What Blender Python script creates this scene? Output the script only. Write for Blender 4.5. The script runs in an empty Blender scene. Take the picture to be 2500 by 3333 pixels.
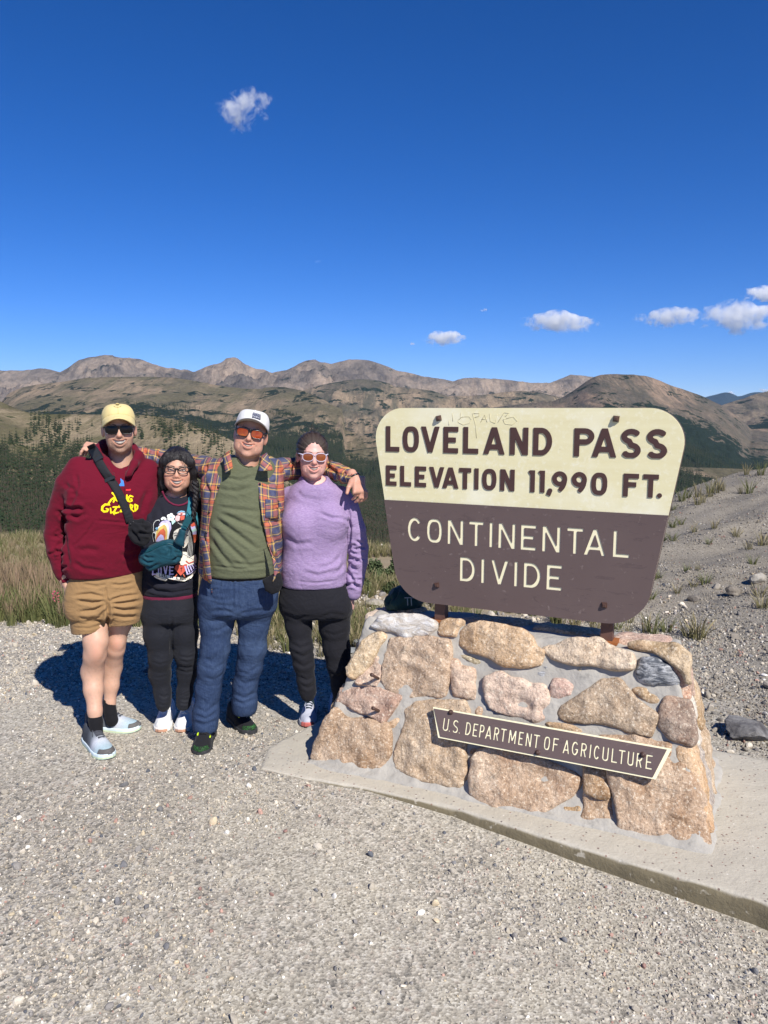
import bpy, math, random
import numpy as np
from mathutils import Vector, Matrix
from mathutils.bvhtree import BVHTree
import time
_T0 = time.time()
random.seed(7); RNG = np.random.default_rng(11)
SC = bpy.context.scene
COL = SC.collection
R = math.radians

# ------------------------------------------------------------------ camera
FPX, PITCH, CAMH, DPX = 2500.0, R(7.7), 1.75, 2500.0/1659.0
cam = bpy.data.cameras.new('camera'); cam_ob = bpy.data.objects.new('camera', cam); COL.objects.link(cam_ob)
cam.sensor_fit = 'HORIZONTAL'; cam.sensor_width = 36.0; cam.lens = 36.0
cam.clip_start = 0.05; cam.clip_end = 60000
cam_ob.location = (0, 0, CAMH); cam_ob.rotation_euler = (R(90)-PITCH, 0, 0)
SC.camera = cam_ob

# ------------------------------------------------------------------ sky, sun, exposure
TO_SUN = Vector((0.53, -0.94, 1.0)).normalized()
SUN_EL = math.asin(TO_SUN.z); SUN_AZ = math.atan2(TO_SUN.x, TO_SUN.y)
W = bpy.data.worlds.new('World'); SC.world = W; W.use_nodes = True
wn = W.node_tree; wn.nodes.clear()
sky = wn.nodes.new('ShaderNodeTexSky'); sky.sky_type = 'NISHITA'; sky.sun_disc = False
sky.sun_elevation = SUN_EL; sky.sun_rotation = SUN_AZ
sky.altitude = 3600; sky.air_density = 1.0; sky.dust_density = 0.0; sky.ozone_density = 4.0
bg = wn.nodes.new('ShaderNodeBackground'); bg.inputs[1].default_value = 0.10
wo = wn.nodes.new('ShaderNodeOutputWorld')
hs = wn.nodes.new('ShaderNodeHueSaturation'); hs.inputs['Saturation'].default_value = 1.3; wn.links.new(sky.outputs[0], hs.inputs['Color']); tint = wn.nodes.new('ShaderNodeMix'); tint.data_type = 'RGBA'; tint.blend_type = 'MULTIPLY'; tint.inputs[0].default_value = 1.0; tint.inputs[7].default_value = (.62, .66, .92, 1)
wn.links.new(hs.outputs[0], tint.inputs[6]); wn.links.new(tint.outputs[2], bg.inputs[0]); wn.links.new(bg.outputs[0], wo.inputs[0])
sun = bpy.data.lights.new('sun', 'SUN'); sun.energy = 4.6; sun.angle = R(0.53); sun.color = (1.0, 0.955, 0.89)
sun_ob = bpy.data.objects.new('sun', sun); COL.objects.link(sun_ob)
sun_ob.rotation_euler = TO_SUN.to_track_quat('Z', 'Y').to_euler()
SC.view_settings.view_transform = 'Standard'; SC.view_settings.look = 'None'
SC.view_settings.exposure = 0.47; SC.view_settings.gamma = 1.0; SC.view_settings.use_curve_mapping = False
SC.render.engine = 'CYCLES'
SC.cycles.max_bounces = 7; SC.cycles.diffuse_bounces = 3; SC.cycles.glossy_bounces = 3; SC.cycles.transmission_bounces = 4
SC.cycles.volume_bounces = 6; SC.cycles.transparent_max_bounces = 8
SC.cycles.use_denoising = True; SC.cycles.volume_step_rate = 1.0

# ------------------------------------------------------------------ helpers: camera rays (lay the scene out in metres)
def ray(x, y):                       # x, y: position in the photograph at 1659 x 2212
    u = (x*DPX-1250)/FPX; v = (1666.5-y*DPX)/FPX
    c, s = math.cos(PITCH), math.sin(PITCH)
    return np.array([u, c+v*s, -s+v*c])
def onz(x, y, z=0.0):
    d = ray(x, y); t = (z-CAMH)/d[2]; return np.array([0, 0, CAMH])+d*t
def at(x, y, Y):
    d = ray(x, y); return np.array([0, 0, CAMH])+d*(Y/d[1])
def onplane(x, y, p, n):
    o = np.array([0, 0, CAMH]); d = ray(x, y); return o+d*(np.dot(np.asarray(p)-o, n)/np.dot(d, n))

# ------------------------------------------------------------------ helpers: objects
def tag(o, label=None, cat=None, group=None, kind=None):
    if label: o['label'] = label
    if cat: o['category'] = cat
    if group: o['group'] = group
    if kind: o['kind'] = kind
    return o
def link(name, me, m=None, parent=None):
    o = bpy.data.objects.new(name, me); COL.objects.link(o)
    if m is not None:
        for q in (m if isinstance(m, (list, tuple)) else [m]): me.materials.append(q)
    if parent is not None: o.parent = parent; o.matrix_parent_inverse = Matrix.Identity(4)
    return o
def empty(name, loc):
    o = bpy.data.objects.new(name, None); COL.objects.link(o); o.location = loc; o.empty_display_size = .1
    return o
def mesh(name, V, F, m=None, parent=None, smooth=True, org=None, attrs=None, mi=None):
    """V (n,3) in world metres; F (k,3|4) array or list of lists; org: object origin"""
    V = np.asarray(V, dtype=np.float64)
    if org is None: org = V.mean(0) if parent is None else np.zeros(3)
    if parent is not None:
        pl = parent
        org = np.zeros(3)
        while pl is not None: org = org+np.array(pl.location); pl = pl.parent
    V2 = V-np.asarray(org)
    me = bpy.data.meshes.new(name)
    if isinstance(F, np.ndarray):
        k = F.shape[1]
        me.vertices.add(len(V2)); me.vertices.foreach_set('co', V2.astype(np.float32).ravel())
        me.loops.add(F.size); me.loops.foreach_set('vertex_index', F.astype(np.int32).ravel())
        me.polygons.add(len(F)); me.polygons.foreach_set('loop_start', np.arange(0, F.size, k, dtype=np.int32))
        me.update(calc_edges=True); me.validate()
    else:
        me.from_pydata([tuple(v) for v in V2], [], [tuple(f) for f in F]); me.update()
    if smooth: me.polygons.foreach_set('use_smooth', np.ones(len(me.polygons), bool))
    if mi is not None: me.polygons.foreach_set('material_index', np.asarray(mi, dtype=np.int32))
    if attrs:
        for an, av in attrs.items():
            av = np.asarray(av, dtype=np.float32)
            if av.ndim == 1:
                a = me.attributes.new(an, 'FLOAT', 'POINT'); a.data.foreach_set('value', av)
            else:
                a = me.attributes.new(an, 'FLOAT_VECTOR', 'POINT'); a.data.foreach_set('vector', av.ravel())
    o = link(name, me, m, parent)
    if parent is None: o.location = org
    return o
class MB:
    """collects pieces of one mesh"""
    def __init__(s): s.v = []; s.f = []; s.n = 0; s.mi = []
    def add(s, V, F, mi=0):
        V = np.asarray(V, float)
        s.v.append(V)
        for q in F: s.f.append([int(i)+s.n for i in q]); s.mi.append(mi)
        s.n += len(V); return s
    def box(s, c, sz, M=None, mi=0, taper=1.0):
        sx, sy, sz_ = [q/2 for q in sz]
        V = np.array([[x*sx*(taper if z > 0 else 1), y*sy*(taper if z > 0 else 1), z*sz_] for z in (-1, 1) for y in (-1, 1) for x in (-1, 1)])
        if M is not None: V = V@np.asarray(M).T
        return s.add(V+np.asarray(c), [(0, 2, 3, 1), (4, 5, 7, 6), (0, 1, 5, 4), (2, 6, 7, 3), (0, 4, 6, 2), (1, 3, 7, 5)], mi)
    def tube(s, pts, r, seg=6, mi=0, cap=True, flat=None):
        pts = np.asarray(pts, float); n = len(pts); r = np.broadcast_to(np.asarray(r, float), (n,))
        t = np.gradient(pts, axis=0); t /= np.linalg.norm(t, axis=1)[:, None]+1e-12
        ref = np.array([0, 0, 1.0]) if abs(t[0][2]) < .9 else np.array([1.0, 0, 0])
        V = []
        u = np.cross(ref, t[0]); u /= np.linalg.norm(u)+1e-12
        for i in range(n):
            u = u-t[i]*np.dot(u, t[i]); u /= np.linalg.norm(u)+1e-12
            w = np.cross(t[i], u)
            for k in range(seg):
                a = 2*math.pi*k/seg
                V.append(pts[i]+r[i]*(u*math.cos(a)+w*math.sin(a)*(flat or 1)))
        F = [(i*seg+k, i*seg+(k+1) % seg, (i+1)*seg+(k+1) % seg, (i+1)*seg+k) for i in range(n-1) for k in range(seg)]
        if cap: F += [tuple(range(seg-1, -1, -1)), tuple((n-1)*seg+k for k in range(seg))]
        return s.add(V, F, mi)
    def grid(s, P, th=0.0, nrm=None, mi=0, close_u=False):
        """P (a,b,3) sheet; th > 0 gives it thickness against the normal"""
        P = np.asarray(P, float); a, b = P.shape[:2]
        I = np.arange(a*b).reshape(a, b)
        F = [(I[i, j], I[i+1, j], I[i+1, j+1], I[i, j+1]) for i in range(a-1) for j in range(b-1)]
        if th == 0: return s.add(P.reshape(-1, 3), F, mi)
        du = np.gradient(P, axis=0); dv = np.gradient(P, axis=1)
        N = np.cross(du, dv); N /= np.linalg.norm(N, axis=2)[:, :, None]+1e-12
        Q = P-N*th
        V = np.concatenate([P.reshape(-1, 3), Q.reshape(-1, 3)]); o = a*b
        F2 = [tuple(int(q)+o for q in f[::-1]) for f in F]
        S = []
        for i in range(a-1):
            S += [(I[i+1, 0], I[i, 0], I[i, 0]+o, I[i+1, 0]+o), (I[i, b-1], I[i+1, b-1], I[i+1, b-1]+o, I[i, b-1]+o)]
        for j in range(b-1):
            S += [(I[0, j], I[0, j+1], I[0, j+1]+o, I[0, j]+o), (I[a-1, j+1], I[a-1, j], I[a-1, j]+o, I[a-1, j+1]+o)]
        return s.add(V, F+F2+S, mi)
    def build(s, name, m=None, parent=None, smooth=True, org=None):
        return mesh(name, np.concatenate(s.v), s.f, m, parent, smooth, org, mi=s.mi)
def rotz(a): c, s = math.cos(a), math.sin(a); return np.array([[c, -s, 0], [s, c, 0], [0, 0, 1]])
def rotx(a): c, s = math.cos(a), math.sin(a); return np.array([[1, 0, 0], [0, c, -s], [0, s, c]])
def roty(a): c, s = math.cos(a), math.sin(a); return np.array([[c, 0, s], [0, 1, 0], [-s, 0, c]])

# ------------------------------------------------------------------ helpers: noise
def _h(ix, iy, iz, seed):
    h = (ix*374761393+iy*668265263+iz*2147483647+seed*974634777) & 0xffffffff
    h = ((h ^ (h >> 13))*1274126177) & 0xffffffff
    h = (h ^ (h >> 16)) & 0xffffff
    return h.astype(np.float32)/np.float32(0x7fffff)-1
def vnoise(x, y, z=None, seed=0):
    x = np.asarray(x, np.float64); y = np.asarray(y, np.float64); z = np.zeros_like(x+y) if z is None else np.asarray(z, np.float64)
    x, y, z = np.broadcast_arrays(x, y, z)
    ix, iy, iz = np.floor(x).astype(np.int64), np.floor(y).astype(np.int64), np.floor(z).astype(np.int64)
    fx, fy, fz = x-ix, y-iy, z-iz
    fx, fy, fz = [f*f*f*(f*(f*6-15)+10) for f in (fx, fy, fz)]
    def L(a, b, t): return a+(b-a)*t
    c = [[[_h(ix+i, iy+j, iz+k, seed) for k in (0, 1)] for j in (0, 1)] for i in (0, 1)]
    return L(L(L(c[0][0][0], c[1][0][0], fx), L(c[0][1][0], c[1][1][0], fx), fy), L(L(c[0][0][1], c[1][0][1], fx), L(c[0][1][1], c[1][1][1], fx), fy), fz)
def fbm(x, y, z=None, oct=4, seed=0, gain=.5, ridged=False):
    a, s, t = 1.0, 0.0, 0.0
    f = 1.0
    for o in range(oct):
        n = vnoise(np.asarray(x)*f, np.asarray(y)*f, None if z is None else np.asarray(z)*f, seed+o*17)
        if ridged: n = 1-2*np.abs(n)
        s = s+a*n; t += a; a *= gain; f *= 2.03
    return s/t
def sst(e0, e1, x):
    t = np.clip((np.asarray(x, float)-e0)/(e1-e0), 0, 1); return t*t*(3-2*t)

# ------------------------------------------------------------------ helpers: distance fields -> surface nets
class Fld:
    def __init__(s, lo, hi, h):
        s.lo = np.asarray(lo, float); s.h = h
        s.n = np.ceil((np.asarray(hi)-s.lo)/h).astype(int)+1
        s.ax = [(s.lo[i]+h*np.arange(s.n[i])).astype(np.float32) for i in range(3)]
        s.d = np.full(s.n, 1.0, np.float32)
    def _sub(s, lo, hi, m):
        sl = []
        for i in range(3):
            a = max(0, int(math.floor((lo[i]-m-s.lo[i])/s.h))); b = min(s.n[i], int(math.ceil((hi[i]+m-s.lo[i])/s.h))+1)
            if b <= a: return None
            sl.append(slice(a, b))
        return tuple(sl)
    def co(s, sl=None):
        ax = s.ax if sl is None else [s.ax[i][sl[i]] for i in range(3)]
        return ax[0][:, None, None], ax[1][None, :, None], ax[2][None, None, :]
    def add(s, prim, k=0.0):
        f, lo, hi = prim
        sl = s._sub(lo, hi, k+4*s.h)
        if sl is None: return s
        v = f(*s.co(sl)); d = s.d[sl]
        if k <= 0: s.d[sl] = np.minimum(d, v)
        else:
            q = np.maximum(k-np.abs(d-v), 0)/k; s.d[sl] = np.minimum(d, v)-q*q*k*.25
        return s
    def cut(s, prim, k=0.0):
        f, lo, hi = prim
        sl = s._sub(lo, hi, k+3*s.h)
        if sl is None: return s
        v = -f(*s.co(sl)); d = s.d[sl]
        if k <= 0: s.d[sl] = np.maximum(d, v)
        else:
            q = np.maximum(k-np.abs(d-v), 0)/k; s.d[sl] = np.maximum(d, v)+q*q*k*.25
        return s
    def keep(s, fn):                       # intersection with fn < 0 on the whole grid
        s.d = np.maximum(s.d, np.broadcast_to(fn(*s.co()), s.d.shape)); return s
    def off(s, fn): s.d = (s.d+fn(*s.co())).astype(np.float32); return s
    def net(s):
        d = s.d
        d = np.pad(d, 1, constant_values=1.0); lo = s.lo-s.h
        neg = d < 0
        nx, ny, nz = d.shape
        cnt = np.zeros((nx-1, ny-1, nz-1), np.uint8)
        for i in (0, 1):
            for j in (0, 1):
                for k in (0, 1): cnt += neg[i:nx-1+i, j:ny-1+j, k:nz-1+k]
        act = (cnt > 0) & (cnt < 8)
        ci = np.argwhere(act); idx = np.full(act.shape, -1, np.int64); idx[act] = np.arange(len(ci))
        P = np.zeros((len(ci), 3)); C = np.zeros(len(ci))
        cor = [(0, 0, 0), (1, 0, 0), (0, 1, 0), (1, 1, 0), (0, 0, 1), (1, 0, 1), (0, 1, 1), (1, 1, 1)]
        val = [d[ci[:, 0]+a, ci[:, 1]+b, ci[:, 2]+c] for a, b, c in cor]
        for a in range(8):
            for b in range(a+1, 8):
                df = [cor[b][q]-cor[a][q] for q in range(3)]
                if sum(abs(q) for q in df) != 1: continue
                m = (val[a] < 0) != (val[b] < 0)
                t = np.zeros(len(ci)); t[m] = val[a][m]/(val[a][m]-val[b][m])
                P[m] += np.array(cor[a])+t[m][:, None]*np.array(df); C += m
        P = (P/C[:, None]+ci)*s.h+lo
        Q = []
        for ax in range(3):
            o1, o2 = [(1, 2), (2, 0), (0, 1)][ax]
            A = [slice(None)]*3; B = [slice(None)]*3
            A[ax] = slice(0, -1); B[ax] = slice(1, None)
            cr = neg[tuple(A)] != neg[tuple(B)]
            e = np.argwhere(cr)
            e = e[(e[:, o1] > 0) & (e[:, o2] > 0) & (e[:, o1] < d.shape[o1]-1) & (e[:, o2] < d.shape[o2]-1)]
            fl = neg[e[:, 0], e[:, 1], e[:, 2]]
            def c(a, b):
                g = e.copy(); g[:, o1] += a; g[:, o2] += b; return idx[g[:, 0], g[:, 1], g[:, 2]]
            q = np.stack([c(-1, -1), c(0, -1), c(0, 0), c(-1, 0)], 1)
            q[~fl] = q[~fl][:, ::-1]
            Q.append(q)
        return P, np.concatenate(Q)
def vnormals(V, F):
    n = np.cross(V[F[:, 2]]-V[F[:, 0]], V[F[:, 3]]-V[F[:, 1]])
    N = np.zeros_like(V)
    for k in range(4): np.add.at(N, F[:, k], n)
    return N/(np.linalg.norm(N, axis=1)[:, None]+1e-12)
def cone(a, b, ra, rb):
    a = np.asarray(a, float); b = np.asarray(b, float); ab = b-a; L2 = float(np.dot(ab, ab))+1e-12; rm = max(ra, rb)
    def f(X, Y, Z):
        t = np.clip(((X-a[0])*ab[0]+(Y-a[1])*ab[1]+(Z-a[2])*ab[2])/L2, 0, 1)
        return np.sqrt((X-a[0]-t*ab[0])**2+(Y-a[1]-t*ab[1])**2+(Z-a[2]-t*ab[2])**2)-(ra+(rb-ra)*t)
    return f, np.minimum(a, b)-rm, np.maximum(a, b)+rm
def chain(pts, rs): return [cone(pts[i], pts[i+1], rs[i], rs[i+1]) for i in range(len(pts)-1)]
def ell(c, r, M=None):
    c = np.asarray(c, float); r = np.asarray(r, float); I = np.eye(3) if M is None else np.asarray(M).T   # rows: local axes
    def f(X, Y, Z):
        x, y, z = X-c[0], Y-c[1], Z-c[2]
        p = [I[i, 0]*x+I[i, 1]*y+I[i, 2]*z for i in range(3)]
        k0 = np.sqrt(sum((p[i]/r[i])**2 for i in range(3))); k1 = np.sqrt(sum((p[i]/r[i]**2)**2 for i in range(3)))
        return k0*(k0-1)/(k1+1e-9)
    e = np.abs(I.T)@r
    return f, c-e, c+e
def rbox(c, b, rr, M=None):
    c = np.asarray(c, float); I = np.eye(3) if M is None else np.asarray(M).T
    def f(X, Y, Z):
        x, y, z = X-c[0], Y-c[1], Z-c[2]
        q = [np.abs(I[i, 0]*x+I[i, 1]*y+I[i, 2]*z)-(b[i]-rr) for i in range(3)]
        return np.sqrt(sum(np.maximum(t, 0)**2 for t in q))+np.minimum(np.maximum(np.maximum(q[0], q[1]), q[2]), 0)-rr
    e = np.abs(I.T)@np.asarray(b, float)
    return f, c-e, c+e
def smooth_interp(z, zs, vs):
    """monotone-ish cubic (Catmull-Rom) through the points"""
    zs = np.asarray(zs, float); vs = np.asarray(vs, float)
    m = np.gradient(vs, zs)
    i = np.clip(np.searchsorted(zs, z)-1, 0, len(zs)-2)
    hh = zs[i+1]-zs[i]; t = np.clip((z-zs[i])/hh, 0, 1)
    return (2*t**3-3*t**2+1)*vs[i]+(t**3-2*t**2+t)*hh*m[i]+(-2*t**3+3*t**2)*vs[i+1]+(t**3-t**2)*hh*m[i+1]
def loft(sec, ex=2.3, rnd=.01, grow=0.0, sh=0.0):
    """sec rows: z, cx, cy, a, b ; elliptic sections stacked along z"""
    S = np.array(sorted(sec), float); zs = S[:, 0]
    z0, z1 = zs[0], zs[-1]
    def f(X, Y, Z):
        zc = np.clip(Z, z0, z1)
        cx, cy, a, b = [smooth_interp(zc, zs, S[:, k]) for k in (1, 2, 3, 4)]
        a = a+grow; b = b+grow; cy = cy+sh*(X-cx)
        k = (np.abs((X-cx)/a)**ex+np.abs((Y-cy)/b)**ex)**(1/ex)
        d = (k-1)*np.minimum(a, b)
        dz = np.maximum(z0-grow-Z, Z-z1-grow)
        q1 = np.maximum(d+rnd, 0); q2 = np.maximum(dz+rnd, 0)
        return np.sqrt(q1*q1+q2*q2)+np.minimum(np.maximum(d+rnd, dz+rnd), 0)-rnd
    lo = np.array([(S[:, 1]-S[:, 3]).min(), (S[:, 2]-S[:, 4]).min(), z0])-grow; hi = np.array([(S[:, 1]+S[:, 3]).max(), (S[:, 2]+S[:, 4]).max(), z1])+grow
    e_ = abs(sh)*(hi[0]-lo[0])*.5; lo[1] -= e_; hi[1] += e_
    return f, lo-.01, hi+.01
def sd_poly(px, py, P):
    """signed distance to a closed polygon, px/py arrays"""
    P = np.asarray(P, float); n = len(P)
    d = np.full(px.shape, 1e9); s = np.ones(px.shape)
    j = n-1
    for i in range(n):
        e = P[j]-P[i]; wx, wy = px-P[i][0], py-P[i][1]
        t = np.clip((wx*e[0]+wy*e[1])/(np.dot(e, e)+1e-12), 0, 1)
        d = np.minimum(d, (wx-e[0]*t)**2+(wy-e[1]*t)**2)
        c1 = py >= P[i][1]; c2 = py < P[j][1]; c3 = e[0]*wy > e[1]*wx
        fl = (c1 & c2 & c3) | (~c1 & ~c2 & ~c3)
        s = np.where(fl, -s, s); j = i
    return s*np.sqrt(d)

# ------------------------------------------------------------------ helpers: materials
class S:
    def __init__(s, name, rough=.8, spec=.3):
        s.m = bpy.data.materials.new(name); s.m.use_nodes = True
        s.t = s.m.node_tree; s.b = s.t.nodes['Principled BSDF']; s.out = s.t.nodes['Material Output']
        s.b.inputs['Roughness'].default_value = rough; s.b.inputs['Specular IOR Level'].default_value = spec
        s._tc = None
    def n(s, ty, ins=None, **kw):
        nd = s.t.nodes.new('ShaderNode'+ty)
        for k, v in kw.items(): setattr(nd, k, v)
        for k, v in (ins or {}).items(): s.put(nd.inputs[k], v)
        return nd
    def put(s, sock, v):
        if isinstance(v, bpy.types.NodeSocket): s.t.links.new(v, sock)
        elif v is not None:
            if isinstance(v, (tuple, list)) and len(v) == 3 and sock.type == 'RGBA': v = (*v, 1)
            sock.default_value = v
    def tc(s, w='Object'):
        if s._tc is None: s._tc = s.n('TexCoord')
        return s._tc.outputs[w]
    def vec(s, scale=(1, 1, 1), src=None, rot=(0, 0, 0), loc=(0, 0, 0)):
        return s.n('Mapping', {'Vector': src or s.tc(), 'Scale': scale, 'Rotation': rot, 'Location': loc}).outputs[0]
    def noise(s, scale, detail=4, rough=.55, v=None, dist=0, out='Fac'):
        return s.n('TexNoise', {'Vector': v or s.tc(), 'Scale': scale, 'Detail': detail, 'Roughness': rough, 'Distortion': dist}).outputs[out]
    def vor(s, scale, v=None, out='Distance', feature='F1', rnd=1.0):
        return s.n('TexVoronoi', {'Vector': v or s.tc(), 'Scale': scale, 'Randomness': rnd}, feature=feature).outputs[out]
    def ramp(s, fac, stops, interp='LINEAR'):
        nd = s.n('ValToRGB', {'Fac': fac}); cr = nd.color_ramp; cr.interpolation = interp
        while len(cr.elements) > 1: cr.elements.remove(cr.elements[0])
        for i, (p, c) in enumerate(stops):
            e = cr.elements[0] if i == 0 else cr.elements.new(p)
            e.position = p; c = (c, c, c) if isinstance(c, (int, float)) else c; e.color = (*c[:3], 1)
        return nd.outputs[0]
    def mix(s, fac, a, b, mode='MIX'):
        nd = s.n('Mix', data_type='RGBA', blend_type=mode)
        s.put(nd.inputs[0], fac); s.put(nd.inputs[6], a); s.put(nd.inputs[7], b)
        return nd.outputs[2]
    def math(s, op, a, b=0.0, c=0.0, clamp=False):
        nd = s.n('Math', operation=op, use_clamp=clamp); s.put(nd.inputs[0], a); s.put(nd.inputs[1], b); s.put(nd.inputs[2], c); return nd.outputs[0]
    def attr(s, name, out='Fac', ty='GEOMETRY'): return s.n('Attribute', attribute_name=name, attribute_type=ty).outputs[out]
    def sep(s, v): return s.n('SeparateXYZ', {'Vector': v}).outputs
    def bump(s, h, strength=.5, dist=.01, prev=None):
        nd = s.n('Bump', {'Height': h, 'Strength': strength, 'Distance': dist})
        if prev is not None: s.put(nd.inputs['Normal'], prev)
        return nd.outputs[0]
    def done(s, col=None, normal=None, rough=None, **kw):
        s.put(s.b.inputs['Base Color'], col)
        if normal is not None: s.put(s.b.inputs['Normal'], normal)
        if rough is not None: s.put(s.b.inputs['Roughness'], rough)
        for k, v in kw.items(): s.put(s.b.inputs[k.replace('_', ' ')], v)
        return s.m
def srgb(r, g, b): return tuple(((c/255)/12.92 if c/255 <= .04045 else ((c/255+.055)/1.055)**2.4) for c in (r, g, b))
def plain(name, col, rough=.6, spec=.3, bump=0, bscale=200, var=.12, metal=0.0):
    s = S(name, rough, spec)
    n = s.noise(bscale*.1, 5)
    c = s.mix(n, tuple(q*(1-var) for q in col), tuple(min(1, q*(1+var)) for q in col))
    nm = s.bump(s.noise(bscale, 4), bump, .002) if bump else None
    return s.done(c, nm, Metallic=metal)
def to_px(P):
    q = P-np.array([0, 0, CAMH]); c, sn = math.cos(PITCH), math.sin(PITCH)
    zc = q[:, 1]*c-q[:, 2]*sn
    return (1250+FPX*q[:, 0]/zc)/DPX, (1666.5-FPX*(q[:, 1]*sn+q[:, 2]*c)/zc)/DPX
def points_instances(name, P, scl, protos, rotz_=None, col=None, tilt=0.0, label=None, cat=None, seed=1, rot3=False):
    """one stuff object: a point cloud mesh that instances the protos"""
    rg = np.random.default_rng(seed); n = len(P)
    rot = np.zeros((n, 3)); rot[:, 2] = rg.uniform(0, 6.283, n)
    if rot3: rot = rg.uniform(0, 6.283, (n, 3))
    elif tilt: rot[:, :2] = rg.normal(0, tilt, (n, 2))
    scl = np.asarray(scl, float)
    if scl.ndim == 1: scl = np.repeat(scl[:, None], 3, 1)
    org = P.mean(0)
    me = bpy.data.meshes.new(name); me.vertices.add(n); me.vertices.foreach_set('co', (P-org).astype(np.float32).ravel())
    def fv(nm, v): a = me.attributes.new(nm, 'FLOAT_VECTOR', 'POINT'); a.data.foreach_set('vector', v.astype(np.float32).ravel())
    fv('rot', rot); fv('scl', scl)
    if col is not None: fv('tint', np.asarray(col))
    a = me.attributes.new('pick', 'INT', 'POINT'); a.data.foreach_set('value', rg.integers(0, len(protos), n).astype(np.int32))
    o = bpy.data.objects.new(name, me); COL.objects.link(o); o.location = org
    ng = bpy.data.node_groups.new(name, 'GeometryNodeTree')
    ng.interface.new_socket('Geometry', in_out='INPUT', socket_type='NodeSocketGeometry'); ng.interface.new_socket('Geometry', in_out='OUTPUT', socket_type='NodeSocketGeometry')
    gi = ng.nodes.new('NodeGroupInput'); go = ng.nodes.new('NodeGroupOutput')
    g2i = ng.nodes.new('GeometryNodeGeometryToInstance')
    for pr in reversed(protos):
        po = bpy.data.objects.new(name+'_source', pr)
        oi_ = ng.nodes.new('GeometryNodeObjectInfo'); oi_.inputs['Object'].default_value = po
        ng.links.new(oi_.outputs['Geometry'], g2i.inputs[0])
    io = ng.nodes.new('GeometryNodeInstanceOnPoints'); io.inputs['Pick Instance'].default_value = True
    def na(nm, ty):
        q = ng.nodes.new('GeometryNodeInputNamedAttribute'); q.data_type = ty; q.inputs[0].default_value = nm; return q.outputs[0]
    ng.links.new(gi.outputs[0], io.inputs['Points']); ng.links.new(g2i.outputs[0], io.inputs['Instance'])
    ng.links.new(na('pick', 'INT'), io.inputs['Instance Index'])
    e2r = ng.nodes.new('FunctionNodeEulerToRotation'); ng.links.new(na('rot', 'FLOAT_VECTOR'), e2r.inputs[0]); ng.links.new(e2r.outputs[0], io.inputs['Rotation'])
    ng.links.new(na('scl', 'FLOAT_VECTOR'), io.inputs['Scale'])
    ng.links.new(io.outputs[0], go.inputs[0])
    md = o.modifiers.new('instances', 'NODES'); md.node_group = ng
    tag(o, label, cat, kind='stuff')
    return o
def proto_mesh(mb, name, mats):
    me = bpy.data.meshes.new(name); V = np.concatenate(mb.v); me.from_pydata([tuple(v) for v in V], [], [tuple(f) for f in mb.f]); me.update()
    for q in mats: me.materials.append(q)
    me.polygons.foreach_set('material_index', np.array(mb.mi, dtype=np.int32)); return me
# ================================================================== SETTING: near ground
MA = R(-25.1)                                         # direction of the sign and its plinth
ME = np.array([math.cos(MA), math.sin(MA), 0.0]); MN = np.array([-math.sin(MA), math.cos(MA), 0.0])
MO = onz(675, 1645, .03); MO[2] = 0
def MW(u, w, z): return MO+ME*u+MN*w+np.array([0, 0, z])
ZS = .03                                              # top of the concrete slab
def uw(x, y):
    dx, dy = x-MO[0], y-MO[1]; return dx*ME[0]+dy*ME[1], dx*MN[0]+dy*MN[1]
def edge_y(x): return 9.6+2.9*sst(.5, 7, x)+.5*vnoise(np.asarray(x)*.5, 3.3, seed=5)
def gz(x, y):
    x = np.asarray(x, float); y = np.asarray(y, float)
    u, w = uw(x, y)
    z = np.interp(u, [-.7, -.3, .1, .4, .75, 1.2, 2.0, 2.6], [0, .026, .027, .022, -.002, -.028, -.072, -.08])*sst(.3, .05, w)*(.35+.65*sst(-2.6, -.6, w))*sst(-5, -2.6, w)
    z = z+.008*vnoise(x*.8, y*.8, seed=1)+.004*vnoise(x*3, y*3, seed=2)
    b = np.log1p(np.exp(np.clip((x-2.3)*2.2, -30, 30)))/2.2       # bank rising to the right
    z = z+(.13*b+.016*b*b)*sst(2.2, 4.5, y)
    z = z+.10*sst(3.3, 6.5, y)*sst(1.2, 3.2, x)*fbm(x*.9, y*1.6, seed=9, oct=3)
    z = z+.05*sst(6, 8, y)*fbm(x*.7, y*.7, seed=4, oct=3)
    ov = np.maximum(y-edge_y(x), 0)
    return z-.62*ov*sst(0, 2.5, ov)-.02*ov
xs = np.concatenate([np.linspace(-40, -7, 34)[:-1], np.linspace(-7, 9, 300), np.linspace(9, 45, 36)[1:]])
ys = np.concatenate([np.linspace(-12, .6, 14)[:-1], np.linspace(.6, 8, 150), np.linspace(8, 16, 80)[1:], np.linspace(16, 60, 40)[1:]])
GX, GY = np.meshgrid(xs, ys, indexing='ij')
GP = np.stack([GX, GY, gz(GX, GY)], 2)
s = S('gravel ground', .95, .1)
v = s.tc()
n1 = s.noise(1.1, 4, .6); n2 = s.noise(7, 4, .6)
vc = s.vor(120, out='Color'); vd = s.vor(120); vc2 = s.vor(78, out='Color'); vd2 = s.vor(78)
px = s.sep(v)
grain = s.ramp(s.sep(vc)[0], [(0, srgb(84, 80, 76)), (.16, srgb(136, 129, 119)), (.34, srgb(168, 160, 147)), (.62, srgb(186, 178, 163)), (.84, srgb(206, 199, 186)), (1, srgb(226, 220, 208))])
grain2 = s.ramp(s.sep(vc2)[1], [(0, srgb(78, 78, 80)), (.25, srgb(134, 128, 120)), (.6, srgb(170, 162, 150)), (.9, srgb(206, 200, 190)), (1, srgb(164, 146, 134))])
dust = s.mix(n2, srgb(170, 163, 146), srgb(186, 180, 163))
coarse = s.ramp(s.math('ADD', n1, s.math('MULTIPLY', n2, .4)), [(.56, 0), (.78, 1)])
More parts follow.
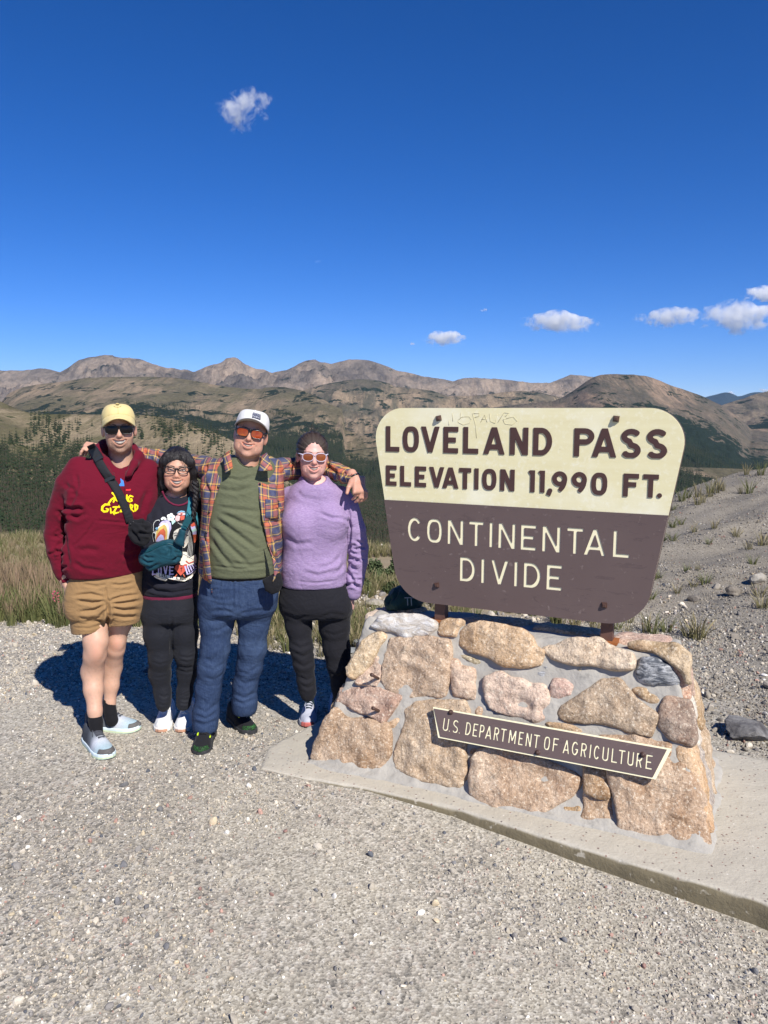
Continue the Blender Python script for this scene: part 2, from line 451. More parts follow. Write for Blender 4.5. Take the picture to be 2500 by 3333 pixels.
far = s.ramp(s.math('MULTIPLY', px[1], .1), [(.33, 0), (.5, 1)])
bank = s.ramp(s.math('MULTIPLY', s.math('ADD', px[0], s.math('MULTIPLY', px[1], .1)), .1), [(.2, 0), (.32, 1)])
cm = s.math('MAXIMUM', s.math('MULTIPLY', coarse, .75), s.math('MAXIMUM', s.math('MULTIPLY', far, .8), s.math('MULTIPLY', bank, .9)))
c = s.mix(.72, dust, grain)
c = s.mix(cm, c, grain2)
c = s.mix(s.math('MULTIPLY', bank, .72), c, s.mix(s.noise(3, 6), srgb(98, 94, 88), srgb(146, 140, 131)))
c = s.mix(1.0, c, s.ramp(s.noise(.55, 3, .5), [(.38, (.84, .84, .82)), (.5, (.95, .95, .925)), (.62, (1, 1, .97))]), 'MULTIPLY')
soil = s.mix(s.noise(2.5, 5), srgb(118, 104, 84), srgb(166, 152, 128))
sm = s.math('MULTIPLY', s.ramp(s.math('ADD', s.math('MULTIPLY', px[1], .1), s.math('MULTIPLY', n1, .08)), [(.64, 0), (.7, 1)]), s.math('SUBTRACT', 1.0, s.math('MULTIPLY', bank, .85)))
c = s.mix(sm, c, soil)
b = s.bump(s.math('ADD', s.math('MULTIPLY', vd, .35), s.math('MULTIPLY', s.math('MULTIPLY', vd2, cm), 1.0)), .6, .008)
b = s.bump(s.noise(9, 4, .6), .25, .02, b)
M_GROUND = s.done(c, b)
mb = MB().grid(GP[::1])
ground = tag(mesh('ground', GP.reshape(-1, 3), np.array([(i*len(ys)+j, (i+1)*len(ys)+j, (i+1)*len(ys)+j+1, i*len(ys)+j+1) for i in range(len(xs)-1) for j in range(len(ys)-1)]), M_GROUND, org=(0, 0, 0)), kind='structure')

# ================================================================== SETTING: valley and mountains
def ang(y):                        # tangent of the elevation angle of a photo row (on the centre line)
    v = (1666.5-y*DPX)/FPX; c, sn = math.cos(PITCH), math.sin(PITCH); return (-sn+v*c)/(c+v*sn)
LAND = {}
def layer(name, sky_pts, Yc, Yn, an_pts, mat, amp, fs, seed, cols=330, rows=130, pw=1.0, back=.25, crag=1.0, x0=-560, x1=2250):
    """sky_pts: crest line (photo px); Yc crest distance, Yn near distance; an_pts: near-edge row px. Real terrain sheet with gullies."""
    xs_ = np.linspace(x0, x1, cols)
    sp = np.array(sky_pts, float)
    cy = np.interp(xs_, sp[:, 0], sp[:, 1])
    ap = np.array(an_pts, float); ny_ = np.interp(xs_, ap[:, 0], ap[:, 1])
    sv = np.concatenate([np.linspace(-back, 0, 14)[:-1], np.linspace(0, 1, rows)])
    YC = np.interp(xs_, *zip(*Yc)) if isinstance(Yc, list) else np.full(cols, float(Yc))
    X, Sx = np.meshgrid(xs_, sv, indexing='ij')
    Sp = np.clip(Sx, 0, 1)
    Y = YC[:, None]*(Yn/YC[:, None])**Sp*(1+np.maximum(-Sx, 0)*1.2)
    ac = np.array([ang(q) for q in cy]); an = np.array([ang(q) for q in ny_])
    A = ac[:, None]+(an-ac)[:, None]*Sp**pw
    wx = (X*DPX-1250)/FPX*1.02*Y
    wz = CAMH+A*Y
    wz = wz-np.maximum(-Sx, 0)*YC[:, None]*.5
    env = np.clip(Sp*6, .05*crag, 1)*np.clip((1-Sp)*8, .25, 1)
    k = fs/YC.mean()
    g = fbm(wx*k*1.0, Y*k*.45, seed=seed, oct=6, ridged=True)
    g2 = fbm(wx*k*.45, Y*k*.4, seed=seed+50, oct=4)
    wz = wz+amp*(Y/YC[:, None])*(g*.6+g2*.8-.85)*env
    wz = wz+amp*.35*(Y/YC[:, None])*fbm(wx*k*4, Y*k*4, seed=seed+90, oct=4, ridged=True)*np.clip(env, 0, 1)*min(crag, 1.2)
    P = np.stack([wx, Y, wz], 2)
    nr = len(sv)
    I = np.arange(cols*nr).reshape(cols, nr)
    F = np.stack([I[:-1, 1:], I[1:, 1:], I[1:, :-1], I[:-1, :-1]], 2).reshape(-1, 4)
    o = mesh(name, P.reshape(-1, 3), F, mat, org=(0, YC.mean(), 0), attrs={'slope_pos': Sp.ravel(), 'gully': (g*.5+.5).ravel(), 'px': (X/1659).ravel()})
    tag(o, kind='structure')
    LAND[name if name not in LAND else name+str(len(LAND))] = (xs_, P[:, 13:], Sp[:, 13:])
    return o
def rockmat(name, sc, cols, scrub=(.5, .62), scrubcol=(.026, .038, .026), grass=(.12, .115, .058), gr=(.45, .7), sgrad=None, scree=.5, scar=.56, hue=None):
    """sc: feature size in metres. cols: dark rock, rock, light rock, ochre, pale scree"""
    s = S(name, .95, .03)
    va = s.vec((1/sc, .5/sc, 1.3/sc)); vb = s.vec((4.2/sc, .45/sc, .45/sc)); vc = s.vec((1/sc, .6/sc, 1.2/sc), loc=(7, 3, 1))
    base = s.ramp(s.noise(1.6, 9, .68, va, .5), [(.36, cols[0]), (.45, cols[1]), (.54, cols[2]), (.64, cols[3])])
    g = s.ramp(s.noise(1.0, 7, .6, vc, .3), [(gr[0], 0), (gr[1], 1)])
    gc = s.mix(s.noise(4.0, 7, .65, vc), tuple(q*.72 for q in grass), tuple(min(1, q*1.3) for q in grass))
    c = s.mix(s.math('MULTIPLY', g, .85), base, gc)
    # erosion scars: pale scree fans running down the slope, in patches
    pt = s.ramp(s.noise(1.15, 5, .55, s.vec((1/sc, .5/sc, 1/sc), loc=(3, 1, 6))), [(scar-.05, 0), (scar+.06, 1)])
    st = s.ramp(s.noise(1.5, 8, .7, vb, .7), [(.40, 0), (.56, 1)])
    k = s.math('MULTIPLY', s.math('MULTIPLY', pt, st), scree)
    c = s.mix(k, c, s.mix(s.noise(3, 6, .6, va), cols[3], cols[4]))
    # dark rock ribs
    rb = s.ramp(s.noise(1.9, 9, .72, s.vec((2.4/sc, .7/sc, .9/sc), loc=(2, 8, 0)), .8), [(.54, 0), (.66, .75)])
    c = s.mix(rb, c, cols[0])
    sp = s.attr('slope_pos')
    sn = s.noise(3.6, 9, .7, s.vec((1/sc, .8/sc, 2.2/sc), loc=(1, 9, 4)), .4)
    if sgrad: sn = s.math('ADD', sn, s.math('MULTIPLY', s.ramp(sp, [(sgrad[0], 0), (sgrad[1], 1)]), sgrad[2]))
    c = s.mix(s.ramp(sn, [(scrub[0], 0), (scrub[0]+.035, 1)]), c, scrubcol)
    fine = s.noise(1.0, 6, .75, s.vec((22/sc, 12/sc, 22/sc)))
    c = s.mix(.7, c, s.mix(fine, (.0, .0, .0), (1, 1, 1)), 'OVERLAY')
    b = s.bump(s.noise(1.0, 9, .75, s.vec((5/sc, 2/sc, 3/sc))), 1.0, sc*.10)
    return s.done(c, b)
GREY = [(.105, .092, .084), (.19, .16, .135), (.26, .215, .175), (.34, .27, .21), (.48, .36, .26)]
BRN = [(.10, .09, .072), (.16, .135, .10), (.215, .175, .125), (.29, .225, .15), (.42, .31, .205)]
z1 = lambda L: [(.5425*x/DPX, (1100+.5425*y)/DPX) for x, y in L]
z2 = lambda L: [((800+.5425*x)/DPX, (1100+.5425*y)/DPX) for x, y in L]
z3 = lambda L: [((1600+.5425*x)/DPX, (1100+.5425*y)/DPX) for x, y in L]
A1 = z1([(0, 192), (80, 190), (150, 188), (230, 184), (300, 178), (345, 182), (395, 194), (430, 202), (470, 180), (505, 152), (540, 130), (600, 113), (640, 112), (665, 104), (690, 100), (735, 104), (750, 114), (830, 117), (900, 130), (960, 150), (1000, 163), (1050, 177), (1080, 175), (1130, 185), (1165, 184), (1205, 200), (1240, 184), (1300, 160), (1345, 152), (1370, 140), (1395, 114), (1415, 116), (1440, 110), (1462, 122), (1475, 134), (1500, 155), (1560, 178), (1610, 182), (1659, 205)])
A2 = z2([(120, 186), (180, 200), (230, 190), (270, 184), (300, 170), (340, 150), (400, 132), (430, 123), (460, 134), (520, 147), (560, 138), (620, 119), (690, 117), (740, 126), (800, 140), (850, 160), (900, 182), (950, 196), (1000, 208), (1100, 228), (1180, 235), (1235, 256), (1290, 238), (1370, 228), (1450, 234), (1560, 240)])
A3 = z3([(0, 236), (100, 241), (200, 261), (310, 264), (380, 240), (440, 215), (520, 219), (575, 227), (700, 260), (900, 330), (1200, 420)])
skyA = [(-560, 830), (-300, 790), (-120, 812)]+A1+A2+A3+[(2250, 960)]
m_A = rockmat('bare mountain rock', 620, GREY, scrub=(.60, .68), scrubcol=(.05, .055, .045), gr=(.58, .78), grass=(.10, .095, .07), sgrad=(.35, 1, .09), scree=1.0, scar=.5)
layer('mountain', skyA, 6200, 4100, [(-560, 930), (0, 900), (600, 880), (1700, 960), (2250, 960)], m_A, 190, 15.0, 3, cols=560, rows=110, crag=1.6)
skyD = [(1200, 1000), (1380, 905)]+z3([(1230, 352), (1300, 335), (1330, 326), (1355, 325), (1385, 335), (1410, 350), (1440, 346), (1470, 334), (1500, 325), (1550, 323), (1600, 338), (1680, 330), (1800, 350)])+[(2250, 880)]
m_D = rockmat('far wooded mountain', 900, [(.045, .05, .045)]*5, scrub=(.3, .5), scrubcol=(.03, .038, .034), grass=(.05, .055, .045))
layer('mountain', skyD, 17000, 12000, [(1200, 1000), (2250, 1000)], m_D, 120, 9, 8, cols=120, rows=40, x0=1200)
skyE = [(1440, 1010), (1480, 960), (1520, 905)]+z3([(1310, 406), (1340, 396), (1400, 376), (1450, 362), (1500, 341), (1560, 325), (1600, 316), (1659, 306)])+[(1800, 822), (2250, 840)]
m_E = rockmat('brown ridge', 420, BRN, scrub=(.58, .66), sgrad=(.22, .42, .36), scree=1.0, scar=.5)
layer('mountain', skyE, 5200, 2900, [(1440, 1040), (2250, 1010)], m_E, 75, 13, 12, cols=180, rows=90, x0=1440)
skyB2 = [(350, 930), (560, 920)]+z2([(250, 350), (330, 322), (400, 299), (450, 284), (520, 268), (560, 262), (620, 250), (660, 246), (720, 245), (800, 255), (850, 268), (900, 290), (960, 296), (1000, 300), (1100, 312), (1200, 345), (1300, 348), (1400, 340), (1480, 330)])+z3([(0, 330), (80, 318), (160, 316), (260, 325), (360, 350)])+[(1500, 960), (1700, 1050)]
m_B2 = rockmat('scarred hill', 330, BRN, scrub=(.55, .64), grass=(.105, .10, .07), gr=(.34, .58), sgrad=(.25, 1, .14), scree=1.0, scar=.46)
layer('hill', skyB2, 4300, 2700, [(350, 980), (900, 960), (1700, 1060)], m_B2, 75, 13, 21, cols=330, rows=90, x0=330, x1=1700)
skyC = [(700, 1150), (900, 1060), (1000, 985)]+z3([(-60, 420), (100, 400), (340, 378), (400, 350), (450, 318), (500, 280), (540, 250), (575, 230), (610, 218), (640, 215), (700, 213), (740, 216), (800, 217), (835, 222), (870, 224), (910, 235), (950, 250), (1000, 272), (1050, 291), (1090, 302), (1150, 325), (1190, 340), (1230, 356), (1270, 378), (1320, 402), (1360, 430), (1400, 455), (1430, 478), (1470, 515), (1500, 545)])+[(1640, 925), (1700, 960), (1900, 1000), (2250, 1030)]
m_C = rockmat('great shoulder mountain', 330, [(.095, .088, .075), (.14, .122, .098), (.185, .15, .115), (.27, .20, .145), (.42, .295, .20)], scrub=(.56, .63), grass=(.115, .105, .078), gr=(.36, .6), sgrad=(.07, .20, .30), scree=1.0, scar=.5)
layer('mountain', skyC, 3300, 700, [(700, 1250), (1300, 1180), (2250, 1180)], m_C, 55, 13, 33, cols=430, rows=150, x0=700, pw=.85)
skyB = [(-560, 760), (-300, 800), (-120, 880), (0, 900)]+z1([(120, 330), (200, 296), (300, 275), (430, 262), (560, 240), (640, 236), (800, 231), (950, 229), (1100, 236), (1200, 254), (1300, 274), (1400, 292), (1500, 302), (1600, 304)])+z2([(100, 296), (180, 292), (240, 289), (300, 299), (360, 316), (450, 350), (500, 380), (545, 410), (600, 425)])+[(700, 912), (800, 945), (1000, 975), (1300, 1000), (2250, 1040)]
m_B = rockmat('tundra ridge', 300, BRN, scrub=(.55, .62), grass=(.165, .145, .085), gr=(.3, .55), sgrad=(.07, .26, .27), scree=1.0, scar=.5)
layer('hill', skyB, [(-560, 3200), (400, 3300), (640, 3000), (900, 2000), (1500, 1700), (2250, 1700)], 400, [(-560, 1230), (2250, 1230)], m_B, 42, 14, 41, cols=420, rows=190, pw=.9)
skyF = [(-560, 800), (-250, 830), (-80, 850)]+z1([(0, 352), (60, 374), (130, 408), (200, 438), (300, 452), (400, 456), (560, 457), (700, 456), (820, 458), (880, 460), (950, 466), (1060, 482), (1130, 500), (1200, 524), (1250, 540), (1300, 560), (1380, 598), (1450, 640), (1520, 690)])+[(600, 1010), (660, 1070), (740, 1160), (900, 1260), (2250, 1330)]
m_F = rockmat('meadow hill', 75, [(.15, .125, .08), (.22, .18, .11), (.285, .23, .145), (.36, .285, .18), (.46, .36, .24)], scrub=(.60, .7), scrubcol=(.05, .07, .03), grass=(.115, .115, .055), gr=(.36, .6), sgrad=(.17, .38, .20), scree=.9, scar=.5)
layer('hill', skyF, [(-560, 760), (300, 760), (900, 430), (2250, 400)], 120, [(-560, 1330), (2250, 1400)], m_F, 9, 10, 55, cols=300, rows=150, pw=.9)
# ================================================================== conifers, grass and stones of the valley
def conifer(seed, H=10.0, W_=2.0, tiers=9, trunk=True):
    rg = np.random.default_rng(seed); m = MB()
    m.tube([(0, 0, -.5), (0, 0, H*.5), (0, 0, H*.97)], [H*.016, H*.01, H*.002], 5, 1, cap=False)
    for t in range(tiers):
        f = t/(tiers-1); z = H*(.035+.905*f); r = W_*(1-f)**.8*(.9+.25*rg.random())+.06*H*.3*(f < .95)*.4
        nb = int(9-4*f)
        for k in range(nb):
            a = 2*math.pi*(k+rg.random()*.7)/nb; rr = r*(.65+.5*rg.random()); dz = -rr*(.35+.25*rg.random()); hw = rr*.34+.05
            c, sn = math.cos(a), math.sin(a)
            up = H*.055*(1-f*.4)
            V = [(0, 0, z+up), (rr*c*.6-sn*hw, rr*sn*.6+c*hw, z+dz*.55), (rr*c, rr*sn, z+dz), (rr*c*.6+sn*hw, rr*sn*.6-c*hw, z+dz*.55), (rr*c*.5, rr*sn*.5, z+dz*.2+up*.35)]
            m.add(V, [(0, 1, 4), (4, 1, 2), (4, 2, 3), (0, 4, 3)], 0)
    return m
s = S('spruce needles', .9, .1)
oi = s.n('ObjectInfo')
M_SPRUCE = s.done(s.mix(s.noise(1.3, 5, .7), s.mix(oi.outputs['Random'], (.010, .020, .012), (.020, .033, .016)), s.mix(oi.outputs['Random'], (.030, .046, .024), (.044, .058, .027))))
M_BARK = plain('spruce bark', (.10, .075, .055), .95)
CON = [proto_mesh(conifer(i, 10, [1.7, 2.0, 1.5, 2.3, 1.8][i], [9, 10, 8, 9, 11][i]), 'spruce_tree', [M_SPRUCE, M_BARK]) for i in range(5)]
CONF = [proto_mesh(conifer(20+i, 10, [1.9, 2.2, 1.7][i], 5), 'spruce_far', [M_SPRUCE, M_BARK]) for i in range(3)]
def interp_layer(key, px_, s_):
    xs_, P, Sp = LAND[key]
    fx = np.clip((px_-xs_[0])/(xs_[-1]-xs_[0])*(len(xs_)-1), 0, len(xs_)-1.001); fy = np.clip(s_*(P.shape[1]-1), 0, P.shape[1]-1.001)
    i, j = fx.astype(int), fy.astype(int); a, b = (fx-i)[:, None], (fy-j)[:, None]
    return P[i, j]*(1-a)*(1-b)+P[i+1, j]*a*(1-b)+P[i, j+1]*(1-a)*b+P[i+1, j+1]*a*b
def scatter(key, n, dens, seed, x0=-250, x1=1950, s0=.0, s1=1.0):
    """random places on a land layer; dens(px, py, P) in 0..1"""
    rg = np.random.default_rng(seed)
    px_ = rg.uniform(x0, x1, n); ss = rg.uniform(s0, s1, n)
    P = interp_layer(key, px_, ss); qx, qy = to_px(P)
    k = rg.random(n) < dens(qx, qy, P)
    return P[k]
def patchy(x, y, f, seed, lo, hi): return sst(lo, hi, fbm(np.asarray(x)*f, np.asarray(y)*f, seed=seed, oct=4)*.5+.5)
# the meadow hill and the valley floor: each tree in view an object of its own (the nearest 300), the rest of the forest one mass
def dF(x, y, P):
    up = sst(885, 900, y)
    clump = sum(np.exp(-((x-cx)/sx)**2-((y-cy)/sy)**2) for cx, cy, sx, sy in [(100, 930, 26, 22), (128, 945, 16, 20), (62, 945, 8, 6), (30, 955, 10, 8), (320, 893, 20, 10), (355, 885, 14, 9), (397, 920, 14, 14), (430, 912, 14, 14), (450, 930, 14, 12), (370, 935, 26, 12), (165, 925, 6, 10), (300, 940, 10, 12), (470, 950, 16, 14), (345, 920, 12, 10)])
    low = sst(958, 985, y+14*vnoise(x*.03, x*0, seed=3))
    return np.clip(.006+1.5*clump*up+.95*low*sst(330, 230, x)+low*.16*sst(230, 330, x), 0, 1)
keyF = [k for k in LAND if k.startswith('hill')][-1]; keyB = [k for k in LAND if k.startswith('hill')][-2]; keyC = [k for k in LAND if k.startswith('mountain')][-1]
PF = scatter(keyF, 19000, dF, 71, x0=-150, x1=720)
qx, qy = to_px(PF); dist = PF[:, 1]
vis = (qx > -40) & (qx < 720) & (qy < 1200)
rg = np.random.default_rng(5)
hF = rg.uniform(6.0, 11.0, len(PF))*np.where(dist < 380, 1.15, 1.0)
order = np.argsort(np.where(vis, -hF/dist, 1))
near = order[:300]; rest = np.concatenate([order[300:]])
SEEN = {}
for i in near:
    o = bpy.data.objects.new('spruce_tree', CON[rg.integers(0, 5)]); COL.objects.link(o)
    o.location = PF[i]; o.rotation_euler = (0, 0, rg.uniform(0, 6.28)); k = hF[i]/10; o.scale = (k*rg.uniform(.85, 1.2), k*rg.uniform(.85, 1.2), k)
    if qy[i] < 962:
        c3 = 'at the left edge of the photo' if qx[i] < 85 else 'between the left edge and the yellow cap' if qx[i] < 215 else 'between the yellow cap and the white cap' if qx[i] < 500 else 'right of the white cap'
        band, grp = 'dark spruce standing on the dry hill '+c3, 'spruces on the hill '+c3
    else:
        c3 = 'left of the maroon sleeve' if qx[i] < 130 else 'behind the people'
        band, grp = 'dark green spruce in the dense forest below the hill '+c3, 'forest spruces '+c3
    tag(o, band, 'tree', grp)
def dB(x, y, P):
    base = patchy(x, y*2.2, .018, 88, .47, .56)
    low = sst(895, 975, y)
    right = sst(420, 560, x)
    d = base*sst(866, 888, y)*.85+low*(.7+.3*patchy(x, y*1.6, .03, 13, .36, .46))
    strip = np.exp(-((y-(872+(x-400)*.0))/9)**2)*sst(260, 330, x)*sst(520, 470, x)
    return np.clip(d*(.35+.65*right)*sst(300, 430, x)+strip*.7, 0, 1)
PB = scatter(keyB, 70000, dB, 72, x0=250, x1=1000, s0=.1)
def dC(x, y, P):
    edge = 905+(x-1480)*.10+8*vnoise(x*.05, x*0, seed=4)
    return np.clip(sst(edge-6, edge+14, y)*(.45+.55*patchy(x, y*1.3, .022, 31, .36, .46)), 0, 1)
PC = scatter(keyC, 52000, dC, 73, x0=850, x1=1850, s0=.2)
PR = np.concatenate([PF[rest], PB, PC])
hR = np.concatenate([hF[rest], np.random.default_rng(8).uniform(9, 17, len(PB)), np.random.default_rng(9).uniform(10, 17, len(PC))])
wR = np.random.default_rng(10).uniform(.85, 1.25, len(PR))
points_instances('forest', PR, np.stack([hR/10*wR, hR/10*wR, hR/10], 1), CONF, label='dark conifer forest spread over the valley slopes behind the people and sign', cat='forest')
# ================================================================== concrete slab, stone plinth, sign, plaque
BU, BF, BH, BB, BD = 1.786, .28, .72, .56, .84      # plinth: base length, front batter, height, back of the top, base depth
BS = .155
s = S('concrete slab', .9, .15)
n1 = s.noise(5, 6, .6); vd = s.vor(60, out='Color'); vv = s.vor(60)
c = s.mix(n1, srgb(168, 161, 146), srgb(194, 187, 172))
agg = s.math('MULTIPLY', s.ramp(vv, [(.0, 1), (.22, 1), (.3, 0)]), s.ramp(s.sep(vd)[0], [(.70, 0), (.74, 1)]))
c = s.mix(agg, c, s.ramp(s.sep(vd)[1], [(0, srgb(96, 90, 86)), (.4, srgb(150, 120, 108)), (.7, srgb(120, 116, 112)), (1, srgb(214, 208, 196))]))
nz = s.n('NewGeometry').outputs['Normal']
side = s.ramp(s.sep(nz)[2], [(.35, 1), (.75, 0)])  # upright faces of the slab: darker and browner than the top, pale spots
side_col = s.mix(s.noise(9, 5, .65), srgb(98, 88, 66), srgb(128, 118, 92))
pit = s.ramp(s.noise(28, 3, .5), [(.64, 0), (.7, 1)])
side_col = s.mix(pit, side_col, srgb(176, 168, 150))
c = s.mix(s.math('MULTIPLY', side, .92), c, side_col)
b = s.bump(s.noise(70, 5, .65), .55, .006); b = s.bump(s.noise(12, 4), .35, .02, b)
M_CONC = s.done(c, b)
su = [uw(*onz(*p, ZS)[:2]) for p in [(560, 1660), (660, 1681), (780, 1702), (980, 1746), (1250, 1832), (1450, 1890), (1640, 1945)]]
wr = np.array([(p[1]) for p in su]); uu = np.array([p[0] for p in su])
poly = [tuple(p) for p in su]+[(2.12, su[-1][1]-.05), (2.12, .98), (-.12, 1.02), (-.30, .05)]
f = Fld((-.5, -.75, -.22), (2.3, 1.15, .08), .019)
PLY = np.array(poly)
def slabf(X, Y, Z):
    XX, YY = np.broadcast_arrays(X[:, :, 0], Y[:, :, 0]); d2 = sd_poly(XX, YY, PLY)+.006*fbm(XX*9, YY*9, seed=3, oct=3)
    d2 = d2[:, :, None]; dz = np.abs(Z+.085)-.115+.003*fbm(XX*4, YY*4, seed=8)[:, :, None]
    r = .012
    return np.sqrt(np.maximum(d2+r, 0)**2+np.maximum(dz+r, 0)**2)+np.minimum(np.maximum(d2+r, dz+r), 0)-r
f.d = slabf(*f.co()).astype(np.float32)
V, F = f.net(); V = MO+V[:, :1]*ME+V[:, 1:2]*MN+V[:, 2:]*np.array([0, 0, 1])
slab = mesh('concrete_slab', V, F, M_CONC)
tag(slab, 'pale concrete slab with raised kerb edge under the stone plinth', 'slab')

# plinth ------------------------------------------------------------
s = S('mortar', .95, .1)
c = s.mix(s.noise(9, 6, .6), srgb(146, 142, 134), srgb(186, 181, 171))
c = s.mix(s.ramp(s.noise(30, 4), [(.6, 0), (.75, .5)]), c, srgb(120, 118, 114))
b = s.bump(s.noise(40, 5, .6), .6, .008); b = s.bump(s.noise(11, 3), .5, .02, b)
M_MORTAR = s.done(c, b)
s = S('granite', .9, .2)
oc = s.n('ObjectInfo'); base = oc.outputs['Color']; rnd = oc.outputs['Random']
vv = s.n('VectorMath', operation='ADD'); s.put(vv.inputs[0], s.tc()); s.put(vv.inputs[1], s.n('CombineXYZ', {'X': s.math('MULTIPLY', rnd, 7.0), 'Y': s.math('MULTIPLY', rnd, 13.0), 'Z': 0.0}).outputs[0]); vv = vv.outputs[0]
c = s.mix(s.ramp(s.noise(5, 6, .65, vv, .3), [(.3, 0), (.7, 1)]), s.mix(.34, base, srgb(104, 84, 66)), s.mix(.46, base, srgb(226, 214, 194)))
sp = s.noise(85, 5, .72, vv)
c = s.mix(s.ramp(sp, [(.33, .85), (.46, 0)]), c, s.mix(.7, c, (.05, .035, .025)))
c = s.mix(s.ramp(sp, [(.54, 0), (.68, .85)]), c, srgb(244, 232, 208))
lich = s.ramp(s.noise(7, 6, .7, vv), [(.60, 0), (.68, .55)])
c = s.mix(lich, c, srgb(112, 104, 92))
rust = s.ramp(s.noise(2.7, 5, .6, vv), [(.58, 0), (.74, .5)])
c = s.mix(rust, c, srgb(168, 112, 70))
b = s.bump(s.noise(38, 6, .72, vv), .85, .018); b = s.bump(s.noise(9, 5, .6, vv), .6, .04, b)
M_STONE = s.done(c, b)
s = S('dark schist', .8, .3)
base = s.n('ObjectInfo').outputs['Color']
st = s.noise(9, 7, .7, s.vec((1.2, 1, 4), rot=(0, .5, .3)), 1.2)
c = s.mix(s.ramp(st, [(.42, 0), (.62, 1)]), base, s.mix(.72, base, (.75, .75, .74)))
M_SCHIST = s.done(c, s.bump(st, .8, .02))

sl = math.hypot(BF, BH-ZS); SD = (MN*BF+np.array([0, 0, BH-ZS]))/sl; QN = np.cross(ME, SD); QN = QN if QN[1] < 0 else -QN
FO = MW(0, 0, ZS)
def fuv(x, y, off=0.0):
    p = onplane(x, y, FO+QN*off, QN)-FO; return float(np.dot(p, ME)), float(np.dot(p, SD))
plinth = empty('stone_plinth', tuple(MW(.9, .42, ZS)))
tag(plinth, 'rough stone and mortar plinth with sloping sides carrying the big pass sign', 'plinth')
f = Fld((-.22, -.22, -.02), (2.02, 1.08, .84), .017)
X, Y, Z = f.co()
t = (Z-ZS)/(BH-ZS); nn = fbm(X*7+0*Y+0*Z, Y*7+0*X+0*Z, Z*7+0*X+0*Y, oct=3, seed=4)
sag = .014
d = np.maximum.reduce(np.broadcast_arrays((-(Y-BF*t)*.93+.010), (Y-(BD+(BB-BD)*t)), (BS*t-X)*.98+.010, (X-(BU-BS*t))*.98+.010, (Z-(BH-.012)))).astype(np.float32)
q = np.maximum(np.maximum(np.sqrt(np.maximum(X-BU/2, 0)**2), 0), 0)
skirt = np.maximum.reduce(np.broadcast_arrays(np.abs(X-BU/2)-(BU/2+.035), np.abs(Y-BD/2)-(BD/2+.035), Z-(ZS+.008+.016*nn)))*.7
k = .05; h_ = np.maximum(k-np.abs(d-skirt), 0)/k
d = np.minimum(d, skirt)-h_*h_*k*.25
f.d = (d+.016*nn+.006*fbm(X*22+0*Y+0*Z, Y*22+0*X+0*Z, Z*22+0*X+0*Y, oct=2, seed=6)).astype(np.float32)
V, F = f.net(); V = MO+V[:, :1]*ME+V[:, 1:2]*MN+V[:, 2:]*np.array([0, 0, 1])
mesh('mortar', V, F, M_MORTAR, plinth)

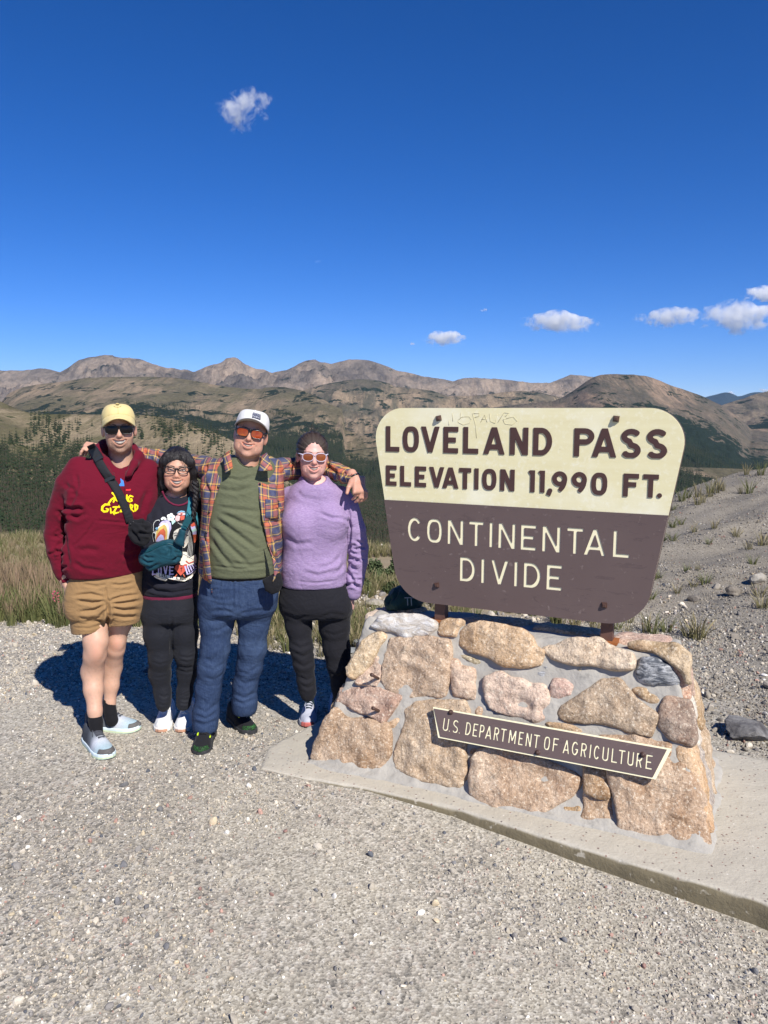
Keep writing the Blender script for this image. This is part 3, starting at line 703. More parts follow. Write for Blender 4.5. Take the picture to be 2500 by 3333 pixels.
def zE(L): return [((950+.4521*x)/DPX, (1950+.4521*y)/DPX) for x, y in L]
def zF(L): return [((1500+.5425*x)/DPX, (2000+.5425*y)/DPX) for x, y in L]
def zH(L): return [((1000+.5425*x)/DPX, (2400+.5425*y)/DPX) for x, y in L]
def z6(L): return [((1600+.5425*x)/DPX, (1950+.5425*y)/DPX) for x, y in L]
TAN, GOLD, PINK, WHT, OCH, BRK = srgb(196, 164, 128), srgb(206, 172, 124), srgb(184, 142, 122), srgb(214, 188, 164), srgb(186, 150, 104), srgb(140, 110, 94)
STONES = [
 (zE([(405, 500), (430, 460), (520, 320), (575, 262), (650, 252), (668, 270), (590, 400), (500, 530), (450, 560), (410, 535)]), srgb(216, 184, 138), .03),
 (zE([(465, 600), (520, 520), (575, 450), (625, 380), (652, 400), (635, 490), (642, 560), (600, 615), (480, 612)]), srgb(206, 170, 146), .0),
 (zE([(690, 350), (720, 300), (900, 282), (1050, 292), (1135, 302), (1140, 420), (1115, 600), (1085, 690), (950, 700), (800, 690), (680, 640), (655, 580), (664, 450)]), srgb(200, 166, 134), .02),
 (zE([(345, 650), (430, 640), (560, 635), (650, 652), (770, 705), (730, 760), (655, 880), (560, 830), (400, 760), (330, 730)]), PINK, .015),
 (zE([(715, 870), (765, 830), (775, 880), (740, 925), (700, 910)]), srgb(200, 150, 92), -.005),
 (zE([(320, 795), (365, 862), (400, 877), (500, 864), (690, 912), (700, 1000), (690, 1110), (650, 1200), (590, 1230), (400, 1195), (230, 1165), (150, 1140), (160, 1060), (250, 900)]), srgb(176, 136, 98), .03),
 (zE([(812, 800), (890, 745), (1030, 742), (1240, 738), (1268, 790), (1262, 900), (1240, 1000), (1240, 1130), (1250, 1280), (1200, 1355), (900, 1290), (750, 1205), (738, 1140), (780, 980), (822, 900)]), TAN, .015),
 (zE([(575, 200), (640, 132), (760, 117), (900, 122), (1000, 160), (1030, 198), (990, 240), (900, 255), (820, 272), (760, 250), (730, 222), (650, 222)]), srgb(186, 176, 162), .03),
 (zE([(1065, 235), (1082, 168), (1120, 150), (1208, 158), (1190, 210), (1170, 255), (1100, 250)]), srgb(206, 164, 116), .015),
 (zF([(0, 115), (60, 72), (150, 57), (370, 97), (415, 140), (438, 200), (488, 226), (470, 285), (380, 305), (280, 297), (180, 252), (60, 217), (-12, 178)]), srgb(208, 166, 118), .045),
 (zE([(1182, 372), (1250, 362), (1330, 410), (1418, 470), (1380, 480), (1250, 430), (1192, 410)]), srgb(150, 134, 92), -.005),
 (zE([(1150, 450), (1180, 457), (1210, 500), (1298, 512), (1300, 600), (1312, 712), (1260, 700), (1170, 680), (1156, 560)]), srgb(204, 166, 138), .01),
 (zF([(145, 382), (200, 362), (240, 358), (300, 400), (370, 395), (430, 430), (490, 425), (518, 470), (513, 540), (490, 600), (478, 652), (380, 622), (300, 600), (182, 560), (155, 490)]), srgb(222, 190, 168), .015),
 (zF([(75, 562), (100, 547), (122, 580), (100, 610)]), srgb(196, 156, 120), -.01),
 (zF([(425, 367), (450, 332), (508, 322), (515, 350), (490, 385), (440, 390)]), srgb(112, 112, 114), -.005),
 (zF([(502, 214), (560, 192), (640, 158), (840, 148), (870, 192), (1028, 242), (1042, 290), (1030, 322), (950, 324), (840, 302), (700, 292), (560, 262)]), srgb(220, 192, 160), .04),
 (zF([(680, 337), (720, 322), (780, 347), (783, 388), (700, 388), (682, 370)]), srgb(196, 180, 142), -.005),
 (zF([(546, 440), (560, 392), (610, 392), (658, 430), (640, 465), (575, 508), (541, 490)]), srgb(206, 166, 152), .0),
 (zF([(575, 590), (600, 562), (760, 462), (850, 402), (940, 392), (985, 442), (1050, 522), (1168, 607), (1160, 650), (1138, 723), (1000, 690), (850, 652), (750, 642), (622, 622)]), srgb(168, 138, 106), .01),
 (zF([(1067, 347), (1090, 272), (1150, 272), (1250, 312), (1306, 380), (1298, 408), (1200, 397), (1130, 408), (1080, 390)]), srgb(84, 88, 94), .025),
 (zF([(1027, 457), (1070, 447), (1180, 472), (1217, 490), (1190, 528), (1120, 510)]), srgb(180, 146, 104), -.005),
 (zF([(1202, 602), (1232, 512), (1280, 512), (1368, 527), (1393, 620), (1403, 740), (1380, 776), (1290, 755), (1242, 722), (1202, 660)]), BRK, .02),
 (zF([(845, 742), (1050, 742), (1250, 767), (1380, 822), (1398, 900)])+z6([(1240, 1080), (1280, 1290), (1303, 1470), (1270, 1500), (1200, 1488), (900, 1442), (830, 1437), (772, 1420), (782, 1330), (762, 1250), (732, 1150), (718, 1080), (700, 900)]), srgb(182, 144, 110), .008),
 (zH([(1000, 140), (1040, 90), (1080, 70), (1250, 60), (1600, 232), (1648, 262), (1590, 340), (1480, 400), (1420, 438), (1300, 448), (1200, 440), (1052, 390), (992, 330), (987, 232)]), srgb(190, 154, 122), .03),
 (zH([(1482, 482), (1550, 432), (1628, 422), (1628, 470), (1570, 518), (1497, 520)]), srgb(196, 156, 106), .005),
 (z6([(566, 1000), (690, 1020), (696, 1130), (690, 1186), (640, 1182), (562, 1150)]), srgb(178, 140, 100), .01),
 (z6([(560, 1172), (640, 1200), (692, 1200), (720, 1290), (753, 1380), (740, 1438), (650, 1420), (572, 1380), (552, 1330)]), srgb(184, 144, 106), .015),
 (zE([(1277, 1040), (1398, 1075), (1340, 1128), (1282, 1100)]), srgb(160, 112, 64), -.01),
 (zF([(1012, 178), (1150, 167), (1290, 187), (1358, 240), (1363, 400), (1330, 332), (1250, 262), (1150, 217), (1052, 197)]), srgb(200, 170, 128), .03),
 (zF([(517, 657), (640, 672), (738, 705), (733, 713), (560, 688)]), srgb(190, 150, 104), -.01),
]
def stone_mesh(poly, O_, eu, ev, en, q, seed, h=.0115, thick=.07, rough=.017, r=.010, m=None, col=(.5, .4, .3), grow=.014):
    P = np.array(poly); lo = P.min(0)-.03; hi = P.max(0)+.03
    f = Fld((lo[0], lo[1], -thick-.05), (hi[0], hi[1], .09), h)
    X, Y, Z = f.co(); XX, YY = np.broadcast_arrays(X[:, :, 0], Y[:, :, 0])
    d2 = sd_poly(XX, YY, P)-grow+.010*fbm(XX*15, YY*15, seed=seed, oct=3)
    rg = np.random.default_rng(seed); cx, cy = P.mean(0); sl_ = rg.normal(0, .05, 2)
    rel = (sl_[0]*(XX-cx)+sl_[1]*(YY-cy))+rough*1.2*fbm(XX*5, YY*5, seed=seed+1, oct=4)+rough*1.0*fbm(XX*9, YY*14, seed=seed+2, oct=4, ridged=True)+.005*fbm(XX*34, YY*34, seed=seed+3, oct=2)
    bul = .012*np.clip(-d2/.04, 0, 1)**.5
    top = q+rel+bul-.012
    d2 = d2[:, :, None]; dz = np.maximum(Z-top[:, :, None], -(Z+thick))
    d = np.sqrt(np.maximum(d2+r, 0)**2+np.maximum(dz+r, 0)**2)+np.minimum(np.maximum(d2+r, dz+r), 0)-r
    f.d = (d*.85).astype(np.float32)
    V, F = f.net(); V = O_+V[:, :1]*eu+V[:, 1:2]*ev+V[:, 2:]*en
    o = mesh('stone', V, F, m or M_STONE, plinth); o.color = (*col, 1); return o
for i, (pl, cl, q) in enumerate(STONES):
    o = stone_mesh([fuv(*p) for p in pl], FO, ME, SD, QN, q*.55, 100+i, m=M_SCHIST if i in (7, 14, 19) else None, col=cl)
# right end, back and left end of the plinth
slr = math.hypot(BS, BH-ZS)
def face(O_, eu, ed, polys, seed, q=.012):
    ev = ed/np.linalg.norm(ed); en = np.cross(eu, ev)
    for i, (pl, cl) in enumerate(polys): stone_mesh(pl, O_, eu, ev, en, q, seed+i, col=cl, h=.015)
ed = np.array(-ME*BS+np.array([0, 0, BH-ZS])); 
face(MW(BU, 0, ZS), MN, ed, [([(.06, .05), (.19, .03), (.26, .30), (.27, .46), (.22, .47), (.14, .30)], srgb(214, 166, 112)), ([(.23, .04), (.40, .02), (.44, .14), (.38, .26), (.29, .28)], srgb(176, 164, 156)),
  ([(.29, .31), (.39, .29), (.43, .42), (.37, .50), (.30, .47)], srgb(232, 222, 206)), ([(.45, .02), (.74, .03), (.71, .28), (.48, .27), (.46, .14)], TAN), ([(.26, .52), (.33, .52), (.35, .66), (.30, .69), (.27, .62)], srgb(206, 142, 106)),
  ([(.37, .54), (.46, .47), (.48, .66), (.38, .69)], srgb(206, 164, 142)), ([(.48, .31), (.66, .32), (.63, .55), (.52, .62), (.49, .46)], OCH)], 300)
ed = np.array(ME*BS+np.array([0, 0, BH-ZS]))
face(MW(0, BD, ZS), -MN, ed, [([(.06, .03), (.34, .03), (.34, .26), (.10, .28)], TAN), ([(.37, .03), (.66, .03), (.70, .2), (.62, .32), (.38, .28)], GOLD), ([(.16, .31), (.34, .30), (.36, .52), (.22, .54)], PINK), ([(.40, .33), (.60, .36), (.52, .55), (.40, .53)], OCH), ([(.26, .57), (.50, .58), (.5, .68), (.29, .68)], WHT)], 330)
ed = np.array(-MN*(BD-BB)+np.array([0, 0, BH-ZS]))
bk = [([(x0, y0), (x1, y0+.01), (x1-.02, y1), (x0+.02, y1-.02)], [TAN, GOLD, PINK, OCH, WHT][k % 5]) for k, (x0, y0, x1, y1) in enumerate([(.04, .02, .42, .25), (.45, .02, .78, .3), (.81, .02, 1.3, .24), (1.33, .02, 1.74, .28), (.1, .28, .4, .48), (.44, .33, .8, .5), (.83, .28, 1.2, .52), (1.24, .31, 1.66, .5), (.17, .52, .6, .7), (.64, .54, 1.1, .7), (1.14, .55, 1.6, .7)])]
face(MW(BU, BD, ZS), -ME, ed, bk, 350)
# flat capping stones on top
for i, (pl, cl) in enumerate([([(.23, .47), (.36, .46), (.38, .54), (.25, .55)], srgb(206, 160, 116)), ([(1.33, .40), (1.58, .38), (1.57, .53), (1.36, .54)], srgb(214, 170, 150)), ([(.62, .42), (.9, .41), (.94, .53), (.66, .54)], TAN), ([(.98, .42), (1.27, .41), (1.29, .53), (1.0, .53)], OCH)]):
    stone_mesh(pl, MW(0, 0, BH), ME, MN, np.array([0, 0, 1.0]), .006, 380+i, col=cl, h=.015, rough=.006)

# old steel pins in the stonework ------------------------------------
M_STEEL = plain('rusty brown steel', srgb(74, 52, 44), .5, .5, .3, 300, .35)
M_RUST = plain('rust stain', srgb(150, 92, 50), .9)
for (hx, hy) in [(645, 552), (655, 788)]:
    u_, v_ = fuv(*zE([(hx-22, hy+20)])[0]); p = FO+ME*u_+SD*v_
    m = MB(); d_ = QN*.075+np.array([0, 0, .012]); m.tube([p+QN*.0, p+d_], .0075, 8); m.tube([p+d_*.98, p+d_*1.1], .0095, 8)
    m.build('steel_pin', M_STEEL, plinth)

# ------------------------------------------------------------------ lettering: stroke letters -> outlines
def arc(cx, cy, rx, ry, a0, a1, n=14): return [(cx+rx*math.cos(R(a0+(a1-a0)*i/n)), cy+ry*math.sin(R(a0+(a1-a0)*i/n))) for i in range(n+1)]
def strokes(ch, w, s):
    """centre lines in a box w x 1, stroke width s"""
    h = s/2; l, r, b, t = h, w-h, h, 1-h; m = w/2
    sq = lambda n=30, ex=.62: [(m+(m-h)*math.copysign(abs(math.cos(a))**ex, math.cos(a)), .5+(.5-h)*math.copysign(abs(math.sin(a))**.9, math.sin(a))) for a in [2*math.pi*i/n for i in range(n+1)]]
    V = [(l, 0), (l, 1)]
    return {
     'L': [V, [(0, b), (w, b)]], 'E': [V, [(0, b), (w, b)], [(0, t), (w, t)], [(0, .5), (w*.84, .5)]], 'F': [V, [(0, t), (w, t)], [(0, .53), (w*.84, .53)]],
     'T': [[(m, 0), (m, 1)], [(0, t), (w, t)]], 'I': [[(m, 0), (m, 1)]], 'N': [V, [(r, 0), (r, 1)], [(l-s*.02, 1+s*.2), (r+s*.02, -s*.2)]],
     'A': [[(h*.55-s*.08, -.15), (m, 1.0)], [(w-h*.55+s*.08, -.15), (m, 1.0)], [(w*.2, .27), (w*.8, .27)]], 'V': [[(h*.6-s*.1, 1.12), (m, 0.02)], [(w-h*.6+s*.1, 1.12), (m, .02)]],
     'M': [V, [(r, 0), (r, 1)], [(l, 1+.05), (m, .2)], [(r, 1+.05), (m, .2)]],
     'O': [sq()], '0': [sq()], 'C': [[p for p in arc(m, .5, (m-h), .5-h, 38, 322, 26)]], 'U': [[(l, 1.0)]+[(l, .35)]+arc(m, b+(m-h)*1.0, m-h, m-h, 180, 360, 14)+[(r, .35), (r, 1.0)]],
     'G': [[p for p in arc(m, .5, (m-h), .5-h, 42, 345, 26)], [(m*1.05, .44), (w, .44)], [(r, .46), (r, .22)]],
     'D': [V, [(0, t), (w*.42, t)]+arc(w*.42, .5, r-w*.42, .5-h, 88, -88, 16)+[(w*.42, b), (0, b)]],
     'P': [V, [(0, t), (w*.5, t)]+arc(w*.52, 1-.29, r-w*.52, .29-h, 88, -88, 12)+[(w*.5, .42+h), (0, .42+h)]],
     'R': [V, [(0, t), (w*.5, t)]+arc(w*.52, 1-.28, r-w*.52, .28-h, 88, -88, 12)+[(w*.5, .44+h), (0, .44+h)], [(w*.5, .5), (w*.93, -.1)]],
     'S': [arc(m, .745-.01, m-h, .255-h+.01, 28, 270, 16)[:-1]+arc(m, .265-.01, m-h, .265-h+.01, 88, -152, 16)],
     '9': [arc(m, .66, m-h, .34-h, 0, 360, 22), arc(w*.18, .66, r-w*.18, .6, 0, -58, 10)], '1': [[(w-h, 0), (w-h, 1)], [(0, .86), (w-h, .965)]],
     '.': [[(h, h), (h+.001, h)]], ',': [[(w*.55, h), (w*.56, h)], [(w*.6, h), (w*.15, -s*.55)]],
     '-': [[(0, .5), (w, .5)]],
    }[ch]
def outline(ch, W_, H_, sw, n=64):
    """contours (lists of points in metres, origin lower-left) of a letter"""
    w = W_/H_; s_ = sw/H_
    pad = .12; hs = 1.0/n
    xs_ = np.arange(-pad, w+pad, hs); ys_ = np.arange(-pad-(.3 if ch == ',' else 0), 1+pad, hs)
    X, Y = np.meshgrid(xs_, ys_, indexing='ij'); D = np.full(X.shape, 9.0)
    for L in strokes(ch, w, s_):
        L = np.array(L); e_ = np.linalg.norm(L[0]-L[-1]) < 1e-4
        for i in range(len(L)-1):
            a, b = L[i], L[i+1]; d = b-a; ln = np.hypot(*d)+1e-9; d = d/ln
            px, py = X-(a[0]+b[0])/2, Y-(a[1]+b[1])/2
            q1 = np.abs(px*d[0]+py*d[1])-ln/2; q2 = np.abs(-px*d[1]+py*d[0])-s_/2
            D = np.minimum(D, np.sqrt(np.maximum(q1, 0)**2+np.maximum(q2, 0)**2)+np.minimum(np.maximum(q1, q2), 0))
            if i > 0 or e_ or ch in '.,': D = np.minimum(D, np.hypot(X-a[0], Y-a[1])-s_/2)
    if ch not in ',': D = np.maximum(D, np.abs(Y-.5)-.5)
    # marching squares
    seg = {}
    neg = D < 0
    def ip(p, q): t = D[p]/(D[p]-D[q]); return (X[p]+(X[q]-X[p])*t, Y[p]+(Y[q]-Y[p])*t)
    code = neg[:-1, :-1]*1+neg[1:, :-1]*2+neg[1:, 1:]*4+neg[:-1, 1:]*8
    pts = {}
    TAB = {1: [(0, 3)], 2: [(1, 0)], 3: [(1, 3)], 4: [(2, 1)], 5: [(0, 3), (2, 1)], 6: [(2, 0)], 7: [(2, 3)], 8: [(3, 2)], 9: [(0, 2)], 10: [(1, 0), (3, 2)], 11: [(1, 2)], 12: [(3, 1)], 13: [(0, 1)], 14: [(3, 0)]}
    for i, j in np.argwhere((code > 0) & (code < 15)):
        E = [((i, j), (i+1, j)), ((i+1, j), (i+1, j+1)), ((i, j+1), (i+1, j+1)), ((i, j), (i, j+1))]
        for a, b in TAB[int(code[i, j])]:
            seg[E[a]] = E[b]
    out = []
    while seg:
        k0 = next(iter(seg)); k = k0; L = []
        while k in seg: L.append(ip(*k)); k = seg.pop(k)
        L = np.array(L)
        keep = [0]; 
        for i in range(1, len(L)-1):
            a, b, c_ = L[keep[-1]], L[i], L[i+1]
            cr = abs((b[0]-a[0])*(c_[1]-a[1])-(b[1]-a[1])*(c_[0]-a[0]))/(np.hypot(*(c_-a))+1e-9)
            if cr > .0016: keep.append(i)
        L = L[keep]
        if len(L) > 2: out.append(L*H_)
    return out
def flat_curve(loops, depth, bevel=0.0):
    """filled 2-D outline with holes, extruded to +-depth/2"""
    cu = bpy.data.curves.new('outline', 'CURVE'); cu.dimensions = '2D'; cu.fill_mode = 'BOTH'; cu.extrude = depth/2; cu.bevel_depth = bevel
    for L in loops:
        sp = cu.splines.new('POLY'); sp.points.add(len(L)-1); sp.use_cyclic_u = True
        for i, p in enumerate(L): sp.points[i].co = (p[0], p[1], 0, 1)
    o = bpy.data.objects.new('outline', cu); me = bpy.data.meshes.new_from_object(o)
    bpy.data.objects.remove(o); bpy.data.curves.remove(cu); return me
def panel_piece(name, loops, depth, O_, eu, ev, en, zc, m, parent):
    """outline in (u,v) metres placed in the plane O_+u*eu+v*ev, middle of thickness at zc along en"""
    me = flat_curve(loops, depth)
    M = Matrix(((eu[0], ev[0], en[0], 0), (eu[1], ev[1], en[1], 0), (eu[2], ev[2], en[2], 0), (0, 0, 0, 1)))
    T = Matrix.Translation(Vector(O_+en*zc)-Vector(parent.location))
    me.transform(T @ M)
    return link(name, me, m, parent)
# ------------------------------------------------------------------ the big sign
SW = .31
SG = MW(0, SW, 0); SN = -MN; UP = np.array([0, 0, 1.0])
sign = empty('pass_sign', tuple(MW(.905, SW+.05, BH)))
tag(sign, 'large brown and cream sign reading LOVELAND PASS, ELEVATION 11,990 FT., CONTINENTAL DIVIDE', 'sign')
s = S('cream sign board', .55, .3)
sx = s.tc()
n_ = s.noise(3, 5, .6, s.vec((1, 1, 12))); n2 = s.noise(45, 4, .7)
c = s.mix(n_, srgb(214, 204, 158), srgb(228, 221, 182))
c = s.mix(s.ramp(n2, [(.52, 0), (.72, .7)]), c, srgb(232, 228, 204))
c = s.mix(s.ramp(s.noise(1.7, 4, .6), [(.46, 0), (.62, .75)]), c, srgb(234, 231, 208))
c = s.mix(s.ramp(s.noise(24, 2, .5), [(.72, 0), (.76, .35)]), c, srgb(120, 112, 92))
M_CREAM = s.done(c, s.bump(s.noise(60, 4, .6, s.vec((1, 1, 6))), .12, .003))
s = S('brown sign board', .5, .35)
c = s.mix(s.noise(2.2, 5, .6), srgb(88, 73, 71), srgb(104, 89, 85))
sc_ = s.noise(5, 6, .75, s.vec((1.0, 1.0, 4.0), rot=(0, .5, 0)), 2.0)
c = s.mix(s.ramp(sc_, [(.58, 0), (.63, .55), (.67, 0)]), c, srgb(74, 62, 62))
c = s.mix(s.ramp(s.noise(30, 3), [(.66, 0), (.74, .5)]), c, srgb(140, 126, 120))
M_BROWN = s.done(c, s.bump(s.noise(50, 4, .6), .1, .003), s.ramp(s.noise(4, 4), [(.3, .42), (.7, .6)]))
M_LBROWN = plain('brown letter', srgb(74, 52, 48), .5, .35, .1, 300, .15)
M_LCREAM = plain('cream letter', srgb(238, 230, 192), .6, .3, .1, 300, .06)
M_GRAF = plain('grey scribble', srgb(202, 194, 158), .7)
def round_poly(P, rad, n=10):
    P = np.array(P, float); out = []; N = len(P)
    for i in range(N):
        a, b, c_ = P[i-1], P[i], P[(i+1) % N]; r = rad[i]
        d1 = (a-b)/np.linalg.norm(a-b); d2 = (c_-b)/np.linalg.norm(c_-b)
        if r <= 0: out.append(tuple(b)); continue
        th = math.acos(np.clip(np.dot(d1, d2), -1, 1)); t = r/math.tan(th/2)
        bi = (d1+d2)/np.linalg.norm(d1+d2); cc = b+bi*r/math.sin(th/2)
        p1 = b+d1*t; p2 = b+d2*t
        a1 = math.atan2(*(p1-cc)[::-1]); a2 = math.atan2(*(p2-cc)[::-1]); da = (a2-a1+math.pi) % (2*math.pi)-math.pi
        out += [tuple(cc+r*np.array([math.cos(a1+da*k/n), math.sin(a1+da*k/n)])) for k in range(n+1)]
    return out
ZT, ZB, ZD, UC = 1.751, .811, 1.304, .903
def hw(z): return .657+(z-1.304)*.165                 # half width of the tapering board
body = round_poly([(UC-hw(ZB), ZB), (UC+hw(ZB), ZB), (UC+hw(ZT), ZT), (UC-hw(ZT), ZT)], [.185, .185, .145, .145], 14)
CAPD = .004
panel_piece('core_board', [body], .022, SG, ME, UP, SN, -.011, M_CREAM, sign)
bk_ = panel_piece('backing_board', [[(UC+(p[0]-UC)*1.004, ZB-.003+(p[1]-ZB)*1.004) for p in body]], .012, SG, ME, UP, SN, -.0285, M_BROWN, sign)
def lp(region, scale, x, y):                           # zoomed photo pixel -> (u, z) on the sign face
    p = onplane((region[0]+scale*x)/DPX, (region[1]+scale*y)/DPX, SG, SN); return float(np.dot(p-MO, ME)), float(p[2])
rA, rB, rC, rD = (1200, 1300), (1700, 1300), (1250, 1640), (1700, 1640)
kA, kC = .33152, .30139
def place_row(items, z0, z1): return [(ch, lp(rg_, k_, a, 500)[0], lp(rg_, k_, b_, 500)[0], z0, z1) for ch, rg_, k_, a, b_ in items]
row1 = place_row([('L', rA, kA, 172, 303), ('O', rA, kA, 337, 495), ('V', rA, kA, 522, 690), ('E', rA, kA, 736, 880), ('L', rA, kA, 930, 1078), ('A', rA, kA, 1132, 1333), ('N', rA, kA, 1388, 1566),
  ('D', rB, kA, 108, 292), ('P', rB, kA, 508, 705), ('A', rB, kA, 690, 922), ('S', rB, kA, 968, 1165), ('S', rB, kA, 1220, 1424)], 1.5415, 1.664)
row2 = place_row([('E', rA, kA, 173, 276), ('L', rA, kA, 314, 420), ('E', rA, kA, 459, 568), ('V', rA, kA, 605, 740), ('A', rA, kA, 733, 884), ('T', rA, kA, 894, 1012), ('I', rA, kA, 1047, 1083), ('O', rA, kA, 1122, 1262), ('N', rA, kA, 1300, 1441),
  ('1', rB, kA, 78, 133), ('1', rB, kA, 178, 231), (',', rB, kA, 262, 302), ('9', rB, kA, 304, 452), ('9', rB, kA, 497, 646), ('0', rB, kA, 690, 850), ('F', rB, kA, 1008, 1160), ('T', rB, kA, 1202, 1356), ('.', rB, kA, 1345, 1391)], 1.376, 1.474)
row3 = place_row([('C', rC, kC, 260, 410), ('O', rC, kC, 466, 629), ('N', rC, kC, 690, 858), ('T', rC, kC, 921, 1075), ('I', rC, kC, 1137, 1176), ('N', rC, kC, 1237, 1418), ('E', rC, kC, 1479, 1642),
  ('N', rD, kC, 218, 410), ('T', rD, kC, 484, 656), ('A', rD, kC, 668, 902), ('L', rD, kC, 983, 1160)], 1.110, 1.2255)
row4 = place_row([('D', rC, kC, 827, 990), ('I', rC, kC, 1056, 1093), ('V', rC, kC, 1166, 1348), ('I', rC, kC, 1413, 1455), ('D', rD, kC, 27, 208), ('E', rD, kC, 276, 440)], 0.9362, 1.0515)
print([round(q, 3) for q in row3[0][1:3]], lp(rC, kC, 1560, 228), lp(rC, kC, 1560, 497), lp(rC, kC, 900, 578), lp(rC, kC, 900, 836), lp(rA, kA, 220, 645), lp(rA, kA, 220, 838))
def row_loops(row, sw): return [(ch, [L+np.array([u0, z0]) for L in outline(ch, u1-u0, z1_-z0, sw)]) for ch, u0, u1, z0, z1_ in row]
for row, sw in ((row1, .0232), (row2, .0200)):
    for ch, L in row_loops(row, sw): panel_piece('letter', L, CAPD+.001, SG, ME, UP, SN, (CAPD-.001)/2, M_LBROWN, sign)
holes = []
for row, sw in ((row3, .0148), (row4, .0148)):
    for ch, L in row_loops(row, sw):
        holes += L
        panel_piece('letter', L, .001, SG, ME, UP, SN, .0008, M_LCREAM, sign)
lower = [p for p in body if p[1] < ZD]
ur = UC+hw(ZD)
lower = round_poly([(UC-hw(ZB), ZB), (UC+hw(ZB), ZB), (UC+hw(ZD), ZD), (UC-hw(ZD), ZD)], [.185, .185, 0, 0], 14)
panel_piece('lower_board', [[(UC+(p[0]-UC)*1.0015, p[1]-(.0008 if p[1] < 1 else 0)) for p in lower]]+holes, CAPD, SG, ME, UP, SN, CAPD/2+.0005, M_BROWN, sign)
# faint scratched scribble across the top edge
m = MB()
for L in [[(822, 135), (828, 215)], [(790, 210), (788, 255)], [(905, 130), (900, 180), (940, 170)], [(880, 205), (920, 170), (985, 168), (1012, 200), (990, 235), (930, 250), (880, 225), (880, 205)], [(1020, 135), (1050, 250), (1060, 380)], [(1030, 140), (1090, 135), (1085, 165), (1040, 180)], [(1100, 225), (1140, 150), (1165, 225)], [(1110, 195), (1160, 195)], [(1190, 140), (1195, 215), (1240, 235), (1265, 150)], [(1270, 225), (1330, 130), (1380, 135), (1340, 170)], [(1350, 190), (1420, 170), (1460, 215), (1410, 250), (1340, 240), (1320, 200), (1350, 190)]]:
    Q = [lp(rA, kA, *p) for p in L]
    m.tube([SG+ME*q[0]+UP*q[1]+SN*.0006 for q in Q], .0011, 4)
m.build('scribble', M_GRAF, sign)
# square-headed bolts and posts
for (u_, z_, tr) in [(.527, 1.703, .2), (1.333, 1.705, -.1), (.527, .904, .15), (1.315, .892, .0)]:
    m = MB(); p = SG+ME*u_+UP*z_
    Mx = np.stack([ME, UP, SN], 1)@rotz(tr)
    m.box(p+SN*.006, (.026, .026, .012), Mx, taper=.8); m.box(p+SN*.016, (.018, .018, .008), Mx, taper=.55)
    m.build('bolt', M_STEEL, sign, smooth=False)
s = S('brown post steel', .55, .4)
pz = s.sep(s.tc())[2]
c = s.mix(s.noise(14, 5, .65), srgb(78, 54, 48), srgb(104, 76, 66))
c = s.mix(s.ramp(s.math('ADD', s.math('MULTIPLY', s.sep(s.n('NewGeometry').outputs['Position'])[2], 8.0), s.math('MULTIPLY', s.noise(20, 4), .8)), [(.60, .9), (.63, 0)]), c, srgb(150, 92, 56))
M_POST = s.done(c, s.bump(s.noise(60, 4), .25, .004))
for u_ in (.527, 1.323):
    m = MB(); p = MW(u_, SW+.0345+.026, 0)
    m.box(p+UP*1.19, (.052, .050, 1.04), np.stack([ME, MN, UP], 1)); m.build('post', M_POST, sign, smooth=False)
    m = MB(); m.box(p+UP*(BH-.006), (.10, .085, .012), np.stack([ME, MN, UP], 1)); m.build('rust_stain_pad', M_RUST, sign, smooth=False)
# ------------------------------------------------------------------ the plaque on the plinth
PO = FO+QN*.068
def puv(x, y):
    p = onplane((1390+.85084*x)/DPX, (2270+.85084*y)/DPX, PO, QN)-PO; return np.array([np.dot(p, ME), np.dot(p, SD)])
plq = empty('plaque', tuple(PO+ME*1.05+SD*.3))
tag(plq, 'narrow brown plaque reading U.S. DEPARTMENT OF AGRICULTURE bolted across the stone plinth', 'sign')
C4 = [puv(25, 20), puv(45, 137), puv(873, 334), puv(934, 215)]
print('plaque', [tuple(np.round(q, 3)) for q in C4])
top_y = (C4[0][1]+C4[3][1])/2; bot_y = (C4[1][1]+C4[2][1])/2
pq = [np.array([C4[1][0], bot_y]), np.array([C4[2][0], bot_y]), np.array([C4[3][0], top_y]), np.array([C4[0][0], top_y])]
cen = sum(pq)/4
inset = [np.array([C4[1][0]+.010, bot_y+.0065]), np.array([C4[2][0]-.0115, bot_y+.0065]), np.array([C4[3][0]-.0165, top_y-.0065]), np.array([C4[0][0]+.0065, top_y-.0065])]
panel_piece('core_board', [pq], .014, PO, ME, SD, QN, -.007, M_LCREAM, plq)
panel_piece('backing_board', [[tuple(cen+(p-cen)*.996) for p in pq]], .008, PO, ME, SD, QN, -.0182, M_BROWN, plq)
txt = [('U', 62, 83), ('.', 86, 92), ('S', 99, 120), ('.', 124, 130), ('D', 148, 168), ('E', 176, 194), ('P', 201, 219), ('A', 224, 248), ('R', 256, 275), ('T', 281, 303), ('M', 313, 340), ('E', 350, 368), ('N', 378, 399), ('T', 406, 430),
       ('O', 447, 470), ('F', 481, 502), ('A', 520, 545), ('G', 553, 578), ('R', 588, 610), ('I', 620, 628), ('C', 637, 660), ('U', 670, 694), ('L', 705, 728), ('T', 731, 757), ('U', 766, 790), ('R', 800, 823), ('E', 836, 861)]
tv0, tv1 = puv(350, 172)[1], puv(360, 127)[1]
tv0, tv1 = bot_y+(top_y-bot_y)*.27, bot_y+(top_y-bot_y)*.70
ph = []
for ch, a, b_ in txt:
    u0 = puv(a, 96+a*.21)[0]; u1 = puv(b_, 96+b_*.21)[0]
    L = [q+np.array([u0, tv0]) for q in outline(ch, u1-u0, tv1-tv0, .0058, 56)]
    ph += L; panel_piece('letter', L, .001, PO, ME, SD, QN, .0006, M_LCREAM, plq)
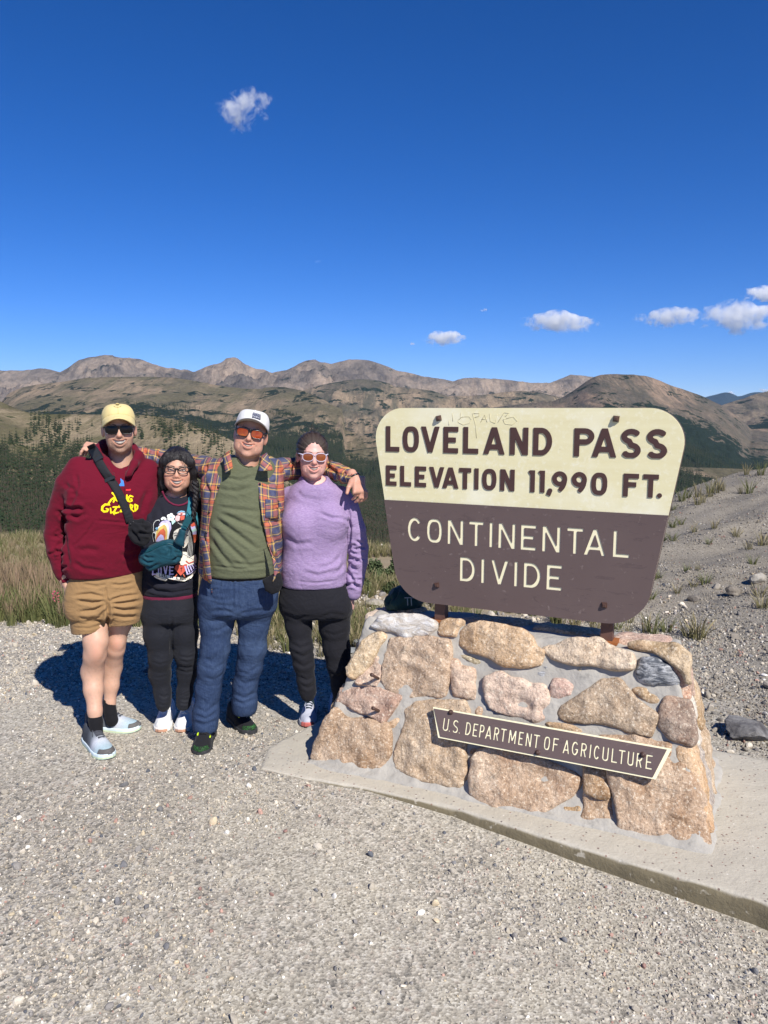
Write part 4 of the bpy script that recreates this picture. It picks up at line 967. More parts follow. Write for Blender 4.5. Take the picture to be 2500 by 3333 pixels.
panel_piece('face_board', [inset]+ph, .003, PO, ME, SD, QN, .0018, M_BROWN, plq)
for x, y in [(92, 57), (424, 211), (826, 219)]:
    q = puv(x, y); p = PO+ME*q[0]+SD*q[1]; m = MB()
    m.tube([p+QN*.001, p+QN*.005, p+QN*.006], [.012, .012, .009], 12); m.tube([p+QN*.005, p+QN*.014, p+QN*.016], [.0075, .0075, .005], 6)
    m.build('bolt', M_STEEL, plq)
    m = MB(); m.tube([p-QN*.02, p-QN*.075], .006, 6); m.build('bolt_shank', M_STEEL, plq)
# ================================================================== PEOPLE: tools
def mpp(Y): return DPX/FPX*Y                            # metres per photo pixel at distance Y
def rows(L, ex=2.4, grow=0.0, rnd=.012, sh=0.0):
    """silhouette rows (photo y, left x, right x, distance Y, half depth) -> stacked sections"""
    sec = []
    for y, xl, xr, Y, b in L:
        a_, b_ = at(xl, y, Y), at(xr, y, Y); sec.append((a_[2], (a_[0]+b_[0])/2, Y, (b_[0]-a_[0])/2, b))
    return loft(sec, ex, rnd, grow, sh)
def limb(pts, k=None):
    """[(x, y, Y, radius in photo px)] -> chain of tapered capsules"""
    P = [at(x, y, Y) for x, y, Y, r in pts]; rs = [r*mpp(Y) for x, y, Y, r in pts]
    return chain(P, rs)
def sdf(ops, h, pad=.02):
    lo = np.min([o[1][1] for o in ops if o[0] == '+'], axis=0)-pad; hi = np.max([o[1][2] for o in ops if o[0] == '+'], axis=0)+pad
    f = Fld(lo, hi, h)
    for op, pr, k in ops:
        if op == '+': f.add(pr, k)
        elif op == '-': f.cut(pr, k)
        else: f.keep(pr)
    return f
def plus(L, k=0.02): return [('+', p, k) for p in L]
def minus(L, k=0.0): return [('-', p, k) for p in L]
def prism(poly, Y0, Y1):
    """region of space seen inside a photo polygon between two distances (real metres: sheared box along the view)"""
    Pm = np.array([at(x, y, (Y0+Y1)/2) for x, y in poly]); Q = Pm[:, [0, 2]]; Ym = (Y0+Y1)/2
    def f(X, Y, Z):
        X, Y, Z = np.broadcast_arrays(X, Y, Z)
        x = X*Ym/Y; z = CAMH+(Z-CAMH)*Ym/Y
        return np.maximum(sd_poly(x, z, Q), np.maximum(Y0-Y, Y-Y1)).astype(np.float32)
    lo = np.array([Q[:, 0].min()-.06, Y0, Q[:, 1].min()-.06]); hi = np.array([Q[:, 0].max()+.06, Y1, Q[:, 1].max()+.06])
    return f, lo, hi
FW, FD = 1.45, 1.6
def folds(V, F, strokes_, noise_amp=.0, noise_f=14, seed=1, stretch=(1, 1, 1)):
    """press drawn creases (photo polylines) into the front of a cloth, plus soft uneven relief"""
    N = vnormals(V, F); px, py = to_px(V); D = np.zeros(len(V))
    fr = N[:, 1] < .15
    for st in strokes_:
        pts, w, dep = st[0], max(2.4, st[1]*FW), st[2]*FD
        d = np.full(len(V), 1e9); tt = np.zeros(len(V)); n = len(pts)-1
        for i in range(n):
            a, b = np.array(pts[i], float), np.array(pts[i+1], float); e = b-a
            t = np.clip(((px-a[0])*e[0]+(py-a[1])*e[1])/(e@e+1e-9), 0, 1)
            q = np.hypot(px-a[0]-t*e[0], py-a[1]-t*e[1]); m = q < d; d[m] = q[m]; tt[m] = (i+t[m])/n
        tap = np.clip(np.minimum(tt, 1-tt)*5+.15, 0, 1)
        # which side: ridge next to the crease
        D += np.where(fr, -dep*np.exp(-(d/w)**2)*tap+dep*.55*np.exp(-((d-2.0*w)/(w*1.1))**2)*tap, 0)
    if noise_amp:
        D += noise_amp*fbm(V[:, 0]*noise_f*stretch[0], V[:, 1]*noise_f*stretch[1], V[:, 2]*noise_f*stretch[2], oct=3, seed=seed)
    return V+N*D[:, None]
def rings(pts, n, amp_px=5, w=2.2, dep=.004, seed=1):
    """crease strokes across a limb given by its centre line [(x,y,halfwidth)]"""
    rg = np.random.default_rng(seed); P = np.array(pts, float); out = []
    for i in range(n):
        t = rg.random()*(len(P)-1); k = int(t); q = P[k]+(P[min(k+1, len(P)-1)]-P[k])*(t-k)
        d = P[min(k+1, len(P)-1)][:2]-P[k][:2]; d = d/(np.linalg.norm(d)+1e-9); nrm = np.array([-d[1], d[0]])
        a = rg.uniform(-1, .1); b = a+rg.uniform(.6, 1.2); sk = rg.normal(0, .35)
        p0 = q[:2]+nrm*q[2]*a+d*q[2]*sk; p1 = q[:2]+nrm*q[2]*b-d*q[2]*sk; md = (p0+p1)/2+d*rg.normal(0, amp_px*.4)
        out.append(([tuple(p0), tuple(md), tuple(p1)], w*rg.uniform(.7, 1.2), dep*rg.uniform(.5, 1.2)))
    return out
def bvh(V, F): return BVHTree.FromPolygons([tuple(v) for v in V], [tuple(int(i) for i in f) for f in F])
CAM = Vector((0, 0, CAMH))
def onto(bv, x, y, off, Yd):
    """point of a surface seen at a photo pixel, lifted by off; falls back to distance Yd"""
    d = Vector(ray(x, y)).normalized(); h, n, i, t = bv.ray_cast(CAM, d)
    if h is None: return np.array(at(x, y, Yd))
    return np.array(h-d*off)
def print2d(name, D, x0, x1, y0, y1, cell, bv, off, Yd, m, parent):
    """flat print: area where D(px,py) < 0 (photo px), laid on the cloth"""
    xs_ = np.arange(x0, x1+cell, cell); ys_ = np.arange(y0, y1+cell, cell)
    X, Y = np.meshgrid(xs_, ys_, indexing='ij'); d = D(X, Y)
    gx, gy = np.gradient(d, cell); g = np.hypot(gx, gy)+1e-6
    mv = (np.abs(d) < .75*cell) & (g > .4)
    X2 = np.where(mv, X-gx/g*d, X); Y2 = np.where(mv, Y-gy/g*d, Y)
    ok = d < .72*cell
    q = ok[:-1, :-1] & ok[1:, :-1] & ok[1:, 1:] & ok[:-1, 1:]
    use = np.full(X.shape, -1); V = []; F = []
    for i, j in np.argwhere(q):
        f = []
        for a, b in ((0, 0), (0, 1), (1, 1), (1, 0)):
            if use[i+a, j+b] < 0:
                use[i+a, j+b] = len(V); V.append(onto(bv, X2[i+a, j+b], Y2[i+a, j+b], off, Yd))
            f.append(int(use[i+a, j+b]))
        F.append(f)
    if not V: return None
    return mesh(name, V, np.array(F), m, parent)
def seg_d(L, w, closed=False):
    """distance to a polyline of half width w (px); w may be a list"""
    L = np.array(L, float); w = np.broadcast_to(np.asarray(w, float), (len(L),))
    def f(X, Y):
        d = np.full(X.shape, 1e9); n = len(L)
        for i in range(n if closed else n-1):
            a, b = L[i], L[(i+1) % n]; e = b-a; t = np.clip(((X-a[0])*e[0]+(Y-a[1])*e[1])/(e@e+1e-9), 0, 1)
            d = np.minimum(d, np.hypot(X-a[0]-t*e[0], Y-a[1]-t*e[1])-(w[i]+(w[(i+1) % n]-w[i])*t))
        return d
    return f
def U(*fs): return lambda X, Y: np.minimum.reduce([f(X, Y) for f in fs])
def polyd(P): return lambda X, Y: sd_poly(X, Y, P)
def ribbon(name, path, hwpx, bv, off, Yd, m, parent, th=.0025, n=28, cols=4, org=None):
    """strap lying on a surface along a photo path [(x,y)] or [(x,y,Y)]"""
    P = np.array([p[:2] for p in path], float); L = np.concatenate([[0], np.cumsum(np.hypot(*np.diff(P, axis=0).T))])
    hwv = np.broadcast_to(np.asarray(hwpx, float), (len(P),))
    G = []
    for t in np.linspace(0, L[-1], n):
        x, y = np.interp(t, L, P[:, 0]), np.interp(t, L, P[:, 1]); hw_ = np.interp(t, L, hwv)
        e = 1e-2*L[-1]; dx = np.interp(t+e, L, P[:, 0])-np.interp(t-e, L, P[:, 0]); dy = np.interp(t+e, L, P[:, 1])-np.interp(t-e, L, P[:, 1]); q = math.hypot(dx, dy)+1e-9
        row = []
        c0 = onto(bv, x, y, off, Yd)
        for k in np.linspace(-1, 1, cols):
            p = onto(bv, x-dy/q*hw_*k, y+dx/q*hw_*k, off, Yd)
            if abs(p[1]-c0[1]) > .06: p = np.array(at(x-dy/q*hw_*k, y+dx/q*hw_*k, c0[1]))
            row.append(p)
        G.append(row)
    G = np.array(G); G[1:-1] = (G[:-2]+2*G[1:-1]+G[2:])/4
    mb = MB(); mb.grid(G, th); o = mb.build(name, m, parent); return o
# ------------------------------------------------------------------ head
def head(c, sc, yaw, pitch, roll, o):
    """o: options. returns V, F, colour, local->world function. local: x right in the photo, y away from the viewer, z up; eyes at z=0"""
    fat = o.get('fat', 0); op = o.get('open', 1.0); smw = o.get('smile', .026); jw = o.get('jaw', .053)
    ops = plus([ell((0, .012, .036), (.076, .097, .082))], 0)
    ops += plus([ell((0, -.016, -.028), (.066+fat, .078, .09))], .03)
    ops += plus([ell((0, -.026, -.078), (jw+fat, .056, .043))], .03)
    ops += plus([ell((0, -.078, -.106), (.021, .017, .015))], .028)
    for s_ in (-1, 1):
        ops += plus([ell((s_*.043, -.062, -.034), (.024+fat*.6, .022, .022))], .022)
        ops += plus([ell((s_*(.045-o.get('slim', 0)), -.05, -.07), (.020+fat, .024, .026))], .03)
    ops += plus([cone((-.036, -.083, .021), (.036, -.083, .021), .0105, .0105)], .016)
    for s_ in (-1, 1):
        ops += minus([ell((s_*.031, -.097, .003), (.019, .013, .0115))], .012)
        ops += plus([ell((s_*.031, -.0755, .001), (.0155, .0150, .0130))], .004)
    nl = o.get('nose', 1.0)
    ops += plus([cone((0, -.087, .012), (0, -.087-.021*nl, -.027), .0075, .0105)], .012)
    ops += plus([ell((0, -.088-.021*nl, -.031), (.0125, .0115, .0105))], .007)
    for s_ in (-1, 1): ops += plus([ell((s_*.0135, -.098, -.0345), (.0085, .0105, .0075))], .006)
    ops += plus([ell((0, -.072, -.062), (.033, .029, .024))], .022)
    def zu(x): return -.0575+.0065*(x/smw)**2
    def oh(x): return .0075*op*(1-(x/smw)**2)
    def mz(x): return zu(x)-oh(x)
    def my(x): return -.0985+.0125*(x/.027)**2
    xs_ = np.linspace(-smw, smw, 13)
    up = [(x, my(x)-.0005, zu(x)+.0032) for x in xs_]; lw = [(x*.95, my(x)-.001, zu(x)-2*oh(x)-.0042) for x in xs_]
    ops += plus(chain(up, [.0018+.0032*(1-(x/smw)**2) for x in xs_]), .005)
    ops += plus(chain(lw, [.002+.0048*(1-(x/smw)**2) for x in xs_]), .005)
    mo = [(x*.95, my(x)-.004, mz(x)) for x in xs_]
    ops += minus(chain(mo, [.0010+oh(x)*1.02 for x in xs_]), .002)
    for s_ in (-1, 1):
        ops += minus(chain([(s_*.017, -.103, -.033), (s_*.028, -.096, -.046), (s_*(smw+.0085), -.088, -.062), (s_*(smw+.008), -.082, -.074)], [.003, .003, .0022, .0004]), .008)
        ops += minus([ell((s_*.0062, -.109, -.0415), (.0042, .005, .004))], .003)
        M_ = rotz(s_*-.35)
        ops += plus([ell((s_*.079, .014, -.012), (.0075, .019, .031), M_)], .008)
        ops += minus([ell((s_*.0865, .008, -.008), (.006, .010, .017), M_)], .006)
    nk = o.get('neck', .052)
    ops += plus([cone((0, .022, -.06), (0, .034, -.235), nk, nk*1.15)], .028)
    if o.get('chin2'): ops += plus([ell((0, -.03, -.112), (.045, .045, .03))], .03)
    f = sdf(ops, .0026)
    V, F = f.net()
    x, y, z = V.T
    sk = np.array(o['skin'])*.78; C = np.repeat(sk[None], len(V), 0)
    def blend(mk, col): 
        nonlocal C
        mk = np.clip(mk, 0, 1)[:, None]; C = C*(1-mk)+np.array(col)*mk
    red = sk*np.array([1.02, .72, .66])
    for s_ in (-1, 1): blend(.5*np.exp(-(((x-s_*.045)/.022)**2+((z+.035)/.02)**2))*(y < -.03), red)
    blend(.55*np.exp(-((x/.016)**2+((z+.032)/.014)**2))*(y < -.09), red)
    blend(.45*(np.abs(x) > .074)*(np.abs(z+.01) < .04), red)
    dl = np.abs(z-(zu(x)+.0028)); dl2 = np.abs(z-(zu(x)-2*oh(x)-.0042))
    inm = (np.abs(x) < smw) & (y < -.07)
    blend(np.where(inm, np.maximum(sst(.0052, .0034, dl), sst(.0058, .0042, dl2))*.5, 0), o.get('lip', sk*np.array([.86, .52, .50])))
    gap = inm & (np.abs(z-mz(x)) < oh(x)*.95+.0006) & (y > my(x)+.0022)
    blend(gap*1.0, (.03, .008, .008))
    if o.get('stubble'):
        st = sst(-.045, -.07, z-.25*np.abs(x))*(y < .02)*sst(-.18, -.125, z); up_ = np.exp(-((z+.049)/.006)**2)*(np.abs(x) < .03)*(y < -.08)
        blend(o['stubble']*np.maximum(st, up_)*(.75+.25*vnoise(x*300, y*300, z*300)), (.10, .065, .045))
    bc = o.get('brow')
    if bc is not None:
        for s_ in (-1, 1):
            xx = s_*x; zb = .0205+.006*np.sin(np.clip((xx-.012)/.044, 0, 1)*3.0)-.003*sst(.035, .056, xx)
            blend(((xx > .011) & (xx < .056) & (y < -.05))*sst(.0046, .002, np.abs(z-zb)+.0025*sst(.02, .055, xx))*.9, bc)
    if o.get('eyes'):
        for s_ in (-1, 1):
            xx = x-s_*.031; zl = .0005+.0052*(1-(xx/.0145)**2)
            e_ = (np.abs(xx) < .0155) & (y < -.06)
            blend(e_*sst(.0021, .0009, np.abs(z-zl)), (.012, .008, .008))
            blend(e_*sst(.0030, .0016, np.abs(z-zl+.0034))*(np.abs(xx) < .012), (.62, .56, .52))
            blend(e_*sst(.0030, .0016, np.abs(z-zl+.0032))*sst(.0056, .0042, np.abs(xx)), (.02, .012, .01))
            blend(e_*sst(.0013, .0006, np.abs(z-zl+.0068))*(np.abs(xx) < .0125)*.6, (.10, .05, .04))
    C *= (1+.05*vnoise(x*160, y*160, z*160, seed=3))[:, None]
    c = np.asarray(c); Rm = rotz(yaw+math.atan2(-c[0], c[1]))@roty(roll)@rotx(pitch)
    tw = lambda p: (np.asarray(p, float)*sc)@Rm.T+c
    return tw(V), F, C, tw, Rm
def teeth(tw, smw, op, m, parent):
    mb = MB(); G = []
    for x in np.linspace(-smw*.76, smw*.76, 25):
        hh = .0075*op*(1-(x/smw)**2); zu_ = -.0575+.0065*(x/smw)**2; yy = -.0985+.0125*(x/.027)**2+.0008+.0006*abs(math.sin(x*400))
        G.append([tw((x, yy+.0008, zu_+.0004)), tw((x, yy-.0006, zu_-hh*.8)), tw((x, yy+.0004, zu_-hh*1.62+.0006*abs(math.sin(x*400))))])
    mb.grid(np.array(G)[::-1], .002); return mb.build('teeth', m, parent)
def hand(w, fd, pn, td, curls, sc=1.0, spread=.06, thumb=(.62, .55, .25), r=1.0):
    """palm and five fingers as one set of primitives; fd finger direction, pn palm side (fingers bend towards it), td thumb side"""
    fd, pn, td = [np.asarray(q, float)/np.linalg.norm(q) for q in (fd, pn, td)]
    w = np.asarray(w, float); L = []
    M_ = np.stack([td, fd, pn], 1)
    L.append((rbox(w+fd*.046*sc, (.040*sc, .050*sc, .0145*sc), .013*sc, M_), .012))
    L.append((cone(w-fd*.03*sc, w+fd*.02*sc, .026*sc, .027*sc), .014))
    L.append((ell(w+fd*.03*sc+td*.026*sc+pn*.008*sc, (.017*sc, .032*sc, .015*sc), M_), .012))
    offs = [.030, .0105, -.0095, -.029]; lens = [.074, .082, .076, .060]; rad = [.0087, .009, .0085, .0076]
    for i in range(4):
        p = w+fd*(.088-.004*abs(i-1))*sc+td*offs[i]*sc; a = 0; d0 = fd+td*spread*(1.5-i); d0 /= np.linalg.norm(d0)
        cl = curls[i] if isinstance(curls[i], (tuple, list)) else (curls[i], curls[i]*1.1, curls[i]*.8)
        L.append((cone(p-d0*.03*sc, p, rad[i]*sc*r*1.05, rad[i]*sc*r*1.08), .008))
        for k, fr in enumerate((.46, .30, .24)):
            a += cl[k]; d = d0*math.cos(a)+pn*math.sin(a); q = p+d*lens[i]*fr*sc
            L.append((cone(p, q, rad[i]*sc*r*(1.04-.1*k), rad[i]*sc*r*(.97-.12*k)), .004)); p = q
    p = w+fd*.026*sc+td*.030*sc+pn*.006*sc; d = fd*thumb[0]+td*thumb[1]+pn*thumb[2]; d /= np.linalg.norm(d)
    q = p+d*.044*sc; L.append((cone(p, q, .0125*sc*r, .0102*sc*r), .008))
    d2 = d*.85+fd*.35+pn*.25; d2 /= np.linalg.norm(d2); L.append((cone(q, q+d2*.032*sc, .0104*sc*r, .0082*sc*r), .004))
    return [('+', pr, k*sc) for pr, k in L]
def fuse(name, parts_, m, parent=None, org=None):
    """several closed surfaces of one body joined in one mesh (V, F, C)"""
    n = 0; Vs, Fs, Cs = [], [], []
    for V, F, C in parts_:
        Vs.append(V); Fs.append(F+n); Cs.append(C if np.ndim(C) == 2 else np.repeat(np.asarray(C)[None], len(V), 0)); n += len(V)
    return mesh(name, np.concatenate(Vs), np.concatenate(Fs), m, parent, org=org, attrs={'skin': np.concatenate(Cs)})
s = S('skin', .5, .35)
c = s.attr('skin', 'Color')
c = s.mix(.25, c, s.mix(s.noise(22, 5, .6), (.25, .25, .25), (.78, .78, .78)), 'OVERLAY')
s.b.inputs['Subsurface Weight'].default_value = .12; s.b.inputs['Subsurface Radius'].default_value = (.012, .005, .003); s.b.inputs['Subsurface Scale'].default_value = 1.0
M_SKIN = s.done(c, s.bump(s.noise(420, 3, .6), .12, .001), s.ramp(s.noise(30, 3), [(.3, .42), (.7, .58)]))
M_TEETH = plain('teeth', (.52, .47, .40), .3, .5)
def creases(s, prev, strength=.55, sc=(4.2, 4.2, 6.5)):
    q = s.noise(1.0, 3, .5, s.vec(sc), 1.4); q2 = s.noise(1.0, 2, .5, s.vec((sc[0]*2.1, sc[1]*2.1, sc[2]*2.3), rot=(0, .5, 0)), 1.0)
    r = s.math('ABSOLUTE', s.math('SUBTRACT', q, .5)); r2 = s.math('ABSOLUTE', s.math('SUBTRACT', q2, .5))
    return s.bump(s.math('ADD', s.math('MINIMUM', s.math('MULTIPLY', r, 7.0), 1.0), s.math('MULTIPLY', s.math('MINIMUM', s.math('MULTIPLY', r2, 7.0), 1.0), .45)), strength, .012, prev)
def fabric(name, col, rough=.92, var=.14, weave=900, big=3.0, heather=None, fade=None, crease=.2):
    s = S(name, rough, .12)
    c = s.mix(s.noise(big, 5, .6), tuple(q*(1-var) for q in col), tuple(min(1, q*(1+var)) for q in col))
    if heather: c = s.mix(s.ramp(s.noise(70, 5, .75, s.vec((1, 1, 5))), [(.42, 0), (.62, .75)]), c, heather)
    if fade: c = s.mix(s.ramp(s.noise(6, 6, .7, s.vec((1, 1, .5))), [(.46, 0), (.7, .7)]), c, fade)
    b = s.bump(s.noise(weave*.35, 3, .6), .3, .002); b = creases(s, b, crease) if crease else b
    s.b.inputs['Sheen Weight'].default_value = .06
    return s.done(c, b)
M_BLACK = fabric('black cloth', (.013, .013, .015)); M_BLACKP = plain('black plastic', (.02, .021, .024), .35, .5, 0)
M_WEB = fabric('black webbing', (.022, .022, .025), .75, .1, 1500)
M_GLASSBLK = plain('black frame', (.012, .011, .012), .25, .5)
def hairmat(name, c0, c1, rough=.42):
    s = S(name, rough, .4)
    n_ = s.noise(1.0, 6, .75, s.vec((190, 190, 14)), .6)
    return s.done(s.mix(n_, c0, c1), s.bump(n_, .8, .006))
M_HBLK = hairmat('black hair', (.006, .005, .006), (.022, .018, .018), .36); M_HBRN = hairmat('brown hair', (.045, .028, .018), (.11, .07, .045)); M_HDRK = hairmat('dark brown hair', (.022, .014, .011), (.075, .05, .038))
def xf(tw, P): return np.array([tw(p) for p in P])
def glasses(kind, tw, parent, mf, ml, w, h, cx, z0, name, wrap=9.0, fr=.0024, y0=-.104, tilt=0.0, sz=.0):
    n = 36; T = np.linspace(0, 2*math.pi, n, endpoint=False)
    def shape(t, s_):
        c_, s__ = math.cos(t), math.sin(t)
        if kind == 'rect': x = math.copysign(abs(c_)**.55, c_); z = math.copysign(abs(s__)**.62, s__); x *= 1-.10*(z < 0)*abs(z)
        elif kind == 'round': x = math.copysign(abs(c_)**.85, c_); z = math.copysign(abs(s__)**.8, s__); x *= 1+.05*z
        elif kind == 'cat': x = math.copysign(abs(c_)**.8, c_); z = math.copysign(abs(s__)**.85, s__); z += .30*s_*x*(1 if s__ > 0 else .12); 
        else: x = math.copysign(abs(c_)**.6, c_); z = math.copysign(abs(s__)**.7, s__); x *= 1-.08*(z < 0)*abs(z)
        return x*w, z*h
    def yy(x, z): return y0+wrap*x*x*.2+tilt*(z-z0)
    root = empty(name, (0, 0, 0)); root.parent = parent
    for s_ in (-1, 1):
        P = [];
        for t in T:
            x, z = shape(t, s_); P.append((s_*cx+x, yy(s_*cx+x, z0+z), z0+z))
        Q = xf(tw, P+[P[0]]); mb = MB(); mb.tube(Q, fr, 6, cap=False); mb.build('frame', mf, root)
        cpt = tw((s_*cx, yy(s_*cx, z0)-.0018, z0)); mid = [tw(((s_*cx+p[0])/2+.0, yy((s_*cx+p[0])/2, (z0+p[2])/2)-.0014, (z0+p[2])/2)) for p in P]
        V = [cpt]+mid+list(Q[:-1]); F = [(0, 1+(k+1) % n, 1+k) for k in range(n)]+[(1+k, 1+(k+1) % n, 1+n+(k+1) % n, 1+n+k) for k in range(n)]
        mesh('lens', V, F, ml, root)
        xo = s_*(cx+w); mb = MB()
        mb.tube(xf(tw, [(xo-s_*.002, yy(xo, z0)+.001, z0+h*.55+sz), (s_*.0765, -.055, z0+h*.55+.002), (s_*.0805, .0, z0+h*.5), (s_*.080, .03, z0+h*.2)]), [fr*1.9, fr*1.6, fr*1.2, fr], 6); mb.build('temple', mf, root)
    mb = MB(); bx_ = cx-w*.93
    mb.tube(xf(tw, [(-bx_, yy(bx_, 0), z0+h*.5), (0, y0-.003, z0+h*.62), (bx_, yy(bx_, 0), z0+h*.5)]), fr*1.25, 6)
    if kind in ('rect', 'way'): mb.tube(xf(tw, [(-bx_-.004, yy(bx_, 0)-.0005, z0+h*.9), (0, y0-.003, z0+h*.93), (bx_+.004, yy(bx_, 0)-.0005, z0+h*.9)]), fr*1.3, 6)
    mb.build('bridge', mf, root); return root
def cap_hat(tw, parent, m, bill_len, droop, curve, flat, name, zf=.075, zs=.03, top=.127, mu=None, tm=1.25, grow=0.0):
    """soft cap: crown of six panels, bill, button. zf / zs: rim height at the front / sides, top: height of the top"""
    root = empty(name, (0, 0, 0)); root.parent = parent
    cy_ = .012; sz = top-zs
    def crown(th, ph, g=0.0):
        """th around (0 = front), ph 0 rim .. 1 top"""
        f0 = max(0, math.cos(th))**1.2; p0 = (2/math.pi)*math.asin(min(.98, ((zf-zs)*f0/sz)**(1/.85)))
        a = (p0+(1-p0)*ph)*math.pi/2; ex = .42 if flat else .60
        sx, sy = .0845+g+grow, .1055+g+grow
        ca = math.cos(a)**ex; sa = math.sin(a)**(.85)
        seam = 1-.012*math.exp(-((((th+math.pi/6) % (math.pi/3))-math.pi/6)/.05)**2)*ca
        bulge = 1+(.05 if not flat else .03)*f0*math.sin(min(1, ph*1.6)*math.pi)*.8
        return (math.sin(th)*sx*ca*seam*bulge, cy_-math.cos(th)*sy*ca*seam*bulge, zs+(sz+g)*sa-.018*max(0, -math.cos(th))*(1-ph))
    G = [[tw(crown(t, p)) for p in np.linspace(0, 1, 15)] for t in np.linspace(0, 2*math.pi, 73)]
    mb = MB(); mb.grid(np.array(G), .003); mb.build('crown', m, root)
    mb = MB(); G = []
    for t in np.linspace(-tm, tm, 35):
        row = []; e = t/tm; ln = bill_len*((1-abs(e)**2.6*.62) if not flat else (1-.5*abs(e)**4))
        x0, y0, z0 = crown(t, 0)
        for r_ in np.linspace(-.05, 1, 10):
            rr = max(0, r_)
            x = x0+math.sin(t)*ln*.10*r_; y = y0-ln*r_*(1-.35*abs(e)**2)
            z = z0+.003*(1-rr)-ln*droop*r_-curve*(x*x)*min(1, rr*1.6)*rr
            row.append(tw((x, y, z)))
        G.append(row)
    mb.grid(np.array(G)[::-1], .0045); mb.build('bill', m, root)
    if mu is not None:
        dn = (tw((0, 0, -1))-tw((0, 0, 0)))*.0062; mb = MB(); mb.grid(np.array(G)[::-1, :-1]*.999+np.array(G)[::-1, 1:]*.001+dn, .001); mb.build('bill_underside', mu, root)
    mb = MB(); p = tw(crown(0, 1)); up_ = tw((0, 0, 1))-tw((0, 0, 0)); mb.tube([p-up_*.004, p+up_*.002, p+up_*.0035], [.007, .007, .003], 8); mb.build('button', m, root)
    return root, crown
# ------------------------------------------------------------------ shoes
def shoe(toe, dirv, L, parent, mats, name='shoe', tongue=True, laces=True, zs=.0, pitch=0.0):
    """toe: ground point under the toe tip; dirv: horizontal pointing direction. mats: upper, sole, toe cap, lace, tongue"""
    d = np.array([dirv[0], dirv[1], 0.0]); d /= np.linalg.norm(d); sd_ = np.array([d[1], -d[0], 0]); heel = np.array(toe, float)-d*L; heel[2] = zs
    T = np.array([0, .06, .18, .35, .5, .65, .78, .9, .97, 1.0]); Wd = np.array([.014, .030, .036, .036, .039, .046, .048, .040, .027, .012]); Hh = np.array([.080, .100, .110, .112, .098, .076, .062, .052, .043, .034])
    k_ = L/.29
    def prof(t): return np.interp(t, T, Wd)*k_, np.interp(t, T, Hh)*k_
    def fn(grow, zmax, zmin, t0, t1):
        def f(X, Y, Z):
            X, Y, Z = np.broadcast_arrays(X, Y, Z)
            t = np.clip(Y/L, 0, 1); w, h = prof(t); w = w+grow; h = h+grow
            off_ = .006*np.sin(t*3.1)
            k = ((np.abs(X-off_)/w)**2.5+(np.maximum(Z, 0)/h)**2.5)**.4
            q = (k-1)*np.minimum(w, h)*.8
            q = np.maximum(q, np.maximum(Z-zmax, zmin-Z)); q = np.maximum(q, np.maximum(t0*L-grow-Y, Y-t1*L-grow)); return q.astype(np.float32)
        return f, np.array([-.07, -.02, -.005]), np.array([.07, L+.02, .13])
    def put(prims, h_, nm, m, cut=None, par=None):
        f = Fld((-.066, -.016, -.006), (.066, L+.016, .125), h_)
        for pr in prims: f.add(pr, .0)
        for c_ in (cut or []): f.cut(c_, .004)
        V, F = f.net(); ty = V[:, 1]/L; tz = V[:, 2].copy()
        V2 = heel+V[:, :1]*sd_+V[:, 1:2]*d+V[:, 2:]*np.array([0, 0, 1]); V2[:, 2] += np.maximum(ty-.8, 0)**2*.12
        return mesh(nm, V2, F, m, par or parent, attrs={'fy': ty, 'fz': tz})
    root = empty(name, (0, 0, 0)); root.parent = parent
    ank = [ell((0, .080*k_, .125*k_), (.030, .055, .042))]
    put([fn(0, .2, .018, 0, 1)], .0042, 'upper', mats[0], ank, root)
    put([fn(.0045, .027*k_, 0, 0, 1)], .0042, 'sole', mats[1], None, root)
    if mats[2] is not None: put([fn(.0025, .046*k_, .024*k_, .86, 1.02)], .0042, 'toe_cap', mats[2], None, root)
    def wp(x, t, up):
        w, h = prof(t); z = h*(1-min(1, abs(x-.006*math.sin(t*3.1))/w)**2.5)**.4+up; return heel+sd_*x+d*(t*L)+np.array([0, 0, z])
    if laces:
        mb = MB()
        for i, t in enumerate(np.linspace(.42, .66, 5)):
            xs_ = np.linspace(-.020, .020, 7)*(1-.25*i/5); sk = .02*(-1)**i
            mb.tube([wp(x, t+sk*x/.02*.6, .0035) for x in xs_], .0026, 5); mb.tube([wp(x, t-sk*x/.02*.6, .0045) for x in xs_], .0026, 5)
        for s_ in (-1, 1):
            mb.tube([wp(0, .42, .006), wp(s_*.012, .43, .012), wp(s_*.024, .46, .006), wp(s_*.028, .50, .003), wp(s_*.014, .47, .006), wp(0, .42, .006)], .0022, 5)
            mb.tube([wp(0, .42, .006), wp(s_*.018, .47, .008), wp(s_*.030, .53, .002), wp(s_*.034, .57, .001)], .0022, 5)
        mb.build('laces', mats[3], root)
    if tongue:
        G = [[wp(x, t, .0015+(.012 if t < .36 else 0)) for x in np.linspace(-.022, .022, 6)] for t in np.linspace(.30, .62, 8)]
        mb = MB(); mb.grid(np.array(G)[::-1], .004); mb.build('tongue', mats[4], root)
    return root, wp
